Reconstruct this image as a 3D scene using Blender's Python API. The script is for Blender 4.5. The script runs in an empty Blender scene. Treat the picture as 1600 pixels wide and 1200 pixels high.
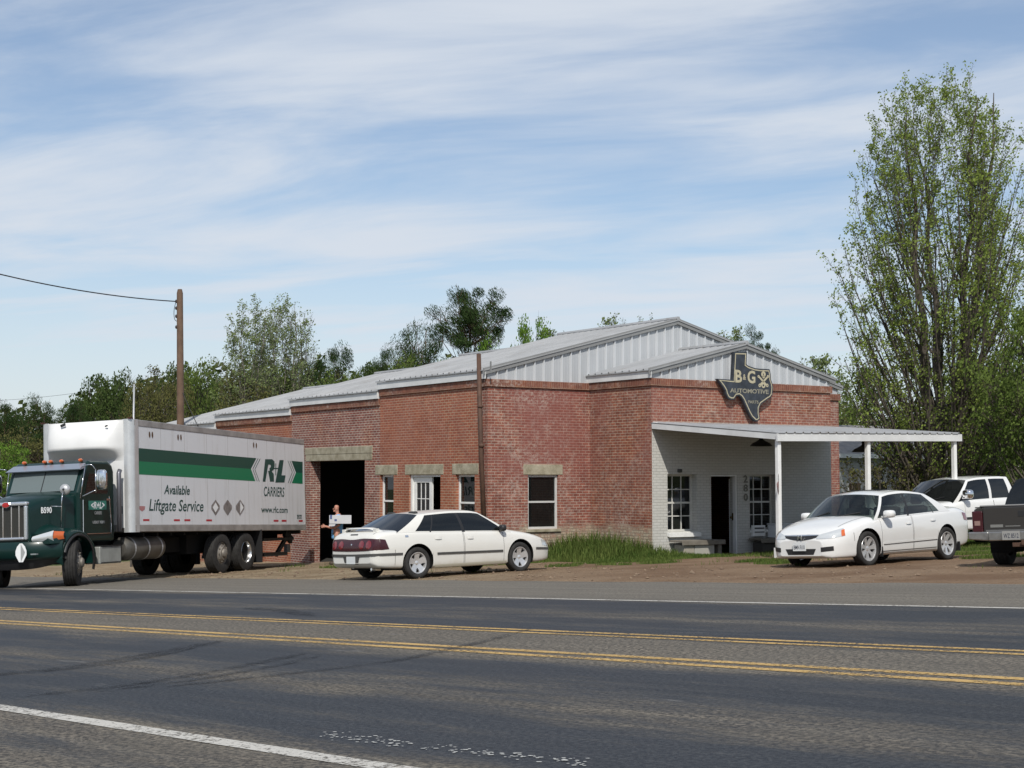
import bpy, bmesh, math, random
import numpy as np
from mathutils import Vector, Matrix, Euler
from mathutils.bvhtree import BVHTree

SC = bpy.context.scene
# ------------------------------------------------------------------ camera
F_PX = 2380.0
PITCH = math.atan(150 / F_PX)
EYE = Vector((0, 0, 2.0))
cam_d = bpy.data.cameras.new("camera")
cam_d.sensor_width = 36.0
cam_d.lens = 36.0 * F_PX / 1600
cam_d.clip_start = 0.1
cam_d.clip_end = 4000
cam = bpy.data.objects.new("camera", cam_d)
SC.collection.objects.link(cam)
cam.location = EYE
cam.rotation_euler = (math.pi / 2 + PITCH, 0, 0)
SC.camera = cam
SC.render.resolution_x, SC.render.resolution_y = 1024, 768
# ------------------------------------------------------------------ world, sun, exposure
SUN_EL = math.radians(46)
SUN_H = Vector((0.03, -1.0, 0)).normalized()
world = bpy.data.worlds.new("World")
SC.world = world
world.use_nodes = True
wn = world.node_tree
wn.nodes.clear()
def N(tree, typ, **kw):
    n = tree.nodes.new(typ)
    for k, v in kw.items():
        if k.startswith("_"):
            setattr(n, k[1:], v)
    for k, v in kw.items():
        if not k.startswith("_"):
            n.inputs[k.replace("__", " ")].default_value = v
    return n
sky = N(wn, "ShaderNodeTexSky", _sky_type='NISHITA')
sky.sun_disc = False
sky.sun_elevation = SUN_EL
sky.sun_rotation = math.radians(180)
sky.air_density = 1.0
sky.dust_density = 0.6
sky.ozone_density = 2.6
bg = N(wn, "ShaderNodeBackground")
bg.inputs["Strength"].default_value = 0.115
wo = N(wn, "ShaderNodeOutputWorld")
# thin high clouds: noise on the direction projected to a flat layer
tc = N(wn, "ShaderNodeTexCoord")
sep = N(wn, "ShaderNodeSeparateXYZ")
wn.links.new(tc.outputs["Generated"], sep.inputs[0])
def M(tree, op, a, b=None, c=None):
    n = tree.nodes.new("ShaderNodeMath"); n.operation = op
    for i, x in enumerate((a, b, c)):
        if x is None: continue
        if isinstance(x, (int, float)): n.inputs[i].default_value = x
        else: tree.links.new(x, n.inputs[i])
    return n.outputs[0]
zc = M(wn, 'ADD', M(wn, 'MAXIMUM', sep.outputs[2], 0.0), 0.10)
cx = M(wn, 'DIVIDE', sep.outputs[0], zc)
cy = M(wn, 'DIVIDE', sep.outputs[1], zc)
cmb = N(wn, "ShaderNodeCombineXYZ")
wn.links.new(M(wn, 'ADD', M(wn, 'MULTIPLY', cx, 0.62), M(wn, 'MULTIPLY', cy, -0.25)), cmb.inputs[0])
wn.links.new(M(wn, 'ADD', M(wn, 'MULTIPLY', cy, 1.5), M(wn, 'MULTIPLY', cx, 0.55)), cmb.inputs[1])
n1 = N(wn, "ShaderNodeTexNoise", Scale=1.45, Detail=11.0, Roughness=0.57, Distortion=0.5)
n2 = N(wn, "ShaderNodeTexNoise", Scale=0.55, Detail=5.0, Roughness=0.5, Distortion=0.4)
wn.links.new(cmb.outputs[0], n1.inputs["Vector"]); wn.links.new(cmb.outputs[0], n2.inputs["Vector"])
csum = M(wn, 'ADD', M(wn, 'MULTIPLY', n1.outputs["Fac"], 0.6), M(wn, 'MULTIPLY', n2.outputs["Fac"], 0.6))
cr = N(wn, "ShaderNodeMapRange"); cr.interpolation_type = 'SMOOTHSTEP'
wn.links.new(csum, cr.inputs["Value"])
cr.inputs["From Min"].default_value = 0.46; cr.inputs["From Max"].default_value = 0.74
cr.inputs["To Min"].default_value = 0.13; cr.inputs["To Max"].default_value = 0.92
cm = N(wn, "ShaderNodeMix", _data_type='RGBA')
hz = N(wn, "ShaderNodeMapRange"); hz.interpolation_type = 'SMOOTHSTEP'; wn.links.new(sep.outputs[2], hz.inputs[0])
for i_, q_ in enumerate((0.0, 0.24, 0.72, 0.0)): hz.inputs[i_ + 1].default_value = q_
wn.links.new(M(wn, 'MAXIMUM', cr.outputs[0], hz.outputs[0]), cm.inputs[0])
wn.links.new(sky.outputs[0], cm.inputs[6])
cm.inputs[7].default_value = (6.0, 6.45, 7.1, 1)
wn.links.new(cm.outputs[2], bg.inputs["Color"])
wn.links.new(bg.outputs[0], wo.inputs["Surface"])

sun_d = bpy.data.lights.new("sun", 'SUN')
sun_d.energy = 4.0
sun_d.angle = math.radians(0.6)
sun_d.color = (1.0, 0.955, 0.88)
sun = bpy.data.objects.new("sun", sun_d)
SC.collection.objects.link(sun)
sd = Vector((SUN_H.x * math.cos(SUN_EL), SUN_H.y * math.cos(SUN_EL), math.sin(SUN_EL)))
sun.rotation_euler = sd.to_track_quat('Z', 'Y').to_euler()
sun.location = (0, -20, 40)
SC.view_settings.view_transform = 'Standard'
SC.view_settings.look = 'None'
SC.view_settings.exposure = 0.0
SC.view_settings.gamma = 1.0

# ------------------------------------------------------------------ geometry helpers
COL = SC.collection
def G(x, y):
    """height of the sloping ground (downhill to the left and away)"""
    yy = y if y < 70 else 70 + (1 - math.exp(-(y - 70) / 40)) * 40
    xx = max(-60, min(45, x))
    return 0.85 + 0.0364 * xx - 0.0256 * yy
GN = Vector((-0.0364, 0.0256, 1)).normalized()

def pray(px, py):
    u = (px - 800) / F_PX; v = (600 - py) / F_PX
    return Vector((u, math.cos(PITCH) - v * math.sin(PITCH), math.sin(PITCH) + v * math.cos(PITCH)))
def at(px, py, Y):
    r = pray(px, py)
    return EYE + r * (Y / r.y)
def on_plane(px, py, mw, axis, val):
    """point of the pixel ray on a plane of a local frame, in that frame"""
    mi = mw.inverted()
    c = mi @ EYE
    d = (mi.to_3x3()) @ pray(px, py)
    return c + d * ((val - c[axis]) / d[axis])
def gpt(x, y, dz=0.0):
    return Vector((x, y, G(x, y) + dz))

class MB:
    def __init__(s):
        s.v = []; s.f = []; s.m = []
    def add(s, vs, fs, m=0):
        o = len(s.v)
        s.v += [tuple(v) for v in vs]
        s.f += [tuple(i + o for i in f) for f in fs]
        s.m += [m] * len(fs)
        return s
    def box(s, x0, x1, y0, y1, z0, z1, m=0):
        vs = [(x0,y0,z0),(x1,y0,z0),(x1,y1,z0),(x0,y1,z0),(x0,y0,z1),(x1,y0,z1),(x1,y1,z1),(x0,y1,z1)]
        return s.add(vs, [(0,3,2,1),(4,5,6,7),(0,1,5,4),(1,2,6,5),(2,3,7,6),(3,0,4,7)], m)
    def obox(s, c, size, rot=None, m=0):
        R = Matrix.Identity(3) if rot is None else Euler(rot).to_matrix()
        c = Vector(c); a, b, d = (q / 2 for q in size)
        vs = [c + R @ Vector(p) for p in [(-a,-b,-d),(a,-b,-d),(a,b,-d),(-a,b,-d),(-a,-b,d),(a,-b,d),(a,b,d),(-a,b,d)]]
        return s.add(vs, [(0,3,2,1),(4,5,6,7),(0,1,5,4),(1,2,6,5),(2,3,7,6),(3,0,4,7)], m)
    def prism(s, poly, lo, hi, axis='y', m=0):
        """2-D polygon extruded along an axis; poly coordinates are the two other axes in xyz order"""
        def mk(p, h):
            return {'x': (h, p[0], p[1]), 'y': (p[0], h, p[1]), 'z': (p[0], p[1], h)}[axis]
        n = len(poly)
        vs = [mk(p, lo) for p in poly] + [mk(p, hi) for p in poly]
        fs = [tuple(range(n - 1, -1, -1)), tuple(range(n, 2 * n))]
        fs += [(i, (i + 1) % n, n + (i + 1) % n, n + i) for i in range(n)]
        return s.add(vs, fs, m)
    def tube(s, pts, r, n=8, caps=True, m=0):
        pts = [Vector(p) for p in pts]
        rs = r if isinstance(r, (list, tuple)) else [r] * len(pts)
        o = len(s.v); up = None
        for i, p in enumerate(pts):
            t = (pts[min(i + 1, len(pts) - 1)] - pts[max(i - 1, 0)]).normalized()
            if up is None:
                up = Vector((0, 0, 1)) if abs(t.z) < 0.9 else Vector((1, 0, 0))
            a = t.cross(up).normalized(); b = t.cross(a).normalized()
            up = -b if b.length else up
            up = a.cross(t).normalized()
            for k in range(n):
                an = 2 * math.pi * k / n
                s.v.append(tuple(p + (a * math.cos(an) + up * math.sin(an)) * rs[i]))
        for i in range(len(pts) - 1):
            for k in range(n):
                k2 = (k + 1) % n
                s.f.append((o + i*n + k, o + i*n + k2, o + (i+1)*n + k2, o + (i+1)*n + k)); s.m.append(m)
        if caps:
            s.f.append(tuple(o + k for k in range(n - 1, -1, -1))); s.m.append(m)
            s.f.append(tuple(o + (len(pts)-1)*n + k for k in range(n))); s.m.append(m)
        return s
    def lathe(s, prof, c=(0,0,0), axis='y', n=24, m=0, flip=1):
        """profile of (radius, offset along axis)"""
        o = len(s.v); c = Vector(c)
        for r, h in prof:
            for k in range(n):
                a = 2 * math.pi * k / n
                p, q = r * math.cos(a), r * math.sin(a)
                v = {'x': (h, p, q), 'y': (p, h * flip, q), 'z': (p, q, h)}[axis]
                s.v.append(tuple(c + Vector(v)))
        for i in range(len(prof) - 1):
            for k in range(n):
                k2 = (k + 1) % n
                s.f.append((o+i*n+k, o+i*n+k2, o+(i+1)*n+k2, o+(i+1)*n+k)); s.m.append(m)
        return s
    def grid(s, rows, m=0):
        o = len(s.v); w = len(rows[0])
        for r in rows: s.v += [tuple(p) for p in r]
        for i in range(len(rows) - 1):
            for j in range(w - 1):
                s.f.append((o+i*w+j, o+i*w+j+1, o+(i+1)*w+j+1, o+(i+1)*w+j)); s.m.append(m)
        return s
    def ball(s, c, r, nu=12, nv=8, m=0, pw=1.0):
        c = Vector(c); r = (r, r, r) if isinstance(r, (int, float)) else r
        sg = lambda q: math.copysign(abs(q) ** pw, q)
        rows = []
        for i in range(nv + 1):
            ph = math.pi * i / nv - math.pi / 2
            rows.append([c + Vector((r[0]*sg(math.cos(ph))*sg(math.cos(2*math.pi*k/nu)), r[1]*sg(math.cos(ph))*sg(math.sin(2*math.pi*k/nu)), r[2]*sg(math.sin(ph)))) for k in range(nu + 1)])
        return s.grid(rows, m)
    def build(s, name, mat, parent=None, smooth=False, bevel=0.0, uv=False, weld=False, auto=None, seg=2):
        me = bpy.data.meshes.new(name)
        me.from_pydata(s.v, [], s.f)
        mats = mat if isinstance(mat, (list, tuple)) else [mat]
        for q in mats: me.materials.append(q)
        if len(mats) > 1:
            me.polygons.foreach_set("material_index", s.m)
        if weld:
            bm = bmesh.new(); bm.from_mesh(me)
            bmesh.ops.remove_doubles(bm, verts=bm.verts, dist=0.0005)
            bmesh.ops.recalc_face_normals(bm, faces=bm.faces)
            bm.to_mesh(me); bm.free()
        if smooth:
            me.polygons.foreach_set("use_smooth", [True] * len(me.polygons))
        if uv: box_uv(me)
        me.update()
        o = bpy.data.objects.new(name, me)
        COL.objects.link(o)
        if parent is not None: o.parent = parent
        if bevel:
            b = o.modifiers.new("bevel", 'BEVEL'); b.width = bevel; b.segments = seg; b.limit_method = 'ANGLE'
            b.angle_limit = math.radians(40)
        if auto:
            try: me.set_sharp_from_angle(angle=math.radians(auto))
            except Exception: pass
        return o

def box_uv(me):
    uvl = me.uv_layers.new(name="UVMap")
    for p in me.polygons:
        n = p.normal
        for li in p.loop_indices:
            c = me.vertices[me.loops[li].vertex_index].co
            if abs(n.z) > 0.8: uvl.data[li].uv = (c.x, c.y)
            elif abs(n.x) > abs(n.y): uvl.data[li].uv = (c.y + 0.06, c.z)
            else: uvl.data[li].uv = (c.x, c.z)

def empty(name, loc=(0,0,0), rotz=0.0, parent=None):
    o = bpy.data.objects.new(name, None)
    o.empty_display_size = 0.3
    COL.objects.link(o); o.location = loc; o.rotation_euler = (0, 0, rotz)
    if parent is not None: o.parent = parent
    return o
def tag(o, label=None, cat=None, group=None, kind=None):
    if label: o["label"] = label
    if cat: o["category"] = cat
    if group: o["group"] = group
    if kind: o["kind"] = kind
    return o
def copy_tree(o, parent=None):
    c = o.copy(); COL.objects.link(c)
    if parent is not None: c.parent = parent
    for ch in o.children:
        copy_tree(ch, c)
    return c
def ground_frame(x, y, heading, dz=0.0):
    fw = Vector((math.cos(heading), math.sin(heading), 0)); fw = (fw - GN * fw.dot(GN)).normalized()
    lf = GN.cross(fw)
    m = Matrix.Identity(4)
    for i in range(3):
        m[i][0] = fw[i]; m[i][1] = lf[i]; m[i][2] = GN[i]
    m.translation = Vector((x, y, G(x, y) + dz))
    return m

def text_mesh(txt, x0, x1, y0, y1, shear=0.0, weight=0.0, ext=0.0):
    """mesh of a text fitted into a box of its own plane"""
    cu = bpy.data.curves.new("lettering", 'FONT')
    cu.body = txt; cu.size = 1.0; cu.shear = shear; cu.offset = weight; cu.extrude = ext
    cu.resolution_u = 3
    ob = bpy.data.objects.new("lettering", cu)
    COL.objects.link(ob)
    bpy.context.view_layer.update()
    dg = bpy.context.evaluated_depsgraph_get()
    me = bpy.data.meshes.new_from_object(ob.evaluated_get(dg))
    bpy.data.objects.remove(ob); bpy.data.curves.remove(cu)
    co = np.array([v.co[:] for v in me.vertices])
    lo = co.min(0); hi = co.max(0)
    vs = [((c[0]-lo[0])/(hi[0]-lo[0])*(x1-x0)+x0, (c[1]-lo[1])/(hi[1]-lo[1])*(y1-y0)+y0, c[2]) for c in co]
    fs = [tuple(p.vertices) for p in me.polygons]
    bpy.data.meshes.remove(me)
    return vs, fs

# ------------------------------------------------------------------ materials
MATS = {}
def new_mat(name):
    m = bpy.data.materials.new(name); m.use_nodes = True
    t = m.node_tree
    b = t.nodes["Principled BSDF"]
    MATS[name] = m
    return m, t, b
def pbr(name, col, rough=0.6, metal=0.0, spec=0.5, var=0.0, scale=3.0, coat=0.0, emit=None, bump=0.0, bscale=40.0, col2=None):
    m, t, b = new_mat(name)
    b.inputs["Base Color"].default_value = (*col, 1)
    b.inputs["Roughness"].default_value = rough
    b.inputs["Metallic"].default_value = metal
    b.inputs["Specular IOR Level"].default_value = spec
    b.inputs["Coat Weight"].default_value = coat
    b.inputs["Coat Roughness"].default_value = 0.05
    if var or col2:
        tcn = t.nodes.new("ShaderNodeTexCoord")
        nz = N(t, "ShaderNodeTexNoise", Scale=scale, Detail=6.0, Roughness=0.6)
        t.links.new(tcn.outputs["Object"], nz.inputs["Vector"])
        mp = N(t, "ShaderNodeMapRange"); t.links.new(nz.outputs["Fac"], mp.inputs[0])
        mp.inputs[1].default_value = 0.3; mp.inputs[2].default_value = 0.7
        mx = N(t, "ShaderNodeMix", _data_type='RGBA')
        t.links.new(mp.outputs[0], mx.inputs[0])
        lo = col if col2 else tuple(max(0, c * (1 - var)) for c in col)
        hi = col2 if col2 else tuple(min(1, c * (1 + var)) for c in col)
        mx.inputs[6].default_value = (*lo, 1); mx.inputs[7].default_value = (*hi, 1)
        t.links.new(mx.outputs[2], b.inputs["Base Color"])
    if bump:
        tcn = t.nodes.new("ShaderNodeTexCoord")
        nz = N(t, "ShaderNodeTexNoise", Scale=bscale, Detail=4.0)
        t.links.new(tcn.outputs["Object"], nz.inputs["Vector"])
        bp = N(t, "ShaderNodeBump", Strength=bump, Distance=0.02)
        t.links.new(nz.outputs["Fac"], bp.inputs["Height"]); t.links.new(bp.outputs[0], b.inputs["Normal"])
    return m

def brick_mat(name, c1, c2, mortar, white=0.3, wcol=(0.46, 0.39, 0.34), maroon=0.3, mortar_size=0.010, bw=0.215, bh=0.074, base_white=0.0, seed=0.0, wthr=(0.52, 0.70), tone=0.7):
    m, t, b = new_mat(name)
    uv = N(t, "ShaderNodeUVMap"); uv.uv_map = "UVMap"
    br = N(t, "ShaderNodeTexBrick")
    br.offset = 0.5
    t.links.new(uv.outputs[0], br.inputs["Vector"])
    br.inputs["Scale"].default_value = 1.0
    br.inputs["Brick Width"].default_value = bw; br.inputs["Row Height"].default_value = bh
    br.inputs["Mortar Size"].default_value = mortar_size; br.inputs["Mortar Smooth"].default_value = 0.3
    br.inputs["Bias"].default_value = 0.0
    br.inputs["Color1"].default_value = (*c1, 1); br.inputs["Color2"].default_value = (*c2, 1)
    br.inputs["Mortar"].default_value = (*mortar, 1)
    vm = N(t, "ShaderNodeVectorMath", _operation='ADD'); t.links.new(uv.outputs[0], vm.inputs[0])
    vm.inputs[1].default_value = (seed, seed * 1.7, seed)
    def noise(sc, det=6, ro=0.6):
        n = N(t, "ShaderNodeTexNoise", Scale=sc, Detail=float(det), Roughness=ro); t.links.new(vm.outputs[0], n.inputs["Vector"]); return n.outputs["Fac"]
    def rng(x, a, bb, lo=0.0, hi=1.0):
        n = N(t, "ShaderNodeMapRange"); n.interpolation_type = 'SMOOTHSTEP'; t.links.new(x, n.inputs[0])
        for i, q in enumerate((a, bb, lo, hi)): n.inputs[i + 1].default_value = q
        return n.outputs[0]
    def mix(f, a, bb, mode='MIX'):
        n = N(t, "ShaderNodeMix", _data_type='RGBA'); n.blend_type = mode
        for sk, q in ((0, f), (6, a), (7, bb)):
            if isinstance(q, tuple): n.inputs[sk].default_value = (*q, 1)
            elif isinstance(q, float): n.inputs[sk].default_value = q
            else: t.links.new(q, n.inputs[sk])
        return n.outputs[2]
    col = br.outputs["Color"]
    # per-brick tone, old maroon paint, lime bloom and flaked white paint
    col = mix(rng(noise(7, 3), 0.35, 0.62, 0.0, tone), col, mix(1.0, col, (0.55, 0.50, 0.52), 'MULTIPLY'))
    col = mix(rng(noise(1.1, 6, 0.65), 0.48, 0.66, 0.0, 0.55), col, mix(1.0, col, (0.68, 0.62, 0.62), 'MULTIPLY'))
    col = mix(rng(noise(0.7, 5), 0.50, 0.68, 0.0, 0.5), col, mix(1.0, col, (1.25, 1.05, 0.80), 'MULTIPLY'))
    sz = N(t, "ShaderNodeSeparateXYZ"); t.links.new(uv.outputs[0], sz.inputs[0])
    mar = M(t, 'MULTIPLY', rng(noise(0.45, 4), 0.36, 0.58, 0.0, maroon), rng(M(t, 'ADD', sz.outputs[1], M(t, 'MULTIPLY', noise(1.3, 5), 0.8)), 2.1, 2.9, 0.15, 1.0))
    col = mix(mar, col, mix(br.outputs["Fac"], (0.215, 0.075, 0.062), (0.27, 0.125, 0.105)))
    wm = M(t, 'MULTIPLY', rng(noise(1.0, 9, 0.72), wthr[0] - .10, wthr[1]), rng(noise(11, 6, 0.7), 0.46, 0.60, 0.06, 1.0))
    col = mix(M(t, 'MULTIPLY', wm, white), col, wcol)
    if base_white:
        sp = N(t, "ShaderNodeSeparateXYZ"); t.links.new(uv.outputs[0], sp.inputs[0])
        zz = M(t, 'ADD', sp.outputs[1], M(t, 'MULTIPLY', noise(1.6, 5), 0.9))
        bwm = M(t, 'MULTIPLY', rng(zz, 1.02, 1.35, 1.0, 0.0), rng(noise(11, 4), 0.35, 0.6, 0.4, 1.0))
        col = mix(M(t, 'MULTIPLY', bwm, base_white), col, mix(br.outputs["Fac"], (0.43, 0.39, 0.29), (0.17, 0.135, 0.10)))
        dm = rng(M(t, 'ADD', sp.outputs[1], M(t, 'MULTIPLY', noise(2.2, 5), 0.35)), 0.08, 0.3, 0.8, 0.0)
        col = mix(dm, col, (0.21, 0.10, 0.06))
    t.links.new(col, b.inputs["Base Color"])
    b.inputs["Roughness"].default_value = 0.9
    b.inputs["Specular IOR Level"].default_value = 0.2
    h = M(t, 'ADD', M(t, 'MULTIPLY', br.outputs["Fac"], -1.0), M(t, 'MULTIPLY', noise(60, 3), 0.5))
    bp = N(t, "ShaderNodeBump", Strength=0.6, Distance=0.012)
    t.links.new(h, bp.inputs["Height"]); t.links.new(bp.outputs[0], b.inputs["Normal"])
    return m

def glass_mat(name, tint=(0.10, 0.115, 0.11), trans=0.25, rough=0.02, dust=(0.012, 0.014, 0.014)):
    m, t, b = new_mat(name)
    t.nodes.remove(b)
    out = [n for n in t.nodes if n.type == 'OUTPUT_MATERIAL'][0]
    tr = N(t, "ShaderNodeBsdfTransparent"); tr.inputs[0].default_value = (*tint, 1)
    gl = N(t, "ShaderNodeBsdfGlossy"); gl.inputs["Roughness"].default_value = rough; gl.inputs[0].default_value = (0.95, 0.97, 1, 1)
    df = N(t, "ShaderNodeBsdfDiffuse"); df.inputs[0].default_value = (*dust, 1)
    m1 = N(t, "ShaderNodeMixShader"); m1.inputs[0].default_value = trans
    t.links.new(df.outputs[0], m1.inputs[1]); t.links.new(tr.outputs[0], m1.inputs[2])
    fr = N(t, "ShaderNodeFresnel", IOR=1.52)
    gb = N(t, "ShaderNodeNewGeometry")
    t.links.new(M(t, 'ADD', M(t, 'MULTIPLY', gb.outputs["Backfacing"], 1 / 1.52 - 1.52), 1.52), fr.inputs["IOR"])
    m2 = N(t, "ShaderNodeMixShader"); t.links.new(fr.outputs[0], m2.inputs[0])
    t.links.new(m1.outputs[0], m2.inputs[1]); t.links.new(gl.outputs[0], m2.inputs[2])
    t.links.new(m2.outputs[0], out.inputs[0])
    return m

def leaf_mat(name, c1, c2, transl=0.35):
    m, t, b = new_mat(name)
    t.nodes.remove(b)
    out = [n for n in t.nodes if n.type == 'OUTPUT_MATERIAL'][0]
    ge = N(t, "ShaderNodeNewGeometry")
    tcn = N(t, "ShaderNodeTexCoord")
    nz = N(t, "ShaderNodeTexNoise", Scale=0.55, Detail=3.0); t.links.new(tcn.outputs["Object"], nz.inputs["Vector"])
    f = M(t, 'ADD', M(t, 'MULTIPLY', ge.outputs["Random Per Island"], 0.55), M(t, 'MULTIPLY', M(t, 'SUBTRACT', nz.outputs["Fac"], 0.28), 1.0))
    mx = N(t, "ShaderNodeMix", _data_type='RGBA'); t.links.new(f, mx.inputs[0])
    mx.inputs[6].default_value = (*c1, 1); mx.inputs[7].default_value = (*c2, 1)
    d = N(t, "ShaderNodeBsdfDiffuse"); tl = N(t, "ShaderNodeBsdfTranslucent")
    t.links.new(mx.outputs[2], d.inputs[0]); t.links.new(mx.outputs[2], tl.inputs[0])
    ms = N(t, "ShaderNodeMixShader"); ms.inputs[0].default_value = transl
    t.links.new(d.outputs[0], ms.inputs[1]); t.links.new(tl.outputs[0], ms.inputs[2])
    t.links.new(ms.outputs[0], out.inputs[0])
    return m

def dusty(m, dust, top, amt):
    """road dust thrown on the lower body: follows height on the car and noise"""
    t = m.node_tree; b = t.nodes["Principled BSDF"]; base = tuple(b.inputs["Base Color"].default_value)
    tcn = t.nodes.new("ShaderNodeTexCoord"); sp = N(t, "ShaderNodeSeparateXYZ"); t.links.new(tcn.outputs["Object"], sp.inputs[0])
    nz = N(t, "ShaderNodeTexNoise", Scale=3.5, Detail=7.0, Roughness=0.65); t.links.new(tcn.outputs["Object"], nz.inputs["Vector"])
    mp = N(t, "ShaderNodeMapRange"); mp.interpolation_type = 'SMOOTHSTEP'
    t.links.new(M(t, 'ADD', sp.outputs[2], M(t, 'MULTIPLY', nz.outputs["Fac"], 0.35)), mp.inputs[0])
    for i, q in enumerate((top * .55, top + .18, amt, 0.0)): mp.inputs[i + 1].default_value = q
    n2 = N(t, "ShaderNodeMapRange"); t.links.new(nz.outputs["Fac"], n2.inputs[0])
    for i, q in enumerate((0.45, 0.75, 0.0, 0.07)): n2.inputs[i + 1].default_value = q
    mx = N(t, "ShaderNodeMix", _data_type='RGBA'); t.links.new(M(t, 'MAXIMUM', mp.outputs[0], n2.outputs[0]), mx.inputs[0])
    mx.inputs[6].default_value = base; mx.inputs[7].default_value = (*dust, 1); t.links.new(mx.outputs[2], b.inputs["Base Color"])
    return m
PAINT_WHITE = dusty(pbr("car white paint", (0.69, 0.69, 0.675), 0.24, coat=0.8), (0.42, 0.37, 0.30), 0.30, 0.45)
PAINT_WHITE_OLD = dusty(pbr("aged white paint", (0.66, 0.65, 0.61), 0.32, coat=0.5), (0.42, 0.36, 0.26), 0.42, 0.6)
PAINT_GREY = pbr("charcoal pickup paint", (0.026, 0.024, 0.022), 0.34, coat=0.5)
PAINT_GREEN = pbr("dark green truck paint", (0.002, 0.019, 0.016), 0.30, spec=0.4, coat=0.12)
BLACK_PLASTIC = pbr("black plastic", (0.016, 0.016, 0.017), 0.5)
DARK = pbr("dark underside", (0.010, 0.010, 0.010), 0.8, spec=0.2)
GREY_PLASTIC = pbr("grey rubber strip", (0.06, 0.058, 0.055), 0.55)
RUBBER = pbr("tyre rubber", (0.028, 0.027, 0.026), 0.85, spec=0.3, var=0.35, scale=9)
CHROME = pbr("chrome", (0.75, 0.75, 0.76), 0.12, metal=1.0)
ALLOY = pbr("alloy wheel metal", (0.62, 0.62, 0.62), 0.28, metal=0.55)
GALV = pbr("galvanised steel", (0.42, 0.43, 0.44), 0.45, metal=0.4, var=0.15, scale=2.0)
RED_LENS = pbr("dark red lens", (0.040, 0.004, 0.007), 0.25, coat=0.3)
RED_LENS_BRIGHT = pbr("bright red lens", (0.17, 0.009, 0.012), 0.14, coat=0.8)
AMBER = pbr("amber lens", (0.55, 0.12, 0.03), 0.18, coat=0.6)
CLEAR_LENS = pbr("clear lens", (0.62, 0.64, 0.64), 0.10, metal=0.35, coat=0.8)
PLATE = pbr("licence plate enamel", (0.62, 0.64, 0.64), 0.4)
PLATE_DARK = pbr("plate lettering", (0.03, 0.035, 0.06), 0.5)
SEAT = pbr("seat cloth", (0.11, 0.105, 0.095), 0.9)
SEAT_DARK = pbr("dark seat cloth", (0.03, 0.03, 0.03), 0.9)
GLASS_DARK = glass_mat("tinted car glass", (0.05, 0.055, 0.055), 0.35)
GLASS_CLEAR = glass_mat("clear car glass", (0.55, 0.62, 0.58), 0.85)
WHITE_TRIM = pbr("white painted trim", (0.72, 0.72, 0.70), 0.5, var=0.08, scale=4)
# ------------------------------------------------------------------ ground and road
RD = Vector((-0.6738, 0.7389)); RP = Vector((0.7389, 0.6738))      # along / across the road
def road_xy(l, p): return RD.x * l + RP.x * p, RD.y * l + RP.y * p
def perp(x, y): return RP.x * x + RP.y * y
EDGE = 19.25
rng = random.Random(7)
def vnoise(x, y, s=1.0, seed=0):
    """cheap smooth noise 0..1"""
    x = x / s + seed * 17.3; y = y / s - seed * 9.1
    xi, yi = math.floor(x), math.floor(y); fx, fy = x - xi, y - yi
    fx = fx * fx * (3 - 2 * fx); fy = fy * fy * (3 - 2 * fy)
    def h(a, b):
        q = math.sin(a * 127.1 + b * 311.7 + seed * 3.7) * 43758.5453
        return q - math.floor(q)
    return (h(xi, yi) * (1 - fx) + h(xi + 1, yi) * fx) * (1 - fy) + (h(xi, yi + 1) * (1 - fx) + h(xi + 1, yi + 1) * fx) * fy
def fbm(x, y, s, seed=0): return 0.55 * vnoise(x, y, s, seed) + 0.3 * vnoise(x, y, s * 0.45, seed + 1) + 0.15 * vnoise(x, y, s * 0.2, seed + 2)

BO = Vector((-0.64, 40.3)); E1 = Vector((0.829, 0.5592)); E2 = Vector((-0.5592, 0.829))
def bl(x, y):
    d = Vector((x, y)) - BO
    return d.dot(E1), d.dot(E2)
def sstep(x, a, b):
    t = max(0, min(1, (x - a) / (b - a))); return t * t * (3 - 2 * t)
def gray(px, py):
    r = pray(px, py); k = (0.85 - EYE.z) / (r.z - 0.0364 * r.x + 0.0256 * r.y); return EYE + r * k
BLOBS = [(gray(*q[:2]).x, gray(*q[:2]).y, q[2]) for q in ((1530, 866, 1.2), (1505, 860, 1.3), (1555, 872, .9), (1190, 878, .8), (1212, 882, .6), (1030, 880, .7), (960, 884, .6), (880, 886, .6), (520, 888, .5), (930, 882, .8))]
def grass_amount(x, y):
    s, t = bl(x, y); p = perp(x, y)
    n = fbm(x, y, 1.6, 3)
    g = 0.0
    # strip in front of the brick walls, round the projecting front and beside the porch
    g = max(g, sstep(s, 0.5, 1.6) * sstep(t, -5.6, -4.2) * (1 - sstep(s, 4.2, 5.0)))
    g = max(g, sstep(s, 3.0, 4.6) * sstep(t, -7.2, -6.2) * (1 - sstep(t, -4.9, -4.3)) * 0.42 * (1 - sstep(s, 7.2, 8.2)))
    g = max(g, .5 * sstep(s, 6.2, 7.4) * sstep(t, -8.6, -7.6))
    g = max(g, sstep(s, 10.2, 12.0) * sstep(t, -9.5, -7.5))
    g = max(g, sstep(t, -2.4, -1.4) * sstep(s, -2.2, -0.8) * (1 - sstep(t, 5.0, 7.0)) * 0.9)
    g = max(g, sstep(-t, -30, -24) * 0)
    for bx, by, br_ in BLOBS:
        q_ = math.hypot(x - bx, (y - by))
        if q_ < br_: g = max(g, .95 * (1 - sstep(q_, br_ * .35, br_)))
    if t > 26 or s > 13.5: g = max(g, 0.95)
    if s < -9 and t > 8: g = max(g, sstep(-s, 9, 13))
    return max(0.0, min(1.0, g * 1.5 * (0.45 + 1.1 * n) - 0.25))
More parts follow.
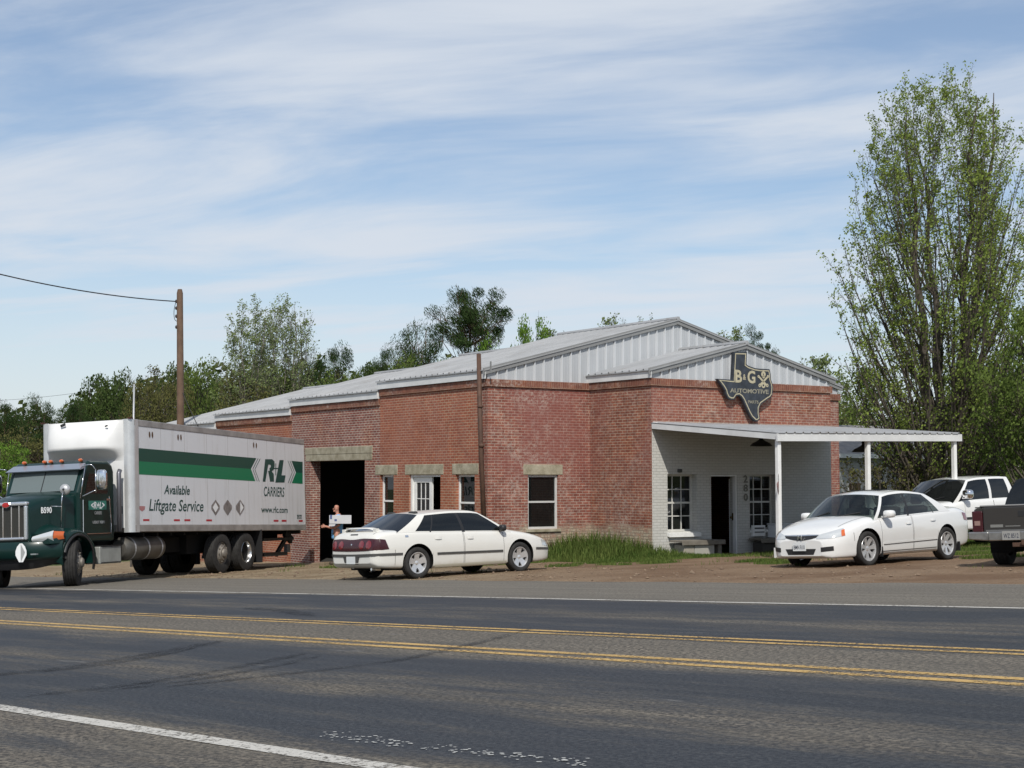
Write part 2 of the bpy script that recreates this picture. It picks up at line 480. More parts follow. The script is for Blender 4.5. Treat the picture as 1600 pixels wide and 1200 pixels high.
def ground_z(x, y):
    p = perp(x, y)
    z = G(x, y)
    out = sstep(p, EDGE - 0.25, EDGE + 0.5)
    z += -0.05 * (1 - out) + out * (0.05 * (fbm(x, y, 1.2, 5) - 0.5) + 0.03 * (fbm(x, y, 0.35, 8) - 0.5) + 0.012)
    return z
def axis_pts(fine0, fine1, step, far0, far1):
    a = list(np.arange(fine0, fine1 + 1e-6, step)); q = step; x = fine0
    left = []
    while x > far0: q *= 1.35; x -= q; left.append(x)
    q = step; x = fine1; right = []
    while x < far1: q *= 1.35; x += q; right.append(x)
    return left[::-1] + a + right
xs = axis_pts(-20, 15, 0.22, -700, 700); ys = axis_pts(18, 52, 0.22, -60, 1500)
mb = MB(); mb.grid([[(x, y, ground_z(x, y)) for x in xs] for y in ys])
m_ground, t, b = new_mat("dirt and thin grass")
tcn = N(t, "ShaderNodeTexCoord")
def tnoise(t, vec, sc, det=6.0, ro=0.6):
    n = N(t, "ShaderNodeTexNoise", Scale=sc, Detail=det, Roughness=ro); t.links.new(vec, n.inputs["Vector"]); return n.outputs["Fac"]
def trange(t, x, a, bb, lo=0.0, hi=1.0):
    n = N(t, "ShaderNodeMapRange"); n.interpolation_type = 'SMOOTHSTEP'; t.links.new(x, n.inputs[0])
    for i, q in enumerate((a, bb, lo, hi)): n.inputs[i + 1].default_value = q
    return n.outputs[0]
def tmix(t, f, a, bb, mode='MIX'):
    n = N(t, "ShaderNodeMix", _data_type='RGBA'); n.blend_type = mode
    for sk, q in ((0, f), (6, a), (7, bb)):
        if isinstance(q, tuple): n.inputs[sk].default_value = (*q, 1)
        elif isinstance(q, float): n.inputs[sk].default_value = q
        else: t.links.new(q, n.inputs[sk])
    return n.outputs[2]
ob = tcn.outputs["Object"]
at_ = N(t, "ShaderNodeVertexColor"); at_.layer_name = "cover"
sp = N(t, "ShaderNodeSeparateColor"); t.links.new(at_.outputs[0], sp.inputs[0])
dirt = tmix(t, trange(t, tnoise(t, ob, 0.5), 0.35, 0.65), (0.19, 0.120, 0.074), (0.275, 0.192, 0.125))
dirt = tmix(t, sp.outputs[1], dirt, tmix(t, trange(t, tnoise(t, ob, 0.9), 0.35, 0.65), (0.235, 0.175, 0.108), (0.34, 0.27, 0.18)))
dirt = tmix(t, trange(t, tnoise(t, ob, 22.0, 4.0), 0.50, 0.72, 0.0, 0.65), dirt, (0.105, 0.060, 0.040))
dirt = tmix(t, trange(t, tnoise(t, ob, 31.0, 4.0), 0.60, 0.76, 0.0, 0.7), dirt, (0.34, 0.28, 0.21))
grs = tmix(t, trange(t, tnoise(t, ob, 5.0), 0.35, 0.65), (0.055, 0.085, 0.022), (0.12, 0.125, 0.045))
gm = trange(t, M(t, 'ADD', sp.outputs[0], M(t, 'MULTIPLY', M(t, 'SUBTRACT', tnoise(t, ob, 12.0), 0.5), 0.9)), 0.3, 0.62)
col = tmix(t, gm, dirt, grs)
t.links.new(col, b.inputs["Base Color"]); b.inputs["Roughness"].default_value = 0.95; b.inputs["Specular IOR Level"].default_value = 0.15
bp = N(t, "ShaderNodeBump", Strength=1.0, Distance=0.09)
t.links.new(M(t, 'ADD', tnoise(t, ob, 18.0), tnoise(t, ob, 4.0)), bp.inputs["Height"]); t.links.new(bp.outputs[0], b.inputs["Normal"])
ground = mb.build("ground", m_ground, smooth=True)
ca = ground.data.color_attributes.new("cover", 'FLOAT_COLOR', 'POINT')
for i, v in enumerate(ground.data.vertices):
    x, y = v.co.x, v.co.y
    ca.data[i].color = (grass_amount(x, y), sstep(-x, -2.5, 3.0), 0, 1)
tag(ground, kind="structure")

# asphalt sheet (uv = along, across)
m_road, t, b = new_mat("worn asphalt")
uv = N(t, "ShaderNodeUVMap"); uv.uv_map = "UVMap"
sp = N(t, "ShaderNodeSeparateXYZ"); t.links.new(uv.outputs[0], sp.inputs[0])
L_, P_ = sp.outputs[0], sp.outputs[1]
def cvec(t, kx, ky, ox=0.0, oy=0.0):
    c = N(t, "ShaderNodeCombineXYZ")
    t.links.new(M(t, 'ADD', M(t, 'MULTIPLY', L_, kx), ox), c.inputs[0]); t.links.new(M(t, 'ADD', M(t, 'MULTIPLY', P_, ky), oy), c.inputs[1])
    return c.outputs[0]
wob = M(t, 'ADD', P_, M(t, 'MULTIPLY', M(t, 'SUBTRACT', tnoise(t, cvec(t, 0.10, 0.5), 1.0, 5.0), 0.5), 1.5))
cr_ = N(t, "ShaderNodeValToRGB")
t.links.new(M(t, 'DIVIDE', wob, 20.0), cr_.inputs[0])
def gv(v): return (v, v, v, 1)
stops = [(3.6, .62), (4.5, .62), (4.85, .12), (5.7, .05), (6.25, .34), (6.75, .48), (7.1, .22), (7.9, .06), (8.45, .35), (8.75, .85), (9.0, .92), (10.3, .92), (10.7, .22), (11.5, .10), (12.4, .40), (12.9, .35), (13.6, .08), (14.6, .14), (15.1, .8), (15.9, 1.0), (19.0, .9)]
el = cr_.color_ramp.elements
el[0].position = stops[0][0] / 20; el[0].color = gv(stops[0][1]); el[1].position = stops[-1][0] / 20; el[1].color = gv(stops[-1][1])
for p_, v_ in stops[1:-1]:
    e = el.new(p_ / 20); e.color = gv(v_)
base = M(t, 'ADD', cr_.outputs[0], M(t, 'MULTIPLY', M(t, 'SUBTRACT', tnoise(t, cvec(t, 0.30, 1.5, 5, 3), 1.0, 10.0, 0.74), 0.5), 2.3))
agg = tmix(t, trange(t, tnoise(t, cvec(t, 1, 1), 26.0, 4.0, 0.75), 0.40, 0.62), (0.034, 0.031, 0.028), (0.245, 0.212, 0.165))
agg = tmix(t, trange(t, tnoise(t, cvec(t, 1, 1), 1.3, 5.0), 0.3, 0.7, 0.0, 0.5), agg, (0.105, 0.096, 0.080))
drk = tmix(t, trange(t, tnoise(t, cvec(t, 1, 1), 30.0, 4.0, 0.75), 0.4, 0.66), (0.011, 0.013, 0.018), (0.048, 0.050, 0.053))
fac = trange(t, base, 0.05, 0.85)
col = tmix(t, fac, drk, agg)
lit = tmix(t, trange(t, P_, 14.9, 15.3), col, tmix(t, 0.30, col, (0.20, 0.185, 0.155)))
strk = trange(t, tnoise(t, cvec(t, 0.12, 3.2, 2, 7), 1.0, 8.0, 0.7), 0.38, 0.62, 0.0, 0.55)
lit = tmix(t, strk, lit, tmix(t, 1.0, lit, (0.62, 0.61, 0.62), 'MULTIPLY'))
scf = trange(t, tnoise(t, cvec(t, 0.5, 2.2, 9, 1), 1.0, 5.0), 0.66, 0.74, 0.0, 0.5)
lit = tmix(t, scf, lit, (0.22, 0.21, 0.19))
t.links.new(lit, b.inputs["Base Color"])
t.links.new(trange(t, fac, 0.0, 1.0, 0.62, 0.9), b.inputs["Roughness"]); b.inputs["Specular IOR Level"].default_value = 0.35
bp = N(t, "ShaderNodeBump", Strength=0.5, Distance=0.012)
t.links.new(tnoise(t, cvec(t, 1, 1), 60.0, 3.0), bp.inputs["Height"]); t.links.new(bp.outputs[0], b.inputs["Normal"])

def road_strip(name, mat, l0, l1, p0f, p1f, dz, step=0.5, nsub=1):
    mb = MB(); rows = []; uvs = []
    n = max(2, int((l1 - l0) / step))
    for i in range(n + 1):
        l = l0 + (l1 - l0) * i / n
        r = []
        for k in range(nsub + 1):
            p = p0f(l) + (p1f(l) - p0f(l)) * k / nsub
            x, y = road_xy(l, p); r.append((x, y, G(x, y) + dz)); uvs.append((l, p))
        rows.append(r)
    mb.grid(rows)
    o = mb.build(name, mat)
    u = o.data.uv_layers.new(name="UVMap")
    for li, lp in enumerate(o.data.loops): u.data[li].uv = uvs[lp.vertex_index]
    return o
road = road_strip("road", m_road, -120, 260, lambda l: -25.0, lambda l: EDGE + 0.55 * (fbm(l, 0, 2.2, 11) - 0.5) + 0.25 * (fbm(l, 0, .5, 12) - .5), 0.008, 0.35, 6)
tag(road, kind="structure")
def paint_mat(name, col, wear, seed):
    m, t, b = new_mat(name)
    tcn = N(t, "ShaderNodeTexCoord")
    b.inputs["Base Color"].default_value = (*col, 1); b.inputs["Roughness"].default_value = 0.75
    mp = N(t, "ShaderNodeMapping"); mp.inputs["Location"].default_value = (seed, seed, 0); t.links.new(tcn.outputs["Object"], mp.inputs[0])
    a = tnoise(t, mp.outputs[0], 30.0, 4.0, 0.7); c = tnoise(t, mp.outputs[0], 1.2, 4.0)
    al = trange(t, M(t, 'ADD', a, M(t, 'MULTIPLY', c, 0.5)), wear - 0.06, wear + 0.10)
    tr = N(t, "ShaderNodeBsdfTransparent"); ms = N(t, "ShaderNodeMixShader")
    out = [n for n in t.nodes if n.type == 'OUTPUT_MATERIAL'][0]
    t.links.new(al, ms.inputs[0]); t.links.new(tr.outputs[0], ms.inputs[1]); t.links.new(b.outputs[0], ms.inputs[2]); t.links.new(ms.outputs[0], out.inputs[0])
    return m
MW = paint_mat("white road paint", (0.47, 0.45, 0.41), 0.66, 1)
MY = paint_mat("yellow road paint", (0.47, 0.305, 0.105), 0.68, 4)
for nm, mt, pc, w in (("edge_line", MW, 15.0, .125), ("edge_line", MW, 4.46, .15), ("centre_line", MY, 8.80, .13), ("centre_line", MY, 9.07, .13), ("centre_line", MY, 10.52, .11), ("centre_line", MY, 10.76, .11)):
    def edge(sgn, pc=pc, w=w):
        return lambda l: pc + sgn * w / 2 + 0.012 * (fbm(l, sgn, .3, 21) - .5) + 0.05 * (fbm(l, 0, 9, 22) - .5)
    tag(road_strip(nm, mt, -100, 200, edge(-1), edge(1), 0.012, 0.25), kind="structure")
# rubber streaks left by turning wheels
SKID = None
m_skid, t, b = new_mat("tyre rubber streak")
b.inputs["Base Color"].default_value = (0.012, 0.012, 0.014, 1); b.inputs["Roughness"].default_value = 0.7
tcn = N(t, "ShaderNodeTexCoord"); tr = N(t, "ShaderNodeBsdfTransparent"); ms = N(t, "ShaderNodeMixShader")
out = [n for n in t.nodes if n.type == 'OUTPUT_MATERIAL'][0]
t.links.new(trange(t, tnoise(t, tcn.outputs["Object"], 7.0, 6.0, 0.7), 0.38, 0.66, 0.05, 0.55), ms.inputs[0]); t.links.new(tr.outputs[0], ms.inputs[1]); t.links.new(b.outputs[0], ms.inputs[2]); t.links.new(ms.outputs[0], out.inputs[0])
def gray(px, py):
    r = pray(px, py); k = (0.85 - EYE.z) / (r.z - 0.0364 * r.x + 0.0256 * r.y); return EYE + r * k
def catmull(pts, n=10):
    P = [Vector(p) for p in pts]; P = [P[0] * 2 - P[1]] + P + [P[-1] * 2 - P[-2]]; o = []
    for i in range(1, len(P) - 2):
        for k in range(n):
            q = k / n; a, b_, c, d = P[i-1], P[i], P[i+1], P[i+2]
            o.append(0.5 * ((2*b_) + (c - a)*q + (2*a - 5*b_ + 4*c - d)*q*q + (-a + 3*b_ - 3*c + d)*q**3))
    return o + [P[-2]]
for pts, w in (([(-60, 1060), (60, 1050), (180, 1034), (270, 1018), (345, 1003)], .26), ([(-40, 1056), (90, 1049), (230, 1030), (330, 1006)], .10),
               ([(40, 1090), (200, 1072), (330, 1052), (420, 1034), (480, 1022)], .16), ([(150, 1083), (320, 1062), (440, 1040), (500, 1026)], .12),
               ([(260, 1075), (430, 1057), (560, 1042), (680, 1022), (830, 985)], .13), ([(380, 951), (440, 955), (490, 964)], .3)):
    cl = catmull([gray(*q) for q in pts], 12); rows = []
    for i, c in enumerate(cl):
        d = (cl[min(i+1, len(cl)-1)] - cl[max(i-1, 0)]); s_ = Vector((-d.y, d.x, 0)).normalized() * w * (0.5 if 2 < i < len(cl) - 3 else 0.2)
        r = []
        for q in (-1, 1):
            e = c + s_ * q; r.append((e.x, e.y, G(e.x, e.y) + 0.0165))
        rows.append(r)
    tag(MB().grid(rows).build("tyre_marks", m_skid), kind="structure")
mb = MB(); rr = random.Random(3)
for i in range(150):
    q = rr.random(); c = gray(505 + 420 * q + rr.gauss(0, 8), 1152 + 46 * q + rr.gauss(0, 3.2)); s_ = rr.uniform(.004, .011)
    k = rr.uniform(.8, 1.8)
    mb.add([(c.x + s_*k*math.cos(a_*math.pi/3), c.y + s_*math.sin(a_*math.pi/3), G(c.x, c.y) + 0.013 + 0.03*0) for a_ in range(6)], [(0,1,2,3,4,5)])
tag(mb.build("road_paint_spots", pbr("spilled white paint", (0.42, 0.42, 0.40), 0.7)), kind="structure")

# stones and clods lying on the dirt
mb = MB(); rr = random.Random(12)
for i in range(3200):
    x = rr.uniform(-16, 14); y = rr.uniform(24, 46); p = perp(x, y)
    s, tt = bl(x, y)
    if p < EDGE + 0.1 or p > EDGE + 9 or (s > -0.3 and tt > -3): continue
    if rr.random() > 1.1 - (p - EDGE) / 7: continue
    r = rr.uniform(.014, .040) * (1.7 if rr.random() < .06 else 1)
    c = Vector((x, y, ground_z(x, y) + r * .2))
    vs = [c + Vector((dx * r * rr.uniform(.6, 1.3), dy * r * rr.uniform(.6, 1.3), dz * r * rr.uniform(.5, .9))) for dx, dy, dz in ((1,0,0),(-1,0,0),(0,1,0),(0,-1,0),(0,0,1),(0,0,-1))]
    mb.add(vs, [(0,2,4),(2,1,4),(1,3,4),(3,0,4),(2,0,5),(1,2,5),(3,1,5),(0,3,5)])
tag(mb.build("gravel", pbr("reddish stones", (0.12, 0.075, 0.05), 0.9, col2=(0.25, 0.185, 0.125), scale=2.2)), "scattered reddish stones and clods on the bare dirt", "gravel", kind="stuff")

# grass blades: tall along the brick wall, short elsewhere
mb = MB(); rr = random.Random(5)
def blade(x, y, h, w):
    z = ground_z(x, y) - 0.01
    a = rr.uniform(0, 2 * math.pi); lx, ly = math.cos(a) * h * rr.uniform(.1, .55), math.sin(a) * h * rr.uniform(.1, .55)
    px, py = -math.sin(a) * w, math.cos(a) * w
    mb.add([(x - px, y - py, z), (x + px, y + py, z), (x + lx*.4 + px*.7, y + ly*.4 + py*.7, z + h*.6), (x + lx*.4 - px*.7, y + ly*.4 - py*.7, z + h*.6), (x + lx, y + ly, z + h)], [(0,1,2,3), (3,2,4)])
cnt = 0
for i in range(330000):
    x = rr.uniform(-8, 14); y = rr.uniform(27, 46)
    s, tt = bl(x, y)
    if s > 0.0 and tt > -0.02 or (s > 3.38 and tt > -2.7): continue
    g = grass_amount(x, y)
    if g < 0.12 or rr.random() > g * 0.9: continue
    tall = sstep(s, 0.7, 1.6) * sstep(tt, -3.6, -1.6) * (1 - sstep(s, 3.0, 3.9)) + 0.5 * sstep(s, 1.5, 2.4) * sstep(tt, -4.6, -3.4) * (1 - sstep(s, 3.2, 4.2))
    h = 0.05 + 0.05 * rr.random() + tall * rr.uniform(.12, .46) * (0.6 + 0.7 * fbm(x, y, .8, 31))
    blade(x, y, h, rr.uniform(.005, .010) * (1 + .6 * tall)); cnt += 1
for i in range(260):
    x = rr.uniform(-14, 14); y = rr.uniform(25, 46); p = perp(x, y); s, tt = bl(x, y)
    if p < EDGE + .5 or (s > -0.1 and tt > -0.1) or (s > 3.3 and tt > -6.7): continue
    if fbm(x, y, 3.0, 51) < .5: continue
    for _ in range(rr.randint(6, 26)): blade(x + rr.gauss(0, .12), y + rr.gauss(0, .12), rr.uniform(.03, .13), rr.uniform(.005, .009))
tag(mb.build("grass", leaf_mat("grass blades", (0.030, 0.075, 0.014), (0.165, 0.20, 0.058), 0.3)), "rough green grass growing against the brick wall and beside the porch", "grass", kind="stuff")
# ------------------------------------------------------------------ the brick building (local x along the front, y back, z up)
BRICK_A = brick_mat("orange red brick", (0.37, 0.130, 0.070), (0.285, 0.092, 0.050), (0.46, 0.34, 0.24), white=0.25, maroon=0.35, mortar_size=0.010, tone=0.35, seed=3.1)
BRICK_A2 = brick_mat("lime bloomed brick", (0.28, 0.10, 0.07), (0.21, 0.075, 0.055), (0.47, 0.40, 0.34), white=0.35, maroon=0.15, mortar_size=0.014, seed=8.2)
BRICK_B = brick_mat("flaking painted brick", (0.31, 0.112, 0.076), (0.225, 0.080, 0.058), (0.44, 0.345, 0.28), white=0.5, maroon=0.8, mortar_size=0.010, base_white=0.8, seed=5.6, wthr=(0.50, 0.66))
BRICK_C = brick_mat("mottled red brick", (0.315, 0.122, 0.075), (0.23, 0.085, 0.056), (0.44, 0.35, 0.27), white=0.55, maroon=0.5, mortar_size=0.010, base_white=0.9, seed=1.4)
BRICK_CAP = brick_mat("soldier course brick", (0.25, 0.105, 0.062), (0.165, 0.07, 0.048), (0.30, 0.20, 0.13), white=0.7, maroon=0.3, mortar_size=0.010, bw=0.074, bh=0.25, seed=2.2)
m_wb, t, b = new_mat("white painted brick")
uv = N(t, "ShaderNodeUVMap"); uv.uv_map = "UVMap"
br = N(t, "ShaderNodeTexBrick"); br.offset = 0.5; t.links.new(uv.outputs[0], br.inputs["Vector"])
for k_, v_ in (("Scale", 1.0), ("Brick Width", .215), ("Row Height", .074), ("Mortar Size", .007), ("Mortar Smooth", .5)): br.inputs[k_].default_value = v_
br.inputs["Color1"].default_value = (.53, .525, .495, 1); br.inputs["Color2"].default_value = (.49, .485, .455, 1); br.inputs["Mortar"].default_value = (.36, .355, .33, 1)
col = tmix(t, trange(t, tnoise(t, uv.outputs[0], 1.5), 0.4, 0.75, 0.0, 0.35), br.outputs["Color"], (.46, .44, .39))
col = tmix(t, trange(t, tnoise(t, uv.outputs[0], 7.0, 8.0, .7), 0.64, 0.70, 0.0, 0.7), col, (.34, .24, .19))
t.links.new(col, b.inputs["Base Color"]); b.inputs["Roughness"].default_value = 0.75
bp = N(t, "ShaderNodeBump", Strength=0.6, Distance=0.01); t.links.new(M(t, 'MULTIPLY', br.outputs["Fac"], -1.0), bp.inputs["Height"]); t.links.new(bp.outputs[0], b.inputs["Normal"])
WHITE_BRICK = m_wb
STONE = pbr("weathered concrete lintel", (0.20, 0.175, 0.115), 0.9, col2=(0.42, 0.385, 0.29), scale=3.5, bump=0.4)
CONCRETE = pbr("concrete", (0.27, 0.245, 0.20), 0.9, col2=(0.38, 0.35, 0.29), scale=3.0, bump=0.3)
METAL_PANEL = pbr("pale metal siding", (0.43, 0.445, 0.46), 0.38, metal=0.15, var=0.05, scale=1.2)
METAL_RIB = pbr("washed metal ribs", (0.56, 0.575, 0.59), 0.36, metal=0.15)  # lighter copy of the siding, sky reflection painted into the ribs
METAL_ROOF = pbr("weathered metal roofing", (0.33, 0.335, 0.34), 0.55, metal=0.2, var=0.14, scale=0.9)
_t = METAL_ROOF.node_tree; _b = _t.nodes["Principled BSDF"]; _tc = N(_t, "ShaderNodeTexCoord")
_mp = N(_t, "ShaderNodeMapping"); _mp.inputs["Scale"].default_value = (.5, 2.6, 1); _t.links.new(_tc.outputs["Object"], _mp.inputs[0])
_c0 = tmix(_t, trange(_t, tnoise(_t, _tc.outputs["Object"], .9), .3, .7), (.30, .305, .31), (.37, .375, .38))
_c1 = tmix(_t, trange(_t, tnoise(_t, _mp.outputs[0], 1.0, 8.0, .68), .52, .72, 0.0, .55), _c0, (.22, .20, .18))
_c2 = tmix(_t, trange(_t, tnoise(_t, _mp.outputs[0], 2.4, 9.0, .7), .66, .76, 0.0, .6), _c1, (.19, .12, .075))
_t.links.new(_c2, _b.inputs["Base Color"])
METAL_TRIM = pbr("grey rake trim", (0.25, 0.25, 0.245), 0.5, metal=0.3, var=0.12, scale=2.0)
FASCIA = pbr("white metal fascia", (0.60, 0.605, 0.60), 0.45, var=0.12, scale=1.5)
SOFFIT = pbr("dull soffit boards", (0.16, 0.155, 0.14), 0.8, var=0.15)
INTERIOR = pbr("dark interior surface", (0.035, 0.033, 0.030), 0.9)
ALU = pbr("aluminium window frame", (0.60, 0.60, 0.58), 0.45, metal=0.2, var=0.1)
WIN_GLASS = glass_mat("window glass", (0.30, 0.32, 0.30), 0.5, 0.015)
RUST = pbr("rusty brown pipe", (0.055, 0.028, 0.018), 0.75, col2=(0.10, 0.05, 0.03), scale=5.0)

building = empty("brick_building", (BO.x, BO.y, 0), math.atan2(E1.y, E1.x))
tag(building, "long red brick workshop with stepped metal roof and a white painted porch front", "building")
BM = Matrix.Translation((BO.x, BO.y, 0)) @ Matrix.Rotation(math.atan2(E1.y, E1.x), 4, 'Z')

def wall_mb(u0, u1, z0, z1, th, holes=()):
    """canonical wall: x=u, y=depth from the outer face, z up; rectangular openings with reveals"""
    us = sorted({u0, u1, *[q for h in holes for q in h[:2]]}); zs = sorted({z0, z1, *[q for h in holes for q in h[2:]]})
    us = [q for q in us if u0 <= q <= u1]; zs = [q for q in zs if z0 <= q <= z1]
    def solid(i, j):
        if i < 0 or j < 0 or i >= len(us) - 1 or j >= len(zs) - 1: return False
        a, c = (us[i] + us[i+1]) / 2, (zs[j] + zs[j+1]) / 2
        return not any(h[0] < a < h[1] and h[2] < c < h[3] for h in holes)
    mb = MB()
    for i in range(len(us) - 1):
        for j in range(len(zs) - 1):
            if not solid(i, j): continue
            a, c, d, e = us[i], us[i+1], zs[j], zs[j+1]
            mb.add([(a,0,d),(c,0,d),(c,0,e),(a,0,e)], [(0,1,2,3)]); mb.add([(a,th,d),(a,th,e),(c,th,e),(c,th,d)], [(0,1,2,3)])
            if not solid(i-1, j): mb.add([(a,0,d),(a,0,e),(a,th,e),(a,th,d)], [(0,1,2,3)])
            if not solid(i+1, j): mb.add([(c,0,d),(c,th,d),(c,th,e),(c,0,e)], [(0,1,2,3)])
            if not solid(i, j-1): mb.add([(a,0,d),(a,th,d),(c,th,d),(c,0,d)], [(0,1,2,3)])
            if not solid(i, j+1): mb.add([(a,0,e),(c,0,e),(c,th,e),(a,th,e)], [(0,1,2,3)])
    return mb
def mapped(mb, fn):
    mb.v = [tuple(fn(v)) for v in mb.v]; return mb
FB = lambda y0: (lambda v: (v[0], y0 + v[1], v[2]))             # walls that face the front
FA = lambda x0: (lambda v: (x0 + v[1], v[0], v[2]))             # walls that face the left side
PZ = 4.675                                                       # parapet of the front bay
BAYS = [(0.0, 5.85, PZ), (5.85, 11.8, PZ - .27), (11.8, 18.0, PZ - .55), (18.0, 24.2, PZ - .83)]
HB = (1.29, 2.29, 0.68, 2.14)
mapped(wall_mb(0, 13.1, -1.0, PZ - .2, .3, [HB, (4.2, 9.2, -0.2, 3.2)]), FB(0)).build("wall", BRICK_B, building, uv=True)
HA1 = [(0.64, 1.60, .62, 2.15), (2.40, 4.12, -.50, 2.15), (5.02, 5.845, .62, 2.15)]
mapped(wall_mb(0.3, 5.85, -1.0, PZ - .2, .3, HA1), FA(0)).build("wall", BRICK_A, building, uv=True)
HA2 = (6.78, 10.42, -.62, 2.60)
mapped(wall_mb(5.85, 11.8, -1.2, PZ - .47, .36, [HA2]), FA(0)).build("wall", BRICK_A2, building, uv=True)
mapped(wall_mb(11.8, 24.2, -1.6, PZ - .75, .3), FA(0.02)).build("wall", BRICK_A, building, uv=True)
mapped(wall_mb(18.0, 24.2, -1.6, PZ - 1.03, .3), FA(0.0)) 
mapped(wall_mb(-2.38, 0, -1.0, PZ - .2, .3), FA(3.38)).build("wall", BRICK_C, building, uv=True)
HD = [(3.38 + .53, 3.38 + 1.55, .64, 2.15), (3.38 + 2.05, 3.38 + 3.0, -.3, 2.14), (3.38 + 3.45, 3.38 + 4.47, .64, 2.15)]
mapped(wall_mb(3.39, 9.98, -1.0, 3.50, .3, HD), FB(-2.68)).build("wall", WHITE_BRICK, building, uv=True)
MB().box(3.38, 3.3885, -2.679, -2.381, -1.0, 3.499).build("wall", BRICK_C, building, uv=True)
mapped(wall_mb(3.38, 9.98, 3.50, PZ - .2, .3), FB(-2.68)).build("wall", BRICK_C, building, uv=True)
mb = MB(); mb.box(9.68, 9.98, -2.38, 0, -1, PZ - .2); mb.build("wall", BRICK_C, building, uv=True)
mb = MB(); mb.box(12.8, 13.1, .3, 24.2, -1.4, PZ - .85); mb.box(0.32, 12.8, 23.9, 24.2, -1.4, PZ - .85); mb.build("wall", BRICK_A, building, uv=True)
# inner floor and partition so the openings look into a dark room
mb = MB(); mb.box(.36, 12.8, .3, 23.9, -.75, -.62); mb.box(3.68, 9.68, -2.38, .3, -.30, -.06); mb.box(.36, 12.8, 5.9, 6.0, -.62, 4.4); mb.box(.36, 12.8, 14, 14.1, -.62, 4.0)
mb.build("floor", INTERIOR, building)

# brick cap courses
def cap(boxes):
    mb = MB()
    for q in boxes: MB().box(*q).build("cornice", BRICK_CAP, building, uv=True, bevel=.008, seg=1)
cap([(-.05, 3.33, -.05, .30, PZ - .2, PZ), (10.03, 13.15, -.05, .30, PZ - .2, PZ), (-.05, .30, .30, 5.85, PZ - .2, PZ)])
cap([(3.33, 10.03, -2.73, -2.38, PZ - .198, PZ + .002), (3.33, 3.68, -2.38, .002, PZ - .198, PZ + .002), (9.68, 10.03, -2.38, .002, PZ - .198, PZ + .002)])
cap([(-.05, .30, 5.85, 11.8, PZ - .47, PZ - .27)]); cap([(-.045, .30, 11.8, 18.0, PZ - .75, PZ - .55)]); cap([(-.04, .30, 18.0, 24.2, PZ - 1.03, PZ - .83)])

# ribbed metal roofs and gables
def ribbed(mb, x0, x1, y0, y1, zf, pitch=.30, rib=.035, rw=.03, th=.03, sag=None):
    """roof slope: ribs run down the slope (along x); profile along y"""
    ys_ = [y0]; y = y0
    prof = [(y0, 0)]
    while y + pitch < y1:
        y += pitch; prof += [(y - rw, 0), (y - rw * .5, rib), (y + rw * .5, rib), (y + rw, 0)]
    prof.append((y1, 0))
    n = 6
    rows = []
    for i in range(n + 1):
        x = x0 + (x1 - x0) * i / n
        rows.append([(x, yy, zf(x) + h) for yy, h in prof])
    mb.grid(rows)
    mb.grid([[(x0, y0, zf(x0) - th), (x0, y1, zf(x0) - th)], [(x1, y0, zf(x1) - th), (x1, y1, zf(x1) - th)]])
    for x in (x0, x1): mb.add([(x, y0, zf(x) - th), (x, y1, zf(x) - th), (x, y1, zf(x)), (x, y0, zf(x))], [(0, 1, 2, 3)])
    for y in (y0, y1): mb.add([(x0, y, zf(x0) - th), (x1, y, zf(x1) - th), (x1, y, zf(x1)), (x0, y, zf(x0))], [(0, 1, 2, 3)])
def gable_panel(x0, x1, y, zb, zf, pitch=.305, rib=.045):
    mb = MB(); x = x0; pr = [(x0, 0)]
    while x + pitch < x1:
        x += pitch; pr += [(x - .032, 0), (x - .015, -rib), (x + .015, -rib), (x + .032, 0)]
        if x + pitch * .36 < x1: pr += [(x + pitch*.33 - .012, 0), (x + pitch*.33, -.008), (x + pitch*.33 + .012, 0), (x + pitch*.66 - .012, 0), (x + pitch*.66, -.008), (x + pitch*.66 + .012, 0)]
    pr = [q for q in sorted(pr) if q[0] < x1] + [(x1, 0)]
    mb.grid([[(a, y + d, zb) for a, d in pr], [(a, y + d, zf(a)) for a, d in pr]])
    mb.m = [1 if min(pr[j][1], pr[j+1][1]) < -.02 else 0 for j in range(len(pr) - 1)]      # paler rib colour stands in for sky glint on the ribs
    return mb
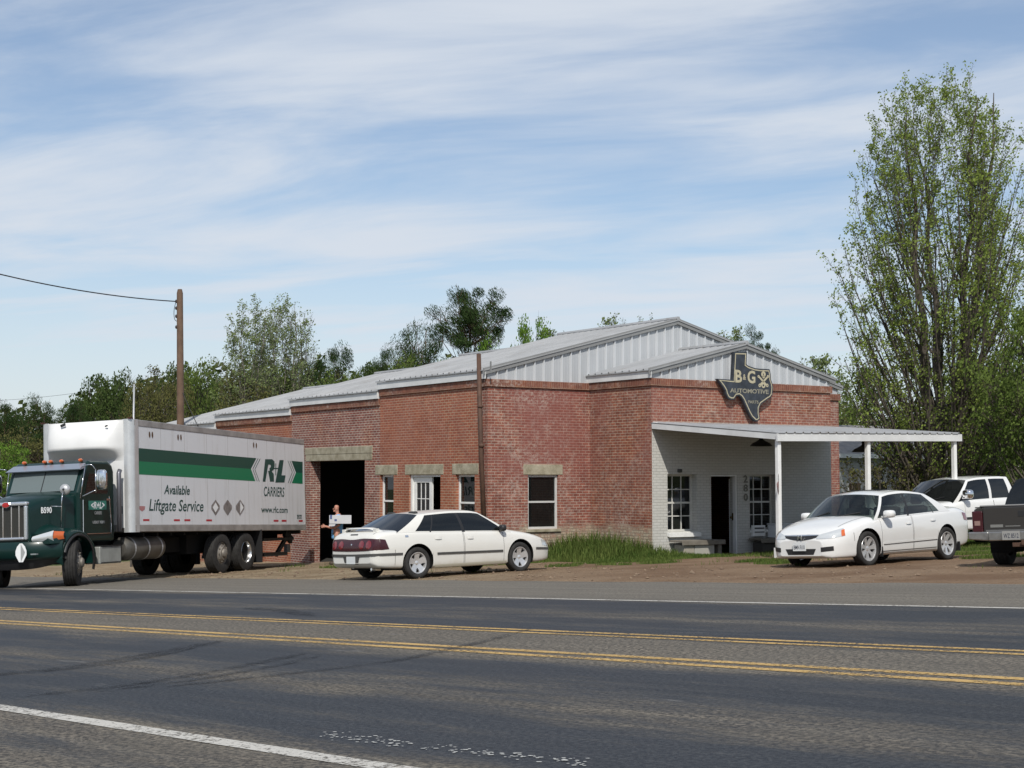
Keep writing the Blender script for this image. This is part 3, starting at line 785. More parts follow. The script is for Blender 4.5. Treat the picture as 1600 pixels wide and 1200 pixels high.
for i, (y0, y1, pz) in enumerate(BAYS):
    ez = pz + .24; rz = ez + 1.72
    zl = lambda x, ez=ez, rz=rz: ez + (rz - ez) * (x + .14) / 6.69
    zr_ = lambda x, ez=ez, rz=rz: ez + (rz - ez) * (13.24 - x) / 6.69
    mb = MB(); a = y0 - (.06 if i == 0 else -.002); bq = y1 + .05
    ribbed(mb, -.14, 6.55, a, bq, zl); ribbed(mb, 6.55, 13.24, a, bq, zr_)
    rf = mb.build("roof", METAL_ROOF, building)
    mb = MB(); mb.box(-.10 + .01*i, -.085 + .012*i, a + .02, bq - .02, pz + .005, ez - .035); mb.box(-.085 + .012*i, .28, a + .02, a + .035, pz + .005, ez - .02) if i else None
    mb.build("fascia", FASCIA, rf)
    mb = MB(); mb.tube([(6.55, a, rz + .03), (6.55, bq, rz + .03)], .07, 6); mb.build("ridge_cap", METAL_ROOF, rf)
    if i == 0:
        zz = lambda x: (zl(x) if x < 6.55 else zr_(x)) - .04
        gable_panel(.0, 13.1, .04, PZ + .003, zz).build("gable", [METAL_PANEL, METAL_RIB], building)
        mb = MB()
        for x0, x1, f_ in ((-.16, 6.55, zl), (6.55, 13.26, zr_)):
            mb.add([(x0, -.035, f_(x0) - .13), (x1, -.035, f_(x1) - .13), (x1, -.035, f_(x1) + .045), (x0, -.035, f_(x0) + .045), (x0, .0, f_(x0) + .045), (x1, .0, f_(x1) + .045), (x0, .0, f_(x0) - .13), (x1, .0, f_(x1) - .13)], [(0,1,2,3), (3,2,5,4), (0,6,7,1), (0,3,4,6), (1,7,5,2)])
        mb.build("rake_trim", METAL_TRIM, rf)
    else:
        pass
    # rear gable that closes the step down to the next bay
    mb = MB(); mb.prism([(0, pz - .3), (13.1, pz - .3), (13.1, ez - .04), (6.55, rz - .04), (0, ez - .04)], y1 + .01, y1 + .03, 'y'); mb.build("gable", METAL_PANEL, building)
# roof of the projecting front
EZ2 = PZ + .215; RZ2 = EZ2 + .85
z2l = lambda x: EZ2 + (RZ2 - EZ2) * (x - 3.26) / 3.42
z2r = lambda x: EZ2 + (RZ2 - EZ2) * (10.10 - x) / 3.42
mb = MB(); ribbed(mb, 3.26, 6.68, -2.80, .05, z2l); ribbed(mb, 6.68, 10.10, -2.80, .05, z2r); rf2 = mb.build("roof", METAL_ROOF, building)
mb = MB(); mb.tube([(6.68, -2.8, RZ2 + .03), (6.68, .05, RZ2 + .03)], .07, 6); mb.build("ridge_cap", METAL_ROOF, rf2)
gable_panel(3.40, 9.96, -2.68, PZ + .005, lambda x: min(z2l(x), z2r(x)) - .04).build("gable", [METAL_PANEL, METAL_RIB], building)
mb = MB()
for x0, x1, f_ in ((3.24, 6.68, z2l), (6.68, 10.12, z2r)):
    mb.add([(x0, -2.77, f_(x0) - .13), (x1, -2.77, f_(x1) - .13), (x1, -2.77, f_(x1) + .045), (x0, -2.77, f_(x0) + .045), (x0, -2.74, f_(x0) + .045), (x1, -2.74, f_(x1) + .045), (x0, -2.74, f_(x0) - .13), (x1, -2.74, f_(x1) - .13)], [(0,1,2,3), (3,2,5,4), (0,6,7,1), (0,3,4,6), (1,7,5,2)])
mb.build("rake_trim", METAL_TRIM, rf2)
mb = MB(); mb.box(3.30, 3.315, -2.78, .04, PZ + .006, EZ2 - .03); mb.build("fascia", FASCIA, rf2)

# windows and doors
def window(fn, u0, u1, z0, z1, rec, cols, rows_, sash=True, mat=None, bar=.028, fr=.06):
    mat = mat or ALU; d = rec
    mb = MB()
    mb.box(u0, u0 + fr, d, d + .07, z0, z1); mb.box(u1 - fr, u1, d, d + .07, z0, z1)
    mb.box(u0 + fr, u1 - fr, d, d + .07, z1 - fr, z1); mb.box(u0 + fr, u1 - fr, d, d + .07, z0, z0 + fr)
    zm = (z0 + z1) / 2
    if sash: mb.box(u0 + fr, u1 - fr, d + .004, d + .06, zm - .025, zm + .025)
    a0, a1, b0, b1 = u0 + fr, u1 - fr, z0 + fr, z1 - fr
    for i in range(1, cols): x = a0 + (a1 - a0) * i / cols; mb.box(x - bar/2, x + bar/2, d + .012, d + .052, b0, b1)
    for j in range(1, rows_):
        z = b0 + (b1 - b0) * j / rows_
        if sash and abs(z - zm) < .06: continue
        mb.box(a0, a1, d + .014, d + .050, z - bar/2, z + bar/2)
    w = mapped(mb, fn).build("window", mat, building)
    g = mapped(MB().add([(a0, d + .033, b0), (a1, d + .033, b0), (a1, d + .033, b1), (a0, d + .033, b1)], [(0,1,2,3)]), fn).build("pane", WIN_GLASS, w)
    return w
def lintel(fn, u0, u1, z0, z1):
    mb = MB(); mb.box(u0, u1, -.012, .2, z0 + .001, z1)
    return mapped(mb, fn).build("lintel", STONE, building, bevel=.012)
fa, fb, fd = FA(0), FB(0), FB(-2.68)
w = window(fb, *HB, .06, 1, 1); mapped((lambda m_: (m_.box(1.22, 2.36, -.05, .06, .60, .678), m_)[1])(MB()), fb).build("sill", STONE, w, bevel=.01)
lintel(fb, 1.14, 2.44, 2.14, 2.42)
for h, sign in ((HA1[0], True), (HA1[2], False)):
    w = window(fa, *h, .10, 1, 1, mat=WHITE_TRIM); mapped((lambda m_: (m_.box(h[0] - .05, h[1] + .004, -.05, .1, .54, .618), m_)[1])(MB()), fa).build("sill", STONE, w, bevel=.01)
    if sign:
        mb = MB(); mb.box(h[0] + .08, h[0] + .50, .19, .20, 1.55, 1.98); pn = mapped(mb, fa).build("poster", pbr("white poster", (.6, .6, .58), .7), w)
        mb = MB()
        for txt, q in (("JK", (.12, .30)), ("Jr", (.31, .47))):
            vs, fs = text_mesh(txt, q[0], q[1], 1.66, 1.90, .2, .02)
            mb.add([(h[0] + .58 - a_, .186, c_) for a_, c_, _ in vs], fs)
        mapped(mb, fa).build("lettering", pbr("poster ink", (.03, .03, .035), .6), pn)
lintel(fa, .45, 1.78, 2.151, 2.44); lintel(fa, 2.24, 4.36, 2.151, 2.44); lintel(fa, 4.80, 6.12, 2.151, 2.44)
mb = MB(); mb.box(6.32, 10.75, -.015, .30, 2.601, 2.80); mb.box(6.30, 10.80, -.022, .30, 2.803, 3.02); mapped(mb, fa).build("lintel", STONE, building, bevel=.012)
# side entrance: white glazed leaf shut, other half standing open and dark
mb = MB(); mb.box(4.02, 4.12, .05, .2, -.5, 2.15); mb.box(2.40, 4.02, .05, .2, 2.09, 2.15); mb.box(2.40, 2.44, .05, .2, -.5, 2.09)
dfr = mapped(mb, fa).build("door_frame", WHITE_TRIM, building)
mb = MB(); mb.box(3.02, 3.16, .1, .15, -.48, 2.08); mb.box(3.88, 4.01, .1, .15, -.48, 2.08); mb.box(3.16, 3.88, .1, .15, 1.93, 2.08); mb.box(3.16, 3.88, .1, .15, -.48, .55)
for k in (1, 2): mb.box(3.16 + .24*k - .012, 3.16 + .24*k + .012, .11, .14, .55, 1.93)
for k in (1, 2): mb.box(3.16, 3.88, .112, .138, .55 + .46*k - .012, .55 + .46*k + .012)
dl = mapped(mb, fa).build("door", WHITE_TRIM, building)
mapped(MB().add([(3.16, .125, .55), (3.88, .125, .55), (3.88, .125, 1.93), (3.16, .125, 1.93)], [(0,1,2,3)]), fa).build("pane", WIN_GLASS, dl)
# porch windows in deep reveals, with sills
for k, h in enumerate((HD[0], HD[2])):
    w = window(fd, *h, .22, 3, 4, mat=pbr("porch window paint", (.56, .555, .52), .6, var=.1), bar=.026, fr=.05)
    mb = MB()
    if k == 0:
        mb.prism([(-.10, .50), (.21, .56), (.21, .64), (-.10, .60)], h[0] - .02, h[1] + .06, 'x'); sl = mb.build("sill", WHITE_TRIM, w); sl.location.y = -2.68
    else:
        mb.box(h[0], h[1], -.08, .21, .56, .638); mapped(mb, fd).build("sill", WHITE_TRIM, w)
    if k == 0:
        mb = MB(); mb.box(h[0] + .36, h[0] + .66, .30, .31, 1.38, 1.72); mapped(mb, fd).build("paper_notice", pbr("notice paper", (.55, .56, .60), .8), w)
        mb = MB(); mb.box(h[0] + .36, h[0] + .68, .30, .34, .70, 1.0); mapped(mb, fd).build("carton", pbr("cream carton", (.45, .45, .36), .8), w)
        mb = MB(); mb.box(h[0] + .14, h[0] + .20, .30, .34, .70, .98); mb.box(h[0] + .23, h[0] + .30, .30, .34, .70, 1.02); mapped(mb, fd).build("blue_bottle", pbr("blue plastic", (.05, .16, .34), .5), w)
# porch door standing open inwards, hinged at the right
mb = MB(); mb.box(HD[1][1] - .05, HD[1][1] - .005, .02, .14, -.02, 2.135); mb.box(HD[1][0], HD[1][1] - .05, .02, .14, 2.10, 2.135); mapped(mb, fd).build("door_frame", WHITE_TRIM, building)
mb = MB(); mb.obox((HD[1][1] + .44, -2.68 + .345, 1.02), (.84, .045, 2.02)); pd = mb.build("door", WHITE_TRIM, building)
mb = MB(); mb.ball((HD[1][1] - .10, -2.68 + .16, .98), .035); mb.box(HD[1][1] - .06, HD[1][1] - .045, -2.68 + .12, -2.68 + .17, .90, 1.10); mb.build("handle", pbr("tarnished brass", (.12, .085, .03), .4, metal=.8), pd)
# house number, digits one above the other
mb = MB()
for ch, z in (("2", 1.93), ("8", 1.68), ("0", 1.43)):
    vs, fs = text_mesh(ch, 6.60, 6.75, z, z + .20, 0, .02, .01)
    mb.add([(a_, -2.695 + c_ * .5, b_) for a_, b_, c_ in vs], fs)
mb.build("house_number", pbr("dull grey digits", (.16, .155, .13), .6), building)
mb = MB(); mb.box(4.25, 4.36, -2.76, -2.68, 2.20, 2.29); mb.build("wall_fixture", pbr("dark fixture", (.05, .05, .045), .6), building, bevel=.01)

# canopy
CZ0, CYF = 3.51, -7.40
def cz(x, y):
    q = (y + 2.68) / (CYF + 2.68); f = (x - 3.38) / 6.6
    return CZ0 + (3.12 + .09 * f - CZ0) * q
mb = MB(); pr = []; x = 3.36
while x < 9.86:
    pr += [(x, 0), (x + .20, 0), (x + .225, .03), (x + .255, .03), (x + .28, 0)]; x += .28
pr = [q for q in pr if q[0] < 9.90]
mb.grid([[(a, y, cz(a, y) + h) for a, h in pr] for y in (-2.69, -4.2, -5.8, CYF - .05)])
canopy = mb.build("canopy", METAL_ROOF, building)
so = canopy.modifiers.new("thick", 'SOLIDIFY'); so.thickness = .012; so.offset = -1
def slanted(mb, a, b_, th, h0, h1):
    """board between two points, th wide in plan, from h0 to h1 below the canopy surface"""
    a, b_ = Vector((a[0], a[1], 0)), Vector((b_[0], b_[1], 0)); n = (b_ - a).normalized(); n = Vector((-n.y, n.x, 0)) * th
    vs = []
    for p in (a, b_, b_ + n, a + n):
        z = cz(p.x, p.y); vs += [(p.x, p.y, z - h1), (p.x, p.y, z - h0)]
    mb.add(vs, [(0,2,3,1), (2,4,5,3), (4,6,7,5), (6,0,1,7), (1,3,5,7), (0,6,4,2)])
mb = MB(); slanted(mb, (3.37, -2.70), (3.37, CYF), .04, .025, .165); mb.build("fascia", FASCIA, canopy)
mb = MB(); slanted(mb, (3.33, CYF - .03), (9.90, CYF - .03), .05, .018, .20); mb.build("fascia", FASCIA, canopy)
mb = MB(); slanted(mb, (9.89, CYF + .03), (9.89, -2.70), .04, .025, .165); mb.build("fascia", FASCIA, canopy)
mb = MB(); slanted(mb, (3.42, -2.71), (9.85, -2.71), .04, -.02, .12); mb.build("flashing", FASCIA, canopy)
mb = MB()
for k in range(6):
    y = -2.95 - k * .85; mb = MB(); slanted(mb, (3.42, y), (9.85, y), .05, .03, .15); mb.build("purlin", SOFFIT, canopy)
for x in (3.46, 6.50, 9.72):
    wpt = BM @ Vector((x, CYF + .10, 0)); zb = G(wpt.x, wpt.y) - .15
    mb = MB(); mb.box(x - .052, x + .052, CYF + .04, CYF + .145, zb, cz(x, CYF) - .17)
    if x < 4: mb.box(x - .10, x - .064, CYF + .02, CYF + .17, zb, .40)
    mb.build("post", WHITE_TRIM, canopy, bevel=.008)
# porch slab
mb = MB(); mb.box(3.45, 9.9, -6.6, -2.69, -.5, -.10); mb.build("porch_slab", pbr("dirty porch concrete", (.15, .135, .105), .9, col2=(.22, .20, .165), scale=2.0), building, bevel=.02)  # concrete colour darkened to deepen the shade of the porch
# leaning vent pipe beside the corner
pt = lambda px, py, x: on_plane(px, py, BM, 0, x)
a = pt(748, 553, -.14); b_ = pt(757, 830, -.14)
mb = MB(); mb.tube([a, (a + b_) / 2 + Vector((-.01, .02, 0)), b_], .062, 10); mid = a.lerp(b_, .52)
mb.tube([mid - Vector((0, 0, .05)), mid + Vector((0, 0, .05))], .075, 10); q = a.lerp(b_, .3); mb.tube([q - Vector((0, 0, .03)), q + Vector((0, 0, .03))], .072, 10)
mb.tube([mid + Vector((-.02, -.03, .1)), mid + Vector((-.05, .05, .5)), a.lerp(b_, .1) + Vector((-.06, 0, 0))], .008, 5)
mb.build("vent_pipe", RUST, building, smooth=True)
mb = MB(); q = pt(766, 573, -.12); mb.box(q.x, q.x + .03, q.y - .02, q.y + .02, q.z - .12, q.z + .14); mb.build("roof_bracket", METAL_TRIM, building)

# state-shaped sign on the front gable
SGY = -2.87
spx = [(430,125),(560,128),(556,190),(553,250),(572,264),(600,275),(640,288),(690,295),(740,296),(785,300),(796,350),(798,400),(812,440),(820,480),(812,560),(790,590),(770,600),(735,625),(700,650),(682,690),(682,740),(692,800),(660,824),(640,820),(600,780),(575,735),(560,700),(540,655),(520,610),(500,580),(480,565),(455,568),(440,590),(430,606),(400,606),(370,592),(348,550),(340,515),(320,480),(290,440),(260,395),(415,405)]
def S(cx_, cy_, y=SGY): return on_plane(1080 + cx_ * .15625, 530 + cy_ * .15625, BM, 1, y)
out2 = [(p.x, p.z) for p in (S(*q) for q in spx)]
sc_ = Vector((sum(p[0] for p in out2) / len(out2), sum(p[1] for p in out2) / len(out2)))
sign = empty("shop_sign", BM @ Vector((sc_.x, SGY, sc_.y)), math.atan2(E1.y, E1.x))
tag(sign, "dark board cut in the outline of a state, cream lettering, hung above the porch roof", "sign")
loc = [(p[0] - sc_.x, p[1] - sc_.y) for p in out2]
MB().prism(loc, 0.0, .10, 'y').build("board", pbr("dark slate board", (.030, .036, .046), .55, var=.5, scale=4), sign, bevel=.006)
CREAM = pbr("cream sign paint", (.40, .36, .25), .6, var=.15, scale=8)
CREAM_WORN = pbr("worn cream sign paint", (.24, .225, .175), .7, var=.4, scale=14)
def inset(poly, d):
    n = len(poly); o = []
    ar = sum(poly[i][0]*poly[(i+1)%n][1] - poly[(i+1)%n][0]*poly[i][1] for i in range(n)); sg = 1 if ar > 0 else -1
    for i in range(n):
        a, b_, c = Vector(poly[i-1]), Vector(poly[i]), Vector(poly[(i+1) % n])
        e1, e2 = (b_ - a).normalized(), (c - b_).normalized()
        n1, n2 = Vector((-e1.y, e1.x)) * sg, Vector((-e2.y, e2.x)) * sg
        k = (n1 + n2); k = k / max(.45, k.length_squared / 2) 
        o.append(tuple(b_ + k * d))
    return o
i1, i2 = inset(loc, .038), inset(loc, .068)
mb = MB(); n_ = len(loc)
mb.add([(p[0], -.006, p[1]) for p in i1] + [(p[0], -.006, p[1]) for p in i2], [(k, (k+1) % n_, n_ + (k+1) % n_, n_ + k) for k in range(n_)])
mb.build("border", CREAM, sign)
def sign_text(name, txt, c0, c1, mat, weight=.0, shear=0):
    a, b_ = S(*c0), S(*c1)
    vs, fs = text_mesh(txt, a.x - sc_.x, b_.x - sc_.x, min(a.z, b_.z) - sc_.y, max(a.z, b_.z) - sc_.y, shear, weight)
    MB().add([(v[0], -.008, v[1]) for v in vs], fs).build(name, mat, sign)
sign_text("lettering", "B", (438, 305), (507, 436), CREAM, .03)
sign_text("lettering", "&", (516, 350), (546, 408), CREAM, .02)
sign_text("lettering", "G", (560, 312), (640, 444), CREAM, .03)
sign_text("lettering", "AUTOMOTIVE", (386, 488), (772, 550), CREAM_WORN, .03)
sign_text("lettering", "PARTS", (566, 610), (672, 646), CREAM_WORN, .02)
# piston over two crossed spanners
mb = MB()
def bar2(p, q, w):
    a, b_ = S(*p), S(*q); a = Vector((a.x - sc_.x, a.z - sc_.y)); b_ = Vector((b_.x - sc_.x, b_.z - sc_.y)); d = (b_ - a).normalized(); nn = Vector((-d.y, d.x)) * w
    mb.add([(v.x, -.008, v.y) for v in (a - nn, b_ - nn, b_ + nn, a + nn)], [(0,1,2,3)])
def disc2(p, r, r2=0):
    a = S(*p); cx_, cz_ = a.x - sc_.x, a.z - sc_.y; k = 14
    mb.add([(cx_ + r*math.cos(6.2832*i/k), -.009, cz_ + r*math.sin(6.2832*i/k)) for i in range(k)] + [(cx_ + r2*math.cos(6.2832*i/k), -.009, cz_ + r2*math.sin(6.2832*i/k)) for i in range(k)], [(i, (i+1) % k, k + (i+1) % k, k + i) for i in range(k)])
bar2((685, 460), (765, 375), .028); bar2((752, 460), (676, 375), .028)
disc2((720, 350), .085, .02); disc2((722, 375), .05, 0); disc2((683, 462), .05, .015); disc2((758, 462), .05, .015); disc2((672, 372), .04, .01); disc2((765, 372), .04, .01); disc2((720, 462), .075, .03)
mb.build("emblem", CREAM, sign)
for q in ((-.5, -.44, .10, .2, .25, .31), (.44, .5, .10, .2, .25, .31), (.1, .16, .10, .19, -.55, -.49)): MB().box(*q).build("bracket", METAL_TRIM, sign)
# ------------------------------------------------------------------ vehicles
def curve1(tab):
    """smooth monotone-ish interpolation of (x, value) pairs"""
    xs_ = np.array([q[0] for q in tab], float); vs = np.array([q[1] for q in tab], float)
    n = len(xs_); d = np.diff(vs) / np.diff(xs_); m_ = np.zeros(n)
    m_[0], m_[-1] = d[0], d[-1]
    for i in range(1, n - 1):
        m_[i] = 0 if d[i-1] * d[i] <= 0 else 2 * d[i-1] * d[i] / (d[i-1] + d[i])
    def f(x):
        x = min(max(x, xs_[0]), xs_[-1]); i = min(max(int(np.searchsorted(xs_, x)) - 1, 0), n - 2)
        h = xs_[i+1] - xs_[i]; t_ = (x - xs_[i]) / h
        return float((2*t_**3 - 3*t_**2 + 1)*vs[i] + (t_**3 - 2*t_**2 + t_)*h*m_[i] + (-2*t_**3 + 3*t_**2)*vs[i+1] + (t_**3 - t_**2)*h*m_[i+1])
    return f
SECT = [(0, 0, 0), (.78, 0, 0), (.92, .02, 0), (.965, .10, 0), (.985, .30, 0), (1.0, .55, 0), (.992, .75, 0), (.965, .93, 0), (.93, 1.0, 0), (.86, 1.0, .42), (.74, 1.0, .70), (.5, 1.0, .90), (.25, 1.0, .98), (0, 1.0, 1.0)]
def section(w, zb, zs, zt, sect):
    """half section: rows (frac of half width, frac of side height, frac of crown)"""
    ctl = [Vector((0, q[0] * w, zb + (zs - zb) * q[1] + (zt - zs) * q[2])) for q in sect]
    return ctl
def make_body(root, sp):
    """lofted lower body with true wheel openings; returns (body, bvh)"""
    sect = sp.get("sect", SECT)
    W_, B_, S_, T_ = (curve1(sp[k]) for k in ("w", "zb", "zs", "zt"))
    x0, x1 = sp["zt"][0][0], sp["zt"][-1][0]
    doors = sp.get("doors", [])
    xs_ = sorted(set([round(x0 + (x1 - x0) * i / 96, 4) for i in range(97)]))
    for e in (x0, x1):
        s_ = 1 if e == x0 else -1
        xs_ += [e + s_ * .006, e + s_ * .015, e + s_ * .03]
    for dset in doors: xs_ = [q for q in xs_ if abs(q - dset[0]) > .02 and abs(q - dset[1]) > .02] + list(dset[:2])
    xs_ = sorted(set(xs_))
    bm = bmesh.new(); rows = []; nk = len(sect)
    # denser half section by smooth resampling
    for x in xs_:
        c = section(W_(x), B_(x), S_(x), T_(x), sect)
        cl = catmull(c, 3)
        full = [Vector((x, -p.y, p.z)) for p in cl[::-1]] + [Vector((x, p.y, p.z)) for p in cl[1:]]
        rows.append([bm.verts.new(p) for p in full])
    nf = len(rows[0]); half = nf // 2
    fl = bm.faces.layers.int.new("tagk")
    for i in range(len(rows) - 1):
        xm = (xs_[i] + xs_[i+1]) / 2
        for j in range(nf - 1):
            f = bm.faces.new((rows[i][j], rows[i][j+1], rows[i+1][j+1], rows[i+1][j]))
            f.smooth = True
            kh = abs(j + .5 - half)          # 0 at bottom centre
            # resampled index -> control index
            ci = kh / 3
            tagv = 0
            for di, dset in enumerate(doors):
                if dset[0] <= xm <= dset[1] and 2.6 < ci < 8.0: tagv = di * 2 + (1 if j < half else 2)
            f[fl] = tagv
    for r, rev in ((rows[0], False), (rows[-1], True)):
        f = bm.faces.new(r if rev else r[::-1])
    # wheel openings
    R = sp["arch_r"]
    for xa in sp["axles"]:
        zc = sp["wheel_r"] + sp.get("arch_dz", 0.0)
        kill = []
        for f in bm.faces:
            c = f.calc_center_median()
            if len(f.verts) == 4 and abs(c.y) > .50 * sp["half"] and math.hypot(c.x - xa, c.z - zc) < R and c.z < zc + R: kill.append(f)
        bmesh.ops.delete(bm, geom=kill, context='FACES')
        for e in bm.edges:
            if len(e.link_faces) == 1:
                for v in e.verts:
                    d = math.hypot(v.co.x - xa, v.co.z - zc)
                    if abs(d - R) < .09 and abs(v.co.y) > .6 * sp["half"] and d > 1e-4 and v.co.z > sp["wheel_r"] * .55:
                        v.co.x = xa + (v.co.x - xa) / d * R; v.co.z = zc + (v.co.z - zc) / d * R
    bm.normal_update()
    # closed copy for ray casts before the doors come off
    bvh = BVHTree.FromBMesh(bm)
    # doors become meshes of their own
    out = []
    for di in range(len(doors) * 2):
        fs = [f for f in bm.faces if f[fl] == di + 1]
        if not fs: continue
        vm = {}; mb = MB()
        for f in fs:
            idx = []
            for v in f.verts:
                if v not in vm:
                    vm[v] = len(mb.v); mb.v.append(tuple(v.co))
                idx.append(vm[v])
            mb.f.append(tuple(idx)); mb.m.append(0)
        xsd = [q[0] for q in mb.v]; xa_, xb_ = min(xsd), max(xsd); zsd = [q[2] for q in mb.v]; za_ = min(zsd)
        mb.v = [(x + (.008 if abs(x - xa_) < 1e-4 else -.008 if abs(x - xb_) < 1e-4 else 0), y, z + (.006 if abs(z - za_) < .012 else 0)) for x, y, z in mb.v]
        o = mb.build("door", sp["paint"], root, smooth=True)
        out.append(o)
        bmesh.ops.delete(bm, geom=fs, context='FACES')
    me = bpy.data.meshes.new("body"); bm.to_mesh(me); bm.free()
    me.materials.append(sp["paint"])
    body = bpy.data.objects.new("body", me); COL.objects.link(body); body.parent = root
    # dark inner tub and wheel housings
    mb = MB(); hw = sp["half"] * .80
    mb.box(sp["tub"][0], sp["tub"][1], -hw, hw, sp["tub"][2], sp["tub"][3])
    if sp.get("floor_span"): mb.box(sp["floor_span"][0], sp["floor_span"][1], -hw * .9, hw * .9, sp["tub"][2] - .02, sp["tub"][2] + .10)
    for xa in sp["axles"]:
        for s_ in (-1, 1):
            zc = sp["wheel_r"] + sp.get("arch_dz", 0.0); k = 20; y0_, y1_ = s_ * sp["half"] * .93, s_ * sp["half"] * .5
            arc = [(xa + (R + .004) * math.cos(math.pi * (i / k * 1.24 - .12)), zc + (R + .004) * math.sin(math.pi * (i / k * 1.24 - .12))) for i in range(k + 1)]
            mb.grid([[(a, y0_, c) for a, c in arc], [(a, y1_, c) for a, c in arc]])
            mb.add([(a, y1_, c) for a, c in arc], [tuple(range(k + 1))])
    mb.build("underbody", DARK, root)
    return body, bvh, out

def patch(name, bvh, top, bot, mat, parent, dirv, n=10, m_=4, off=.004, lift=None, rim=0.0):
    """strip that hugs the body between two outlines, found by casting along dirv"""
    top = catmull([Vector(p) for p in top], max(1, n // (len(top) - 1))) if len(top) > 2 else [Vector(top[0]).lerp(Vector(top[1]), i / n) for i in range(n + 1)]
    bot = catmull([Vector(p) for p in bot], max(1, n // (len(bot) - 1))) if len(bot) > 2 else [Vector(bot[0]).lerp(Vector(bot[1]), i / n) for i in range(n + 1)]
    k = min(len(top), len(bot)); d = Vector(dirv).normalized(); rows = []
    for j in range(m_ + 1):
        r = []
        for i in range(k):
            p = top[i].lerp(bot[i], j / m_)
            h, nn, _, _ = bvh.ray_cast(p - d * 3.0, d)
            if h is not None:
                if nn.dot(d) > 0: nn = -nn
                h = h + nn * (off if lift is None else lift(i / (k - 1), j / m_))
                p = h
            r.append(p)
        rows.append(r)
    mb = MB().grid(rows)
    o = mb.build(name, mat, parent, smooth=True)
    if rim:
        so = o.modifiers.new("thick", 'SOLIDIFY'); so.thickness = rim; so.offset = 0
    return o

def greenhouse(root, sp):
    """pillars and roof as one mesh, every glass a mesh of its own"""
    W_, S_ = curve1(sp["w"]), curve1(sp["zs"]); T_ = curve1(sp["zt"])
    zr = curve1(sp["roof"]); wr = curve1(sp["roof_w"]); crown = sp.get("crown", .05)
    cols = sp["cols"]; glassc = sp["glass_cols"]
    bw = sp.get("belt_w", .935)
    def belt(x, s_): return Vector((x, s_ * W_(x) * bw, S_(x) + sp.get("belt_dz", 0.0)))
    def rail(x, s_): return Vector((x, s_ * wr(x), zr(x)))
    def sidept(xb, xt, t_, s_):
        a, c = belt(xb, s_), rail(xt, s_); p = a.lerp(c, t_)
        p.y += s_ * .035 * math.sin(math.pi * t_) ; return p
    ts = [0, .05, .2, .4, .6, .8, .91, 1.0]
    fm = MB(); bk = MB()
    sub = 6
    glasses = []
    for s_ in (-1, 1):
        cc = []
        for i in range(len(cols) - 1):
            for k in range(sub): cc.append((cols[i][0] + (cols[i+1][0] - cols[i][0]) * k / sub, cols[i][1] + (cols[i+1][1] - cols[i][1]) * k / sub, i))
        cc.append((cols[-1][0], cols[-1][1], len(cols) - 2))
        P = [[sidept(a, c, t_, s_) for t_ in ts] for a, c, _ in cc]
        gm_ = {}
        for i in range(len(cc) - 1):
            for j in range(len(ts) - 1):
                q = [P[i][j], P[i+1][j], P[i+1][j+1], P[i][j+1]]
                ci = cc[i][2]
                if ci in sp.get('black_cols', ()) and j <= 5: bk.add(q, [(0, 1, 2, 3)]); continue
                if ci in glassc and 1 <= j <= 5:
                    g = gm_.setdefault(ci, MB()); g.add(q, [(0, 1, 2, 3)])
                else: fm.add(q, [(0, 1, 2, 3)])
        glasses += list(gm_.values())
    # front and rear screens
    def screen(xb, xt, bow_b, bow_t, base_drop, inset_):
        nu, nv = 12, 8; rows = []
        for j in range(nv + 1):
            t_ = j / nv; r = []
            a, c = sidept(xb, xt, t_, -1), sidept(xb, xt, t_, 1)
            for i in range(nu + 1):
                u = i / nu; p = a.lerp(c, u); k = 1 - (2*u - 1) ** 2
                p.x += (bow_b + (bow_t - bow_b) * t_) * k; p.z += crown * k * t_ - base_drop * k * (1 - t_); r.append(p)
            rows.append(r)
        return rows
    fs = screen(cols[0][0], cols[0][1], sp["bow"][0], sp["bow"][1], sp.get("drop_f", 0), 0)
    rs = screen(cols[-1][0], cols[-1][1], -sp["bow"][2], -sp["bow"][3], sp.get("drop_r", 0), 0)
    nu = 12
    rows = []
    for j in range(13):
        v = j / 12; r = []
        for i in range(nu + 1):
            a, c = fs[-1][i], rs[-1][i]; x = a.x + (c.x - a.x) * v; u = i / nu; k = 1 - (2*u - 1) ** 2
            xe = fs[-1][0].x + (rs[-1][0].x - fs[-1][0].x) * v
            r.append((x, (2*u - 1) * wr(xe), zr(xe) + crown * k))
        rows.append(r)
    fm.grid(rows)
    fm.build(sp.get("roof_name", "roof"), sp["paint"], root, smooth=True, weld=True, auto=50)
    MB().grid(fs).build("windshield", sp["glass"], root, smooth=True)
    # black ceramic edge and wipers at the foot of the windshield
    if sp.get("rear_glass", True): MB().grid(rs).build("rear_window", sp.get("rglass", sp["glass"]), root, smooth=True)
    if bk.v: bk.build('pillar_trim', BLACK_PLASTIC, root, smooth=True)
    for g in glasses: g.build("side_window", sp.get("sglass", sp["glass"]), root, smooth=True, weld=True)
    for s0 in (-.55, .02):
        MB().tube([fs[0][int(6 + s0 * 8)] + Vector((.02, 0, .012)), fs[2][int(6 + s0 * 8) + 4] + Vector((.015, 0, .012))], .012, 5).build("wiper", BLACK_PLASTIC, root)
    return fs, rs
def seats(root, xsf, zf, w, mat, H=.62):
    for x in xsf:
        for s_ in (-1, 1):
            y = s_ * w; mb = MB()
            mb.obox((x, y, zf + .12), (.5, .5, .16)); mb.obox((x - .27, y, zf + .45), (.16, .5, H), (0, -.22, 0)); mb.obox((x - .36, y, zf + .45 + H/2 + .12), (.10, .26, .18), (0, -.2, 0))
            mb.build("seat", mat, root, bevel=.04)
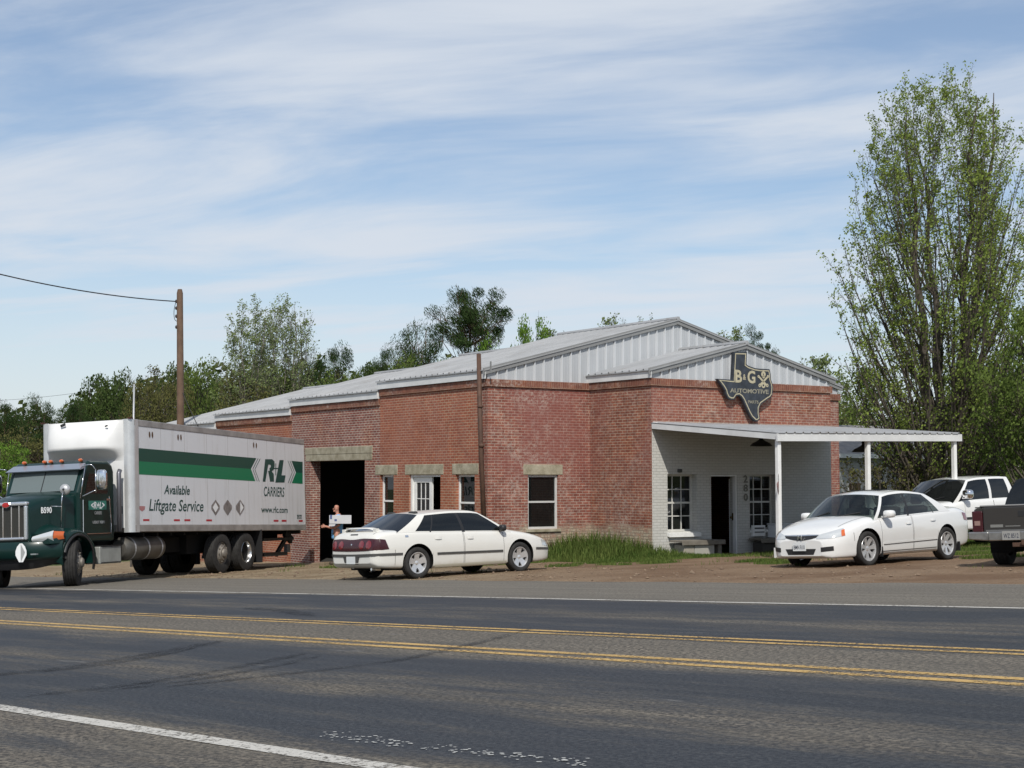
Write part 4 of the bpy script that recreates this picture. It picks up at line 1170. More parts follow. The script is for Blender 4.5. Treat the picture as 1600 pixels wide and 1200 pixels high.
def wheel(root, x, y, r, wd, rim_r, style, steer=0.0, tyre_mat=None):
    s_ = 1 if y > 0 else -1
    h = empty("wheel_hub", (x, y, r), 0, None)
    bpy.data.objects.remove(h)
    mb = MB(); hw = wd / 2
    mb.lathe([(.03, -hw * .2), (rim_r * .80, -hw * .2), (rim_r * .80, hw * .25), (.03, hw * .25)], n=24)
    hub = mb.build("wheel", DARK, root, smooth=False)
    hub.location = (x, y, r); hub.rotation_euler = (0, 0, steer + (math.pi if s_ < 0 else 0))
    mb = MB()
    prof = [(rim_r * .96, hw * .72), (rim_r * 1.04, hw * .90), (rim_r + (r - rim_r) * .45, hw * 1.02), (r * .955, hw * .92), (r * .988, hw * .78), (r, hw * .55), (r * .985, hw * .5), (r, hw * .44), (r, hw * .06), (r * .985, 0), (r, -hw * .06), (r, -hw * .44), (r * .985, -hw * .5), (r, -hw * .55), (r * .988, -hw * .78), (r * .955, -hw * .92), (rim_r + (r - rim_r) * .45, -hw * 1.02), (rim_r * .96, -hw * .8)]
    mb.lathe(prof, n=40); mb.build("tyre", tyre_mat or RUBBER, hub, smooth=True, auto=50)
    mb = MB()
    mb.lathe([(rim_r * 1.0, hw * .74), (rim_r * .97, hw * .84), (rim_r * .91, hw * .82), (rim_r * .88, hw * .5), (rim_r * .86, -hw * .6)], n=36)
    if style[0] == 'spoke':
        n_s, wroot, wtip, dish = style[1:5]
        for k in range(n_s):
            a = 2 * math.pi * k / n_s + .3
            def P(rr, q, d): return (rr * math.cos(a) - q * math.sin(a), d, rr * math.sin(a) + q * math.cos(a))
            r0, r1, rm = rim_r * .16, rim_r * .93, rim_r * .55
            d0, dm, d1 = hw * dish, hw * (dish + .12), hw * .72
            vs = [P(r0, -wroot, d0), P(r0, wroot, d0), P(rm, (wroot + wtip) * .42, dm), P(rm, -(wroot + wtip) * .42, dm), P(r1, wtip, d1), P(r1, -wtip, d1)]
            vs2 = [(p[0], p[1] - .03, p[2]) for p in vs]
            mb.add(vs + vs2, [(0, 1, 2, 3), (3, 2, 4, 5), (1, 7, 8, 2), (2, 8, 10, 4), (0, 3, 9, 6), (3, 5, 11, 9)])
        mb.lathe([(.001, hw * (style[4] + .14)), (rim_r * .12, hw * (style[4] + .12)), (rim_r * .22, hw * style[4]), (rim_r * .22, hw * style[4] - .04)], n=20)
    rm = mb.build("rim", style[-1] if not isinstance(style[-1], float) else ALLOY, hub, smooth=True, auto=35)
    return hub
def mirror(root, x, y, z, mat, size=(.10, .20, .13), rot=.15):
    s_ = 1 if y > 0 else -1
    mb = MB(); mb.ball((x, y, z), (size[0], size[1] / 2 + .01, size[2] / 2 + .01), 12, 8, pw=.6)
    mb.box(x - .02, x + .05, min(y, y - s_ * .16), max(y, y - s_ * .16), z - size[2] / 2 - .005, z - size[2] / 2 + .03)
    return mb.build("side_mirror", mat, root, smooth=True, auto=50)
def box_part(name, root, c, size, mat, rot=None, bevel=.006):
    mb = MB(); mb.obox(c, size, rot); return mb.build(name, mat, root, bevel=bevel)
def put_text(name, root, txt, mat, org, ux, uy, w, h, shear=0, weight=0.0):
    """flat lettering: org = lower left corner, ux/uy unit directions"""
    vs, fs = text_mesh(txt, 0, w, 0, h, shear, weight)
    o, ux, uy = Vector(org), Vector(ux).normalized(), Vector(uy).normalized()
    return MB().add([o + ux * v[0] + uy * v[1] for v in vs], fs).build(name, mat, root)
def plate(root, c, facing, txt, w=.305, h=.152, tilt=0.0, up=(0, 0, 1)):
    f_ = Vector(facing).normalized(); u_ = Vector(up); r_ = u_.cross(f_).normalized()
    c = Vector(c)
    mb = MB(); q = [c - r_*w/2 - u_*h/2, c + r_*w/2 - u_*h/2, c + r_*w/2 + u_*h/2, c - r_*w/2 + u_*h/2]
    mb.add(q + [p - f_*.008 for p in q], [(0,1,2,3), (4,7,6,5), (0,4,5,1), (1,5,6,2), (2,6,7,3), (3,7,4,0)])
    p = mb.build("license_plate", PLATE, root)
    if txt: put_text("plate_lettering", p, txt, PLATE_DARK, c - r_*w*.42 - u_*h*.30 + f_*.002, r_, u_, w*.84, h*.52, 0, .01)
    return p

SEDAN_SIDE = SECT
# ---- white sedan seen from behind (parked nose to the wall)
hd = math.atan2(33.5 - 31.6, .2 + 1.98)
def sedan_rear():
    sp = dict(paint=PAINT_WHITE_OLD, glass=GLASS_DARK, half=.925, wheel_r=.325, arch_r=.385, arch_dz=.01, axles=(1.405, -1.405),
      w=[(-2.45, .66), (-2.40, .76), (-2.28, .82), (-2.0, .875), (-1.4, .918), (0, .925), (1.2, .915), (1.7, .90), (2.1, .84), (2.35, .74), (2.46, .60)],
      zb=[(-2.45, .36), (-2.32, .27), (-1.85, .23), (-1, .19), (1, .19), (1.9, .20), (2.35, .24), (2.46, .30)],
      zs=[(-2.45, .68), (-2.40, .82), (-2.32, .91), (-2.1, .945), (-1.6, .955), (-.6, .93), (.6, .90), (1.1, .875), (1.7, .80), (2.2, .68), (2.4, .56), (2.46, .46)],
      zt=[(-2.45, .70), (-2.40, .88), (-2.32, .985), (-2.15, 1.02), (-1.85, 1.03), (-1.5, .99), (0, .94), (.8, .95), (1.1, .955), (1.5, .91), (2.0, .81), (2.35, .68), (2.46, .52)],
      tub=(-1.6, 1.2, .22, .60), floor_span=(-2.0, 1.8),
      doors=[(.12 - .30, .92), (-1.02, -.20)],
      roof=[(-1.35, 1.295), (-.9, 1.34), (-.3, 1.37), (.15, 1.36), (.45, 1.315)], roof_w=[(-1.35, .645), (-.5, .665), (.45, .645)], crown=.045,
      cols=[(1.18, .40), (1.05, .33), (-.12, -.20), (-.20, -.27), (-1.03, -.84), (-1.07, -.87), (-1.46, -1.02), (-1.90, -1.22)], glass_cols=(1, 3, 5), black_cols=(2, 4), bow=(.16, .10, .10, .05), drop_f=-.04, drop_r=-.03)
    root = empty("parked_sedan")
    tag(root, "aged white sedan seen from behind, nose to the brick wall, dark tail light band", "car", "cars parked at the workshop")
    body, bvh, doors = make_body(root, sp)
    fs, rs = greenhouse(root, sp)
    seats(root, (.35, -.75), .42, .38, SEAT_DARK)
    for d_, hx in zip(doors, (None,) * 4):
        pass
    for s_, y in ((-1, -1), (1, 1)):
        for hx, dz in ((-.02 + .0, .80), (-.88, .82)):
            dd = min(doors, key=lambda o: 0 if (sum(v.co.y for v in o.data.vertices) * s_ > 0 and min(v.co.x for v in o.data.vertices) - .01 <= hx <= max(v.co.x for v in o.data.vertices) + .3) else 1)
            patch("handle", bvh, [(hx - .09, y, dz + .03), (hx + .09, y, dz + .025)], [(hx - .09, y, dz - .03), (hx + .09, y, dz - .035)], GREY_PLASTIC if False else sp["paint"], dd, (0, -s_, 0), 6, 3, lift=lambda a, b_: .022 * math.sin(math.pi * min(max(a, .05), .95)) ** .4)
        patch("side_moulding", bvh, [(-.93, y, .52), (.88, y, .505)], [(-.93, y, .475), (.88, y, .46)], GREY_PLASTIC, root, (0, -s_, 0), 30, 2, off=.014)
        patch("bumper_strip", bvh, [(-2.32, y, .555), (-1.80, y, .55)], [(-2.32, y, .505), (-1.80, y, .505)], GREY_PLASTIC, root, (0, -s_, 0), 12, 2, off=.012)
        patch("bumper_strip", bvh, [(1.86, y, .52), (2.36, y, .50)], [(1.86, y, .475), (2.36, y, .46)], GREY_PLASTIC, root, (0, -s_, 0), 12, 2, off=.012)
        patch("rocker_panel", bvh, [(-.98, y, .27), (.98, y, .27)], [(-.98, y, .215), (.98, y, .215)], pbr("dusty white sill", (.5, .47, .38), .6), root, (0, -s_, 0), 20, 2, off=.008)
        mirror(root, .86, s_ * .95, .97, BLACK_PLASTIC, (.07, .15, .12))
        patch("headlight", bvh, [(2.10, y * .9, .69), (2.42, y * .9, .62)], [(2.10, y * .9, .56), (2.42, y * .9, .52)], CLEAR_LENS, root, (-.35, -s_, 0), 8, 4, off=.006)
        patch("badge", bvh, [(-1.72, y, .90), (-1.64, y, .90)], [(-1.72, y, .86), (-1.64, y, .86)], CHROME, root, (0, -s_, 0), 3, 2, off=.006)
    for y in (-.66, .66):
        patch('panel_gap', bvh, [(-1.80, y, 1.2), (-2.34, y * .96, 1.2)], [(-1.80, y + .009, 1.2), (-2.34, y * .96 + .009, 1.2)], BLACK_PLASTIC, root, (0, 0, -1), 14, 1, off=.003)
    for s_ in (-1, 1):
        patch('panel_gap', bvh, [(-1.98, s_, .62), (-1.98, s_, .30)], [(-1.972, s_, .62), (-1.972, s_, .30)], BLACK_PLASTIC, root, (0, -s_, 0), 8, 1, off=.003)
        patch('panel_gap', bvh, [(.98, s_ * .70, 1.2), (2.1, s_ * .66, 1.2)], [(.98, s_ * .70 + .009, 1.2), (2.1, s_ * .66 + .009, 1.2)], BLACK_PLASTIC, root, (0, 0, -1), 14, 1, off=.003)
    # rear: dark band with round lamps, bumper strip, number plate
    band = patch("tail_light_band", bvh, [(-2.6, -.79, .845), (-2.6, -.40, .862), (-2.6, 0, .842), (-2.6, .40, .862), (-2.6, .79, .845)], [(-2.6, -.83, .625), (-2.6, -.4, .61), (-2.6, 0, .605), (-2.6, .4, .61), (-2.6, .83, .625)], RED_LENS, root, (1, 0, 0), 32, 6, off=.008)
    for y in (-.60, -.36, .36, .60):
        mb = MB(); rows = []
        for rr_ in (0, .04, .078, .088):
            r = []
            for k in range(17):
                a = 2*math.pi*k/16; p = Vector((-3.5, y + rr_*math.cos(a), .735 + rr_*math.sin(a)))
                h, nn, _, _ = bvh.ray_cast(p, Vector((1, 0, 0)))
                h = h if h else Vector((-2.33, p.y, p.z)); r.append(h + Vector((-.016 + rr_*.05, 0, 0)))
            rows.append(r)
        mb.grid(rows).build("tail_lamp", RED_LENS_BRIGHT, band, smooth=True)
    mb = MB(); mb.ball((-2.445, 0, .735), (.012, .03, .03), 8, 6); mb.build("emblem", CHROME, band)
    for s_ in (-1, 1):
        patch("tail_light", bvh, [(-2.36, s_, .845), (-2.24, s_, .83)], [(-2.36, s_, .625), (-2.16, s_, .635)], RED_LENS, root, (.3, -s_, 0), 8, 4, off=.008)
    patch("bumper_strip", bvh, [(-2.6, -.82, .555), (-2.6, 0, .545), (-2.6, .82, .555)], [(-2.6, -.82, .505), (-2.6, 0, .49), (-2.6, .82, .505)], GREY_PLASTIC, root, (1, 0, 0), 24, 2, off=.014)
    patch("plate_recess", bvh, [(-2.6, -.30, .52), (-2.6, .30, .52)], [(-2.6, -.23, .345), (-2.6, .23, .345)], GREY_PLASTIC, root, (1, 0, 0), 10, 4, off=.009)
    plate(root, (-2.475, 0, .425), (-1, 0, 0), "")
    patch("trunk_plaque", bvh, [(-2.2, -.13, .925), (-2.2, .13, .925)], [(-2.2, -.13, .90), (-2.2, .13, .90)], BLACK_PLASTIC, root, (1, 0, -.2), 6, 2, off=.006)
    # spoiler standing on two feet over the boot lid
    mb = MB(); rows = []
    for i in range(17):
        u = i / 16 * 2 - 1; y = u * .66; z = 1.075 - .075 * max(0, abs(u) - .55) ** 1.3 / .45 ** 1.3 - .02 * u * u; x = -2.30 + .10 * u * u
        rows.append([(x, y, z - .01), (x + .03, y, z + .012), (x + .13, y, z + .015), (x + .17, y, z), (x + .13, y, z - .012), (x, y, z - .01)])
    mb.grid(rows); mb.box(-2.25, -2.17, -.60, -.50, .97, 1.06); mb.box(-2.25, -2.17, .50, .60, .97, 1.06)
    mb.build("spoiler", sp["paint"], root, smooth=True, auto=45)
    mb = MB(); mb.box(-2.22, -2.0, .25, .31, .24, .27); mb.tube([(-2.1, -.5, .22), (-2.32, -.5, .235)], .03, 10); mb.build("exhaust_pipe", CHROME, root)
    st = ('spoke', 5, .060, .075, .40, ALLOY)
    for x in (1.405, -1.405):
        for s_ in (-1, 1): wheel(root, x, s_ * .79, .325, .215, .225, st)
    return root
car1 = sedan_rear()

# ---- white sedan seen from the front, parked beside the porch
def sedan_front():
    sp = dict(paint=PAINT_WHITE, glass=GLASS_CLEAR, sglass=glass_mat("side glass", (.34, .38, .36), .75), half=.91, wheel_r=.335, arch_r=.388, arch_dz=.01, axles=(1.37, -1.37),
      w=[(-2.47, .60), (-2.4, .74), (-2.2, .81), (-1.8, .865), (-1.2, .90), (0, .91), (1.2, .905), (1.6, .89), (1.95, .835), (2.2, .73), (2.31, .60), (2.35, .50)],
      zb=[(-2.47, .40), (-2.3, .30), (-1.8, .24), (-1, .19), (1, .19), (1.8, .185), (2.25, .19), (2.35, .24)],
      zs=[(-2.47, .70), (-2.4, .88), (-2.25, .97), (-1.9, 1.0), (-1.3, .985), (-.3, .945), (.6, .905), (1.1, .875), (1.6, .80), (2.0, .70), (2.25, .60), (2.35, .50)],
      zt=[(-2.47, .74), (-2.4, .95), (-2.25, 1.07), (-1.95, 1.105), (-1.7, 1.09), (-1.2, .99), (0, .95), (.95, .985), (1.15, .985), (1.5, .935), (1.9, .835), (2.15, .74), (2.30, .64), (2.35, .54)],
      tub=(-1.6, 1.1, .22, .50), floor_span=(-2.0, 1.75),
      doors=[(-.12, .95), (-1.02, -.14)],
      roof=[(-1.1, 1.345), (-.7, 1.395), (-.15, 1.43), (.25, 1.41), (.60, 1.345)], roof_w=[(-1.25, .62), (-.4, .645), (.40, .625)], crown=.045,
      cols=[(1.14, .58), (1.02, .49), (-.01, -.09), (-.08, -.16), (-.94, -.72), (-.97, -.74), (-1.20, -.78), (-1.60, -.98)], glass_cols=(1, 3, 5), black_cols=(2, 4), bow=(.20, .12, .10, .06), drop_f=-.06, drop_r=-.04)
    root = empty("parked_sedan")
    tag(root, "clean white sedan seen from the front, parked in front of the porch posts", "car", "cars parked at the workshop")
    body, bvh, doors = make_body(root, sp)
    fs, rs = greenhouse(root, sp)
    seats(root, (.22, -.75), .40, .37, SEAT, .56)
    mb = MB(); mb.tube([(.52 + .0, .37 + .17*math.cos(a*.5236), .93 + .17*math.sin(a*.5236)) for a in range(13)], .016, 6, caps=False); mb.build("steering_wheel", BLACK_PLASTIC, root)
    mb = MB(); mb.box(.62, 1.05, -.66, .66, .78, .92); mb.build("dashboard", BLACK_PLASTIC, root, bevel=.05)
    for s_ in (-1, 1):
        y = s_
        for hx, dz in ((.02, .79), (-.86, .83)):
            dd = min(doors, key=lambda o: 0 if (sum(v.co.y for v in o.data.vertices) * s_ > 0 and min(v.co.x for v in o.data.vertices) - .01 <= hx <= max(v.co.x for v in o.data.vertices) + .01) else 1)
            patch("handle", bvh, [(hx - .09, y, dz + .018), (hx + .09, y, dz + .012)], [(hx - .09, y, dz - .018), (hx + .09, y, dz - .024)], sp['paint'], dd, (0, -s_, 0), 6, 3, lift=lambda a, b_: .028 * math.sin(math.pi * min(max(a, .05), .95)) ** .4)
        patch("side_moulding", bvh, [(-.97, y, .475), (.90, y, .44)], [(-.97, y, .440), (.90, y, .405)], sp["paint"], root, (0, -s_, 0), 30, 2, off=.018)
        patch("side_groove", bvh, [(-.97, y, .438), (.90, y, .403)], [(-.97, y, .428), (.90, y, .393)], BLACK_PLASTIC, root, (0, -s_, 0), 30, 1, off=.004)
        patch("side_groove", bvh, [(-.97, y, .285), (.97, y, .275)], [(-.97, y, .272), (.97, y, .262)], GREY_PLASTIC, root, (0, -s_, 0), 30, 1, off=.004)
        mirror(root, .80, s_ * .99, .985, sp["paint"])
        # head lamp: swept back, with amber corner
        hl = patch("headlight", bvh, [(2.5, y*.43, .625), (2.2, y*.58, .685), (1.95, y*.73, .755)], [(2.5, y*.44, .56), (2.2, y*.60, .565), (1.95, y*.77, .605)], CLEAR_LENS, root, (-1, -.42*s_, 0), 12, 6, off=.006)
        patch("indicator", bvh, [(2.0, y*.72, .715), (1.95, y*.755, .725)], [(2.0, y*.735, .60), (1.95, y*.775, .61)], AMBER, hl, (-1, -.42*s_, 0), 4, 4, off=.010)
        patch("fog_lamp_recess", bvh, [(2.3, y*.46, .40), (2.2, y*.68, .42)], [(2.3, y*.46, .315), (2.2, y*.68, .335)], BLACK_PLASTIC, root, (-1, -.25*s_, 0), 8, 3, off=.006)
        patch("tail_light", bvh, [(-2.36, y, .93), (-2.12, y, .955)], [(-2.36, y, .78), (-2.16, y, .80)], RED_LENS_BRIGHT, root, (.2, -s_, 0), 6, 4, off=.007)
        for x in (1.37 - .42, -1.37 - .42):
            mb = MB(); mb.box(x - .012, x + .012, s_*.80 - .10, s_*.80 + .10, .17, .36); mb.build("mud_guard", BLACK_PLASTIC, root)
    for s_ in (-1, 1):
        patch('panel_gap', bvh, [(.98, s_ * .72, 1.2), (1.98, s_ * .62, 1.2)], [(.98, s_ * .72 + .009, 1.2), (1.98, s_ * .62 + .009, 1.2)], BLACK_PLASTIC, root, (0, 0, -1), 14, 1, off=.003)
        patch('panel_gap', bvh, [(1.80, s_, .66), (1.80, s_, .50)], [(1.808, s_, .66), (1.808, s_, .50)], BLACK_PLASTIC, root, (0, -s_, 0), 6, 1, off=.003)
    g = patch("grille", bvh, [(2.4, -.40, .625), (2.4, -.2, .628), (2.4, 0, .63), (2.4, .2, .628), (2.4, .40, .625)], [(2.4, -.36, .585), (2.4, -.2, .55), (2.4, 0, .535), (2.4, .2, .55), (2.4, .36, .585)], BLACK_PLASTIC, root, (-1, 0, 0), 20, 4, off=.007)
    patch("chrome_bar", bvh, [(2.4, -.40, .634), (2.4, 0, .640), (2.4, .40, .634)], [(2.4, -.40, .622), (2.4, 0, .614), (2.4, .40, .622)], CHROME, g, (-1, 0, 0), 20, 2, off=.014)
    mb = MB(); hx = 2.372
    for q in ([(-.045, .635), (-.030, .635), (-.020, .59), (-.020, .57), (-.032, .55), (-.052, .55)], [(.045, .635), (.030, .635), (.020, .59), (.020, .57), (.032, .55), (.052, .55)], [(-.022, .60), (.022, .60), (.022, .583), (-.022, .583)]):
        mb.prism(q, hx - .01, hx + .004, 'x')
    mb.build("emblem", CHROME, g)
    patch("lower_intake", bvh, [(2.4, -.36, .375), (2.4, .36, .375)], [(2.4, -.30, .265), (2.4, .30, .265)], BLACK_PLASTIC, root, (-1, 0, 0), 12, 3, off=.006)
    plate(root, (2.395, 0, .415), (1, 0, 0), "BMN R10")
    mb = MB(); mb.box(-.30, .18, -.36, .36, 1.470, 1.478); mb.build("sunroof", GLASS_DARK, root, bevel=.004)
    st = ('spoke', 7, .030, .050, .45, ALLOY)
    for x in (1.37, -1.37):
        for s_ in (-1, 1): wheel(root, x, s_ * .785, .335, .215, .245, st)
    return root
car2 = sedan_front()

# ---- pickups
PSECT = [(0, 0, 0), (.78, 0, 0), (.93, .015, 0), (.97, .08, 0), (.985, .30, 0), (.995, .55, 0), (1.0, .70, 0), (.992, .90, 0), (.965, .99, 0), (.90, 1.0, .35), (.78, 1.0, .68), (.5, 1.0, .90), (.25, 1.0, .98), (0, 1.0, 1.0)]
def pickup_white():
    sp = dict(paint=PAINT_WHITE, glass=GLASS_DARK, half=1.0, wheel_r=.40, arch_r=.47, arch_dz=.02, axles=(1.85, -1.85), sect=PSECT,
      w=[(-2.9, .93), (-2.8, .97), (-1.5, 1.0), (0, 1.0), (1.8, 1.0), (2.5, .96), (2.8, .88), (2.92, .75)],
      zb=[(-2.9, .62), (-2.5, .52), (0, .46), (2.4, .44), (2.92, .52)],
      zs=[(-2.9, 1.2), (-2, 1.22), (-1.1, 1.22), (.9, 1.18), (1.3, 1.13), (2.3, 1.02), (2.8, .92), (2.92, .80)],
      zt=[(-2.9, 1.21), (-2, 1.23), (-1.1, 1.23), (.9, 1.22), (1.25, 1.23), (2.2, 1.16), (2.7, 1.05), (2.92, .86)],
      tub=(-1.1, 1.0, .5, .95), doors=[(-.10, 1.0), (-1.05, -.12)],
      roof=[(-1.3, 1.77), (-.5, 1.80), (.2, 1.785), (.7, 1.71)], roof_w=[(-1.3, .74), (0, .77), (.7, .74)], crown=.05,
      cols=[(1.40, .62), (1.20, .52), (-.02, -.08), (-.12, -.18), (-.82, -.80), (-1.02, -.96)], glass_cols=(1, 3), bow=(.18, .10, .02, .02), drop_f=-.05)
    root = empty("pickup_truck")
    tag(root, "white crew cab pickup standing behind the white sedan beside the porch", "pickup", "cars parked at the workshop")
    body, bvh, doors = make_body(root, sp); greenhouse(root, sp)
    seats(root, (.35, -.7), .75, .45, SEAT_DARK)
    for s_ in (-1, 1):
        mirror(root, .98, s_ * 1.10, 1.36, CHROME, (.10, .26, .22))
        patch("headlight", bvh, [(2.3, s_*.9, 1.0), (2.85, s_*.7, .95)], [(2.4, s_*.9, .80), (2.88, s_*.7, .76)], CLEAR_LENS, root, (-.6, -s_, 0), 8, 4, off=.006)
        patch("side_moulding", bvh, [(-1.0, s_, .78), (1.25, s_, .78)], [(-1.0, s_, .72), (1.25, s_, .72)], BLACK_PLASTIC, root, (0, -s_, 0), 30, 2, off=.012)
        for x in (.05, -.92):
            patch("handle", bvh, [(x - .1, s_, 1.06), (x + .1, s_, 1.06)], [(x - .1, s_, 1.02), (x + .1, s_, 1.02)], CHROME, root, (0, -s_, 0), 6, 3, off=.025)
        for x in (1.85, -1.85): wheel(root, x, s_ * .86, .40, .26, .25, ('spoke', 5, .05, .07, .4, ALLOY))
    patch("grille", bvh, [(2.9, -.5, .98), (2.9, .5, .98)], [(2.9, -.5, .70), (2.9, .5, .70)], BLACK_PLASTIC, root, (-1, 0, 0), 10, 3, off=.008)
    mb = MB(); mb.box(2.86, 3.0, -.92, .92, .50, .66); mb.build("bumper", CHROME, root, bevel=.03)
    mb = MB(); mb.box(-2.4, -1.3, -.75, .75, 1.235, 1.25); mb.build("bed_cover", BLACK_PLASTIC, root, bevel=.01)
    return root
car3 = pickup_white()
def pickup_grey():
    sp = dict(paint=PAINT_GREY, glass=GLASS_DARK, half=.97, wheel_r=.385, arch_r=.46, arch_dz=.02, axles=(1.8, -1.5), sect=PSECT,
      w=[(-2.72, .90), (-2.68, .93), (-1.5, .97), (0, .97), (1.8, .97), (2.5, .92), (2.75, .72)],
      zb=[(-2.72, .62), (-2.5, .60), (0, .44), (2.4, .42), (2.75, .5)],
      zs=[(-2.72, 1.03), (-2.6, 1.04), (-1, 1.04), (.9, 1.03), (1.3, 1.0), (2.3, .92), (2.75, .75)],
      zt=[(-2.72, 1.03), (-2.6, 1.04), (-1, 1.04), (.9, 1.06), (1.25, 1.08), (2.2, 1.02), (2.75, .8)],
      tub=(-1.0, 1.0, .5, .95),
      roof=[(-1.0, 1.53), (-.4, 1.565), (.2, 1.55), (.6, 1.49)], roof_w=[(-1.0, .68), (0, .70), (.6, .68)], crown=.05,
      cols=[(1.35, .45), (1.2, .38), (.0, -.10), (-.1, -.2), (-.78, -.72), (-.98, -.88)], glass_cols=(1, 3), bow=(.16, .10, .02, .02), drop_f=-.05, rglass=glass_mat("rear glass", (.2, .24, .26), .6))
    root = empty("pickup_truck")
    tag(root, "charcoal grey pickup seen from behind, tailgate up, nearest to the road", "pickup", "cars parked at the workshop")
    body, bvh, doors = make_body(root, sp); greenhouse(root, sp)
    # tailgate with handle and lettering ghosts, dark bed rim
    mb = MB(); mb.box(-2.765, -2.70, -.74, .74, .605, 1.055); tg = mb.build("tailgate", PAINT_GREY, root, bevel=.018)
    mb = MB(); mb.box(-2.772, -2.765, -.13, .13, .88, .98); mb.build("handle", BLACK_PLASTIC, tg, bevel=.003)
    mb = MB(); mb.box(-2.775, -2.765, -.70, .70, .62, .66); mb.build("trim_strip", pbr("worn grey trim", (.10, .10, .10), .5), tg)
    mb = MB(); mb.box(-2.770, -2.766, .40, .62, .70, .75); mb.box(-2.770, -2.766, .10, .36, .71, .725); mb.build("badge", pbr("dull badge", (.16, .16, .15), .5), tg)
    mb = MB(); mb.box(-2.70, -1.02, -.90, .90, 1.042, 1.062); mb.build("bed_cover", pbr("black vinyl cover", (.012, .012, .012), .6), root, bevel=.01)
    mb = MB(); mb.box(-2.74, -2.66, -.80, .80, 1.063, 1.09); mb.build("bed_rail", pbr("scuffed grey cap", (.20, .20, .20), .5), root, bevel=.01)
    for s_ in (-1, 1):
        mb = MB(); mb.box(-2.75, -2.58, min(s_*.755, s_*.945), max(s_*.755, s_*.945), .62, .99); tl = mb.build("tail_light", RED_LENS, root, bevel=.02)
        mb = MB(); mb.box(-2.756, -2.74, min(s_*.80, s_*.90), max(s_*.80, s_*.90), .74, .82); mb.build("reversing_lamp", pbr("dim clear lens", (.25, .16, .14), .2), tl)
        mirror(root, .80, s_ * 1.12, 1.20, CHROME, (.08, .24, .17))
        for x in (1.8, -1.5): wheel(root, x, s_ * .80, .385, .27, .22, ('spoke', 5, .05, .07, .4, GALV))
    mb = MB(); mb.box(-2.93, -2.76, -.62, .62, .47, .63)
    for s_ in (-1, 1):
        mb.prism([(s_*.62, .47), (s_*.62, .63), (s_*.98, .63), (s_*.98, .50)], -2.90, -2.70, 'x')
    bp_ = mb.build("bumper", pbr("dull chrome bumper", (.34, .33, .31), .32, metal=.85, var=.3, scale=6), root, bevel=.02)
    pl_ = plate(root, (-2.94, .22, .56), (-1, 0, 0), "WZ 8512"); pl_.data.materials[0] = pbr('dusty plate', (.26, .26, .25), .6)
    mb = MB(); mb.box(-2.96, -2.7, -.05, .05, .39, .47); mb.box(-2.9, -2.8, -.22, .22, .36, .44); mb.build("tow_hitch", RUST, root, bevel=.01)
    mb = MB(); mb.ball((-1.5, 0, .38), (.16, .16, .16), 10, 8); mb.tube([(-1.5, -.7, .38), (-1.5, .7, .38)], .05, 8); mb.build("rear_axle", DARK, root)
    return root
car4 = pickup_grey()

def settle(root, mid, hdg, dz=0.0):
    m_ = ground_frame(mid[0], mid[1], hdg, dz)
    root.matrix_world = m_
# sedan A: right side wheels at the two contact points
h1 = math.atan2(1.9, 2.18); d1 = Vector((math.cos(h1), math.sin(h1))); l1 = Vector((-d1.y, d1.x))
mid1 = Vector((-1.98, 31.6)) + d1 * 1.405 + l1 * .79
settle(car1, mid1, h1)
bt = math.radians(48); r2 = Vector((math.sin(bt), math.cos(bt))); h2 = math.atan2(-r2.y, -r2.x); l2 = Vector((r2.y, -r2.x))
mid2 = Vector((6.82, 29.5)) + r2 * 1.37 - l2 * .785
settle(car2, mid2, h2)
settle(car3, (11.85, 40.2), math.radians(180 + 33))
settle(car4, (10.47, 28.58), math.radians(55))
# ------------------------------------------------------------------ box truck (x forward from the front wall of the box, y left, z up)
truck = empty("box_truck")
tag(truck, "green cab delivery truck with long white box and green stripes, backed to the garage", "truck")
TM = ground_frame(-10.16, 37.09, math.atan2(-.952, -.305))
truck.matrix_world = TM
BOXW = pbr("white truck box skin", (0.66, 0.67, 0.69), 0.38, var=0.05, scale=0.8, coat=.2)
BOXF = pbr("white moulded fibreglass", (0.66, 0.66, 0.65), 0.45, var=0.06, scale=1.5)
RAIL = pbr("dull aluminium rail", (0.36, 0.345, 0.33), 0.5, metal=.45, var=.25, scale=3)
POST_AL = pbr("polished corner post", (0.62, 0.63, 0.63), 0.35, metal=.55, var=.1, scale=4)
DG = pbr("dark green vinyl", (0.010, 0.060, 0.045), 0.4); MG = pbr("green vinyl", (0.008, 0.165, 0.075), 0.4)
INK = pbr("dark green lettering", (0.018, 0.060, 0.052), 0.5)
WHITE_VINYL = pbr("white vinyl", (.74, .75, .75), .4)
RED_TAPE = pbr("red reflective tape", (.42, .02, .03), .4)
BL, BH0, BH1, BY = 9.35, 1.18, 3.88, 1.27
shear = 0.014                                       # the body sags a little towards the rear
def sh(mb):
    mb.v = [(v[0], v[1], v[2] + shear * v[0]) for v in mb.v]; return mb
mb = MB(); mb.box(-BL + .06, -.16, -BY + .012, BY - .012, BH0 + .17, BH1 - .14); mb.box(-.16, -.02, -BY + .16, BY - .16, BH0 + .1, BH1 - .05)
FX = .20
def sh(mb):
    mb.v = [(v[0] + (FX if v[0] > -.5 else 0), v[1], v[2] + shear * v[0]) for v in mb.v]; return mb
cargo = sh(mb).build("cargo_box", BOXW, truck)
mb = MB(); mb.box(-BL, -.12, -BY, BY, BH0, BH0 + .168)
for s_ in (-1, 1): mb.box(-BL, -.12, min(s_*BY, s_*(BY-.06)), max(s_*BY, s_*(BY-.06)), BH1 - .15, BH1 + .005)
mb.box(-BL, -BL + .06, -BY, BY, BH0 + .168, BH1 - .15); mb.box(-BL + .06, -.16, -BY + .06, BY - .06, BH1 - .12, BH1 - .02)
sh(mb).build("rail", RAIL, cargo, bevel=.012)
k = 8
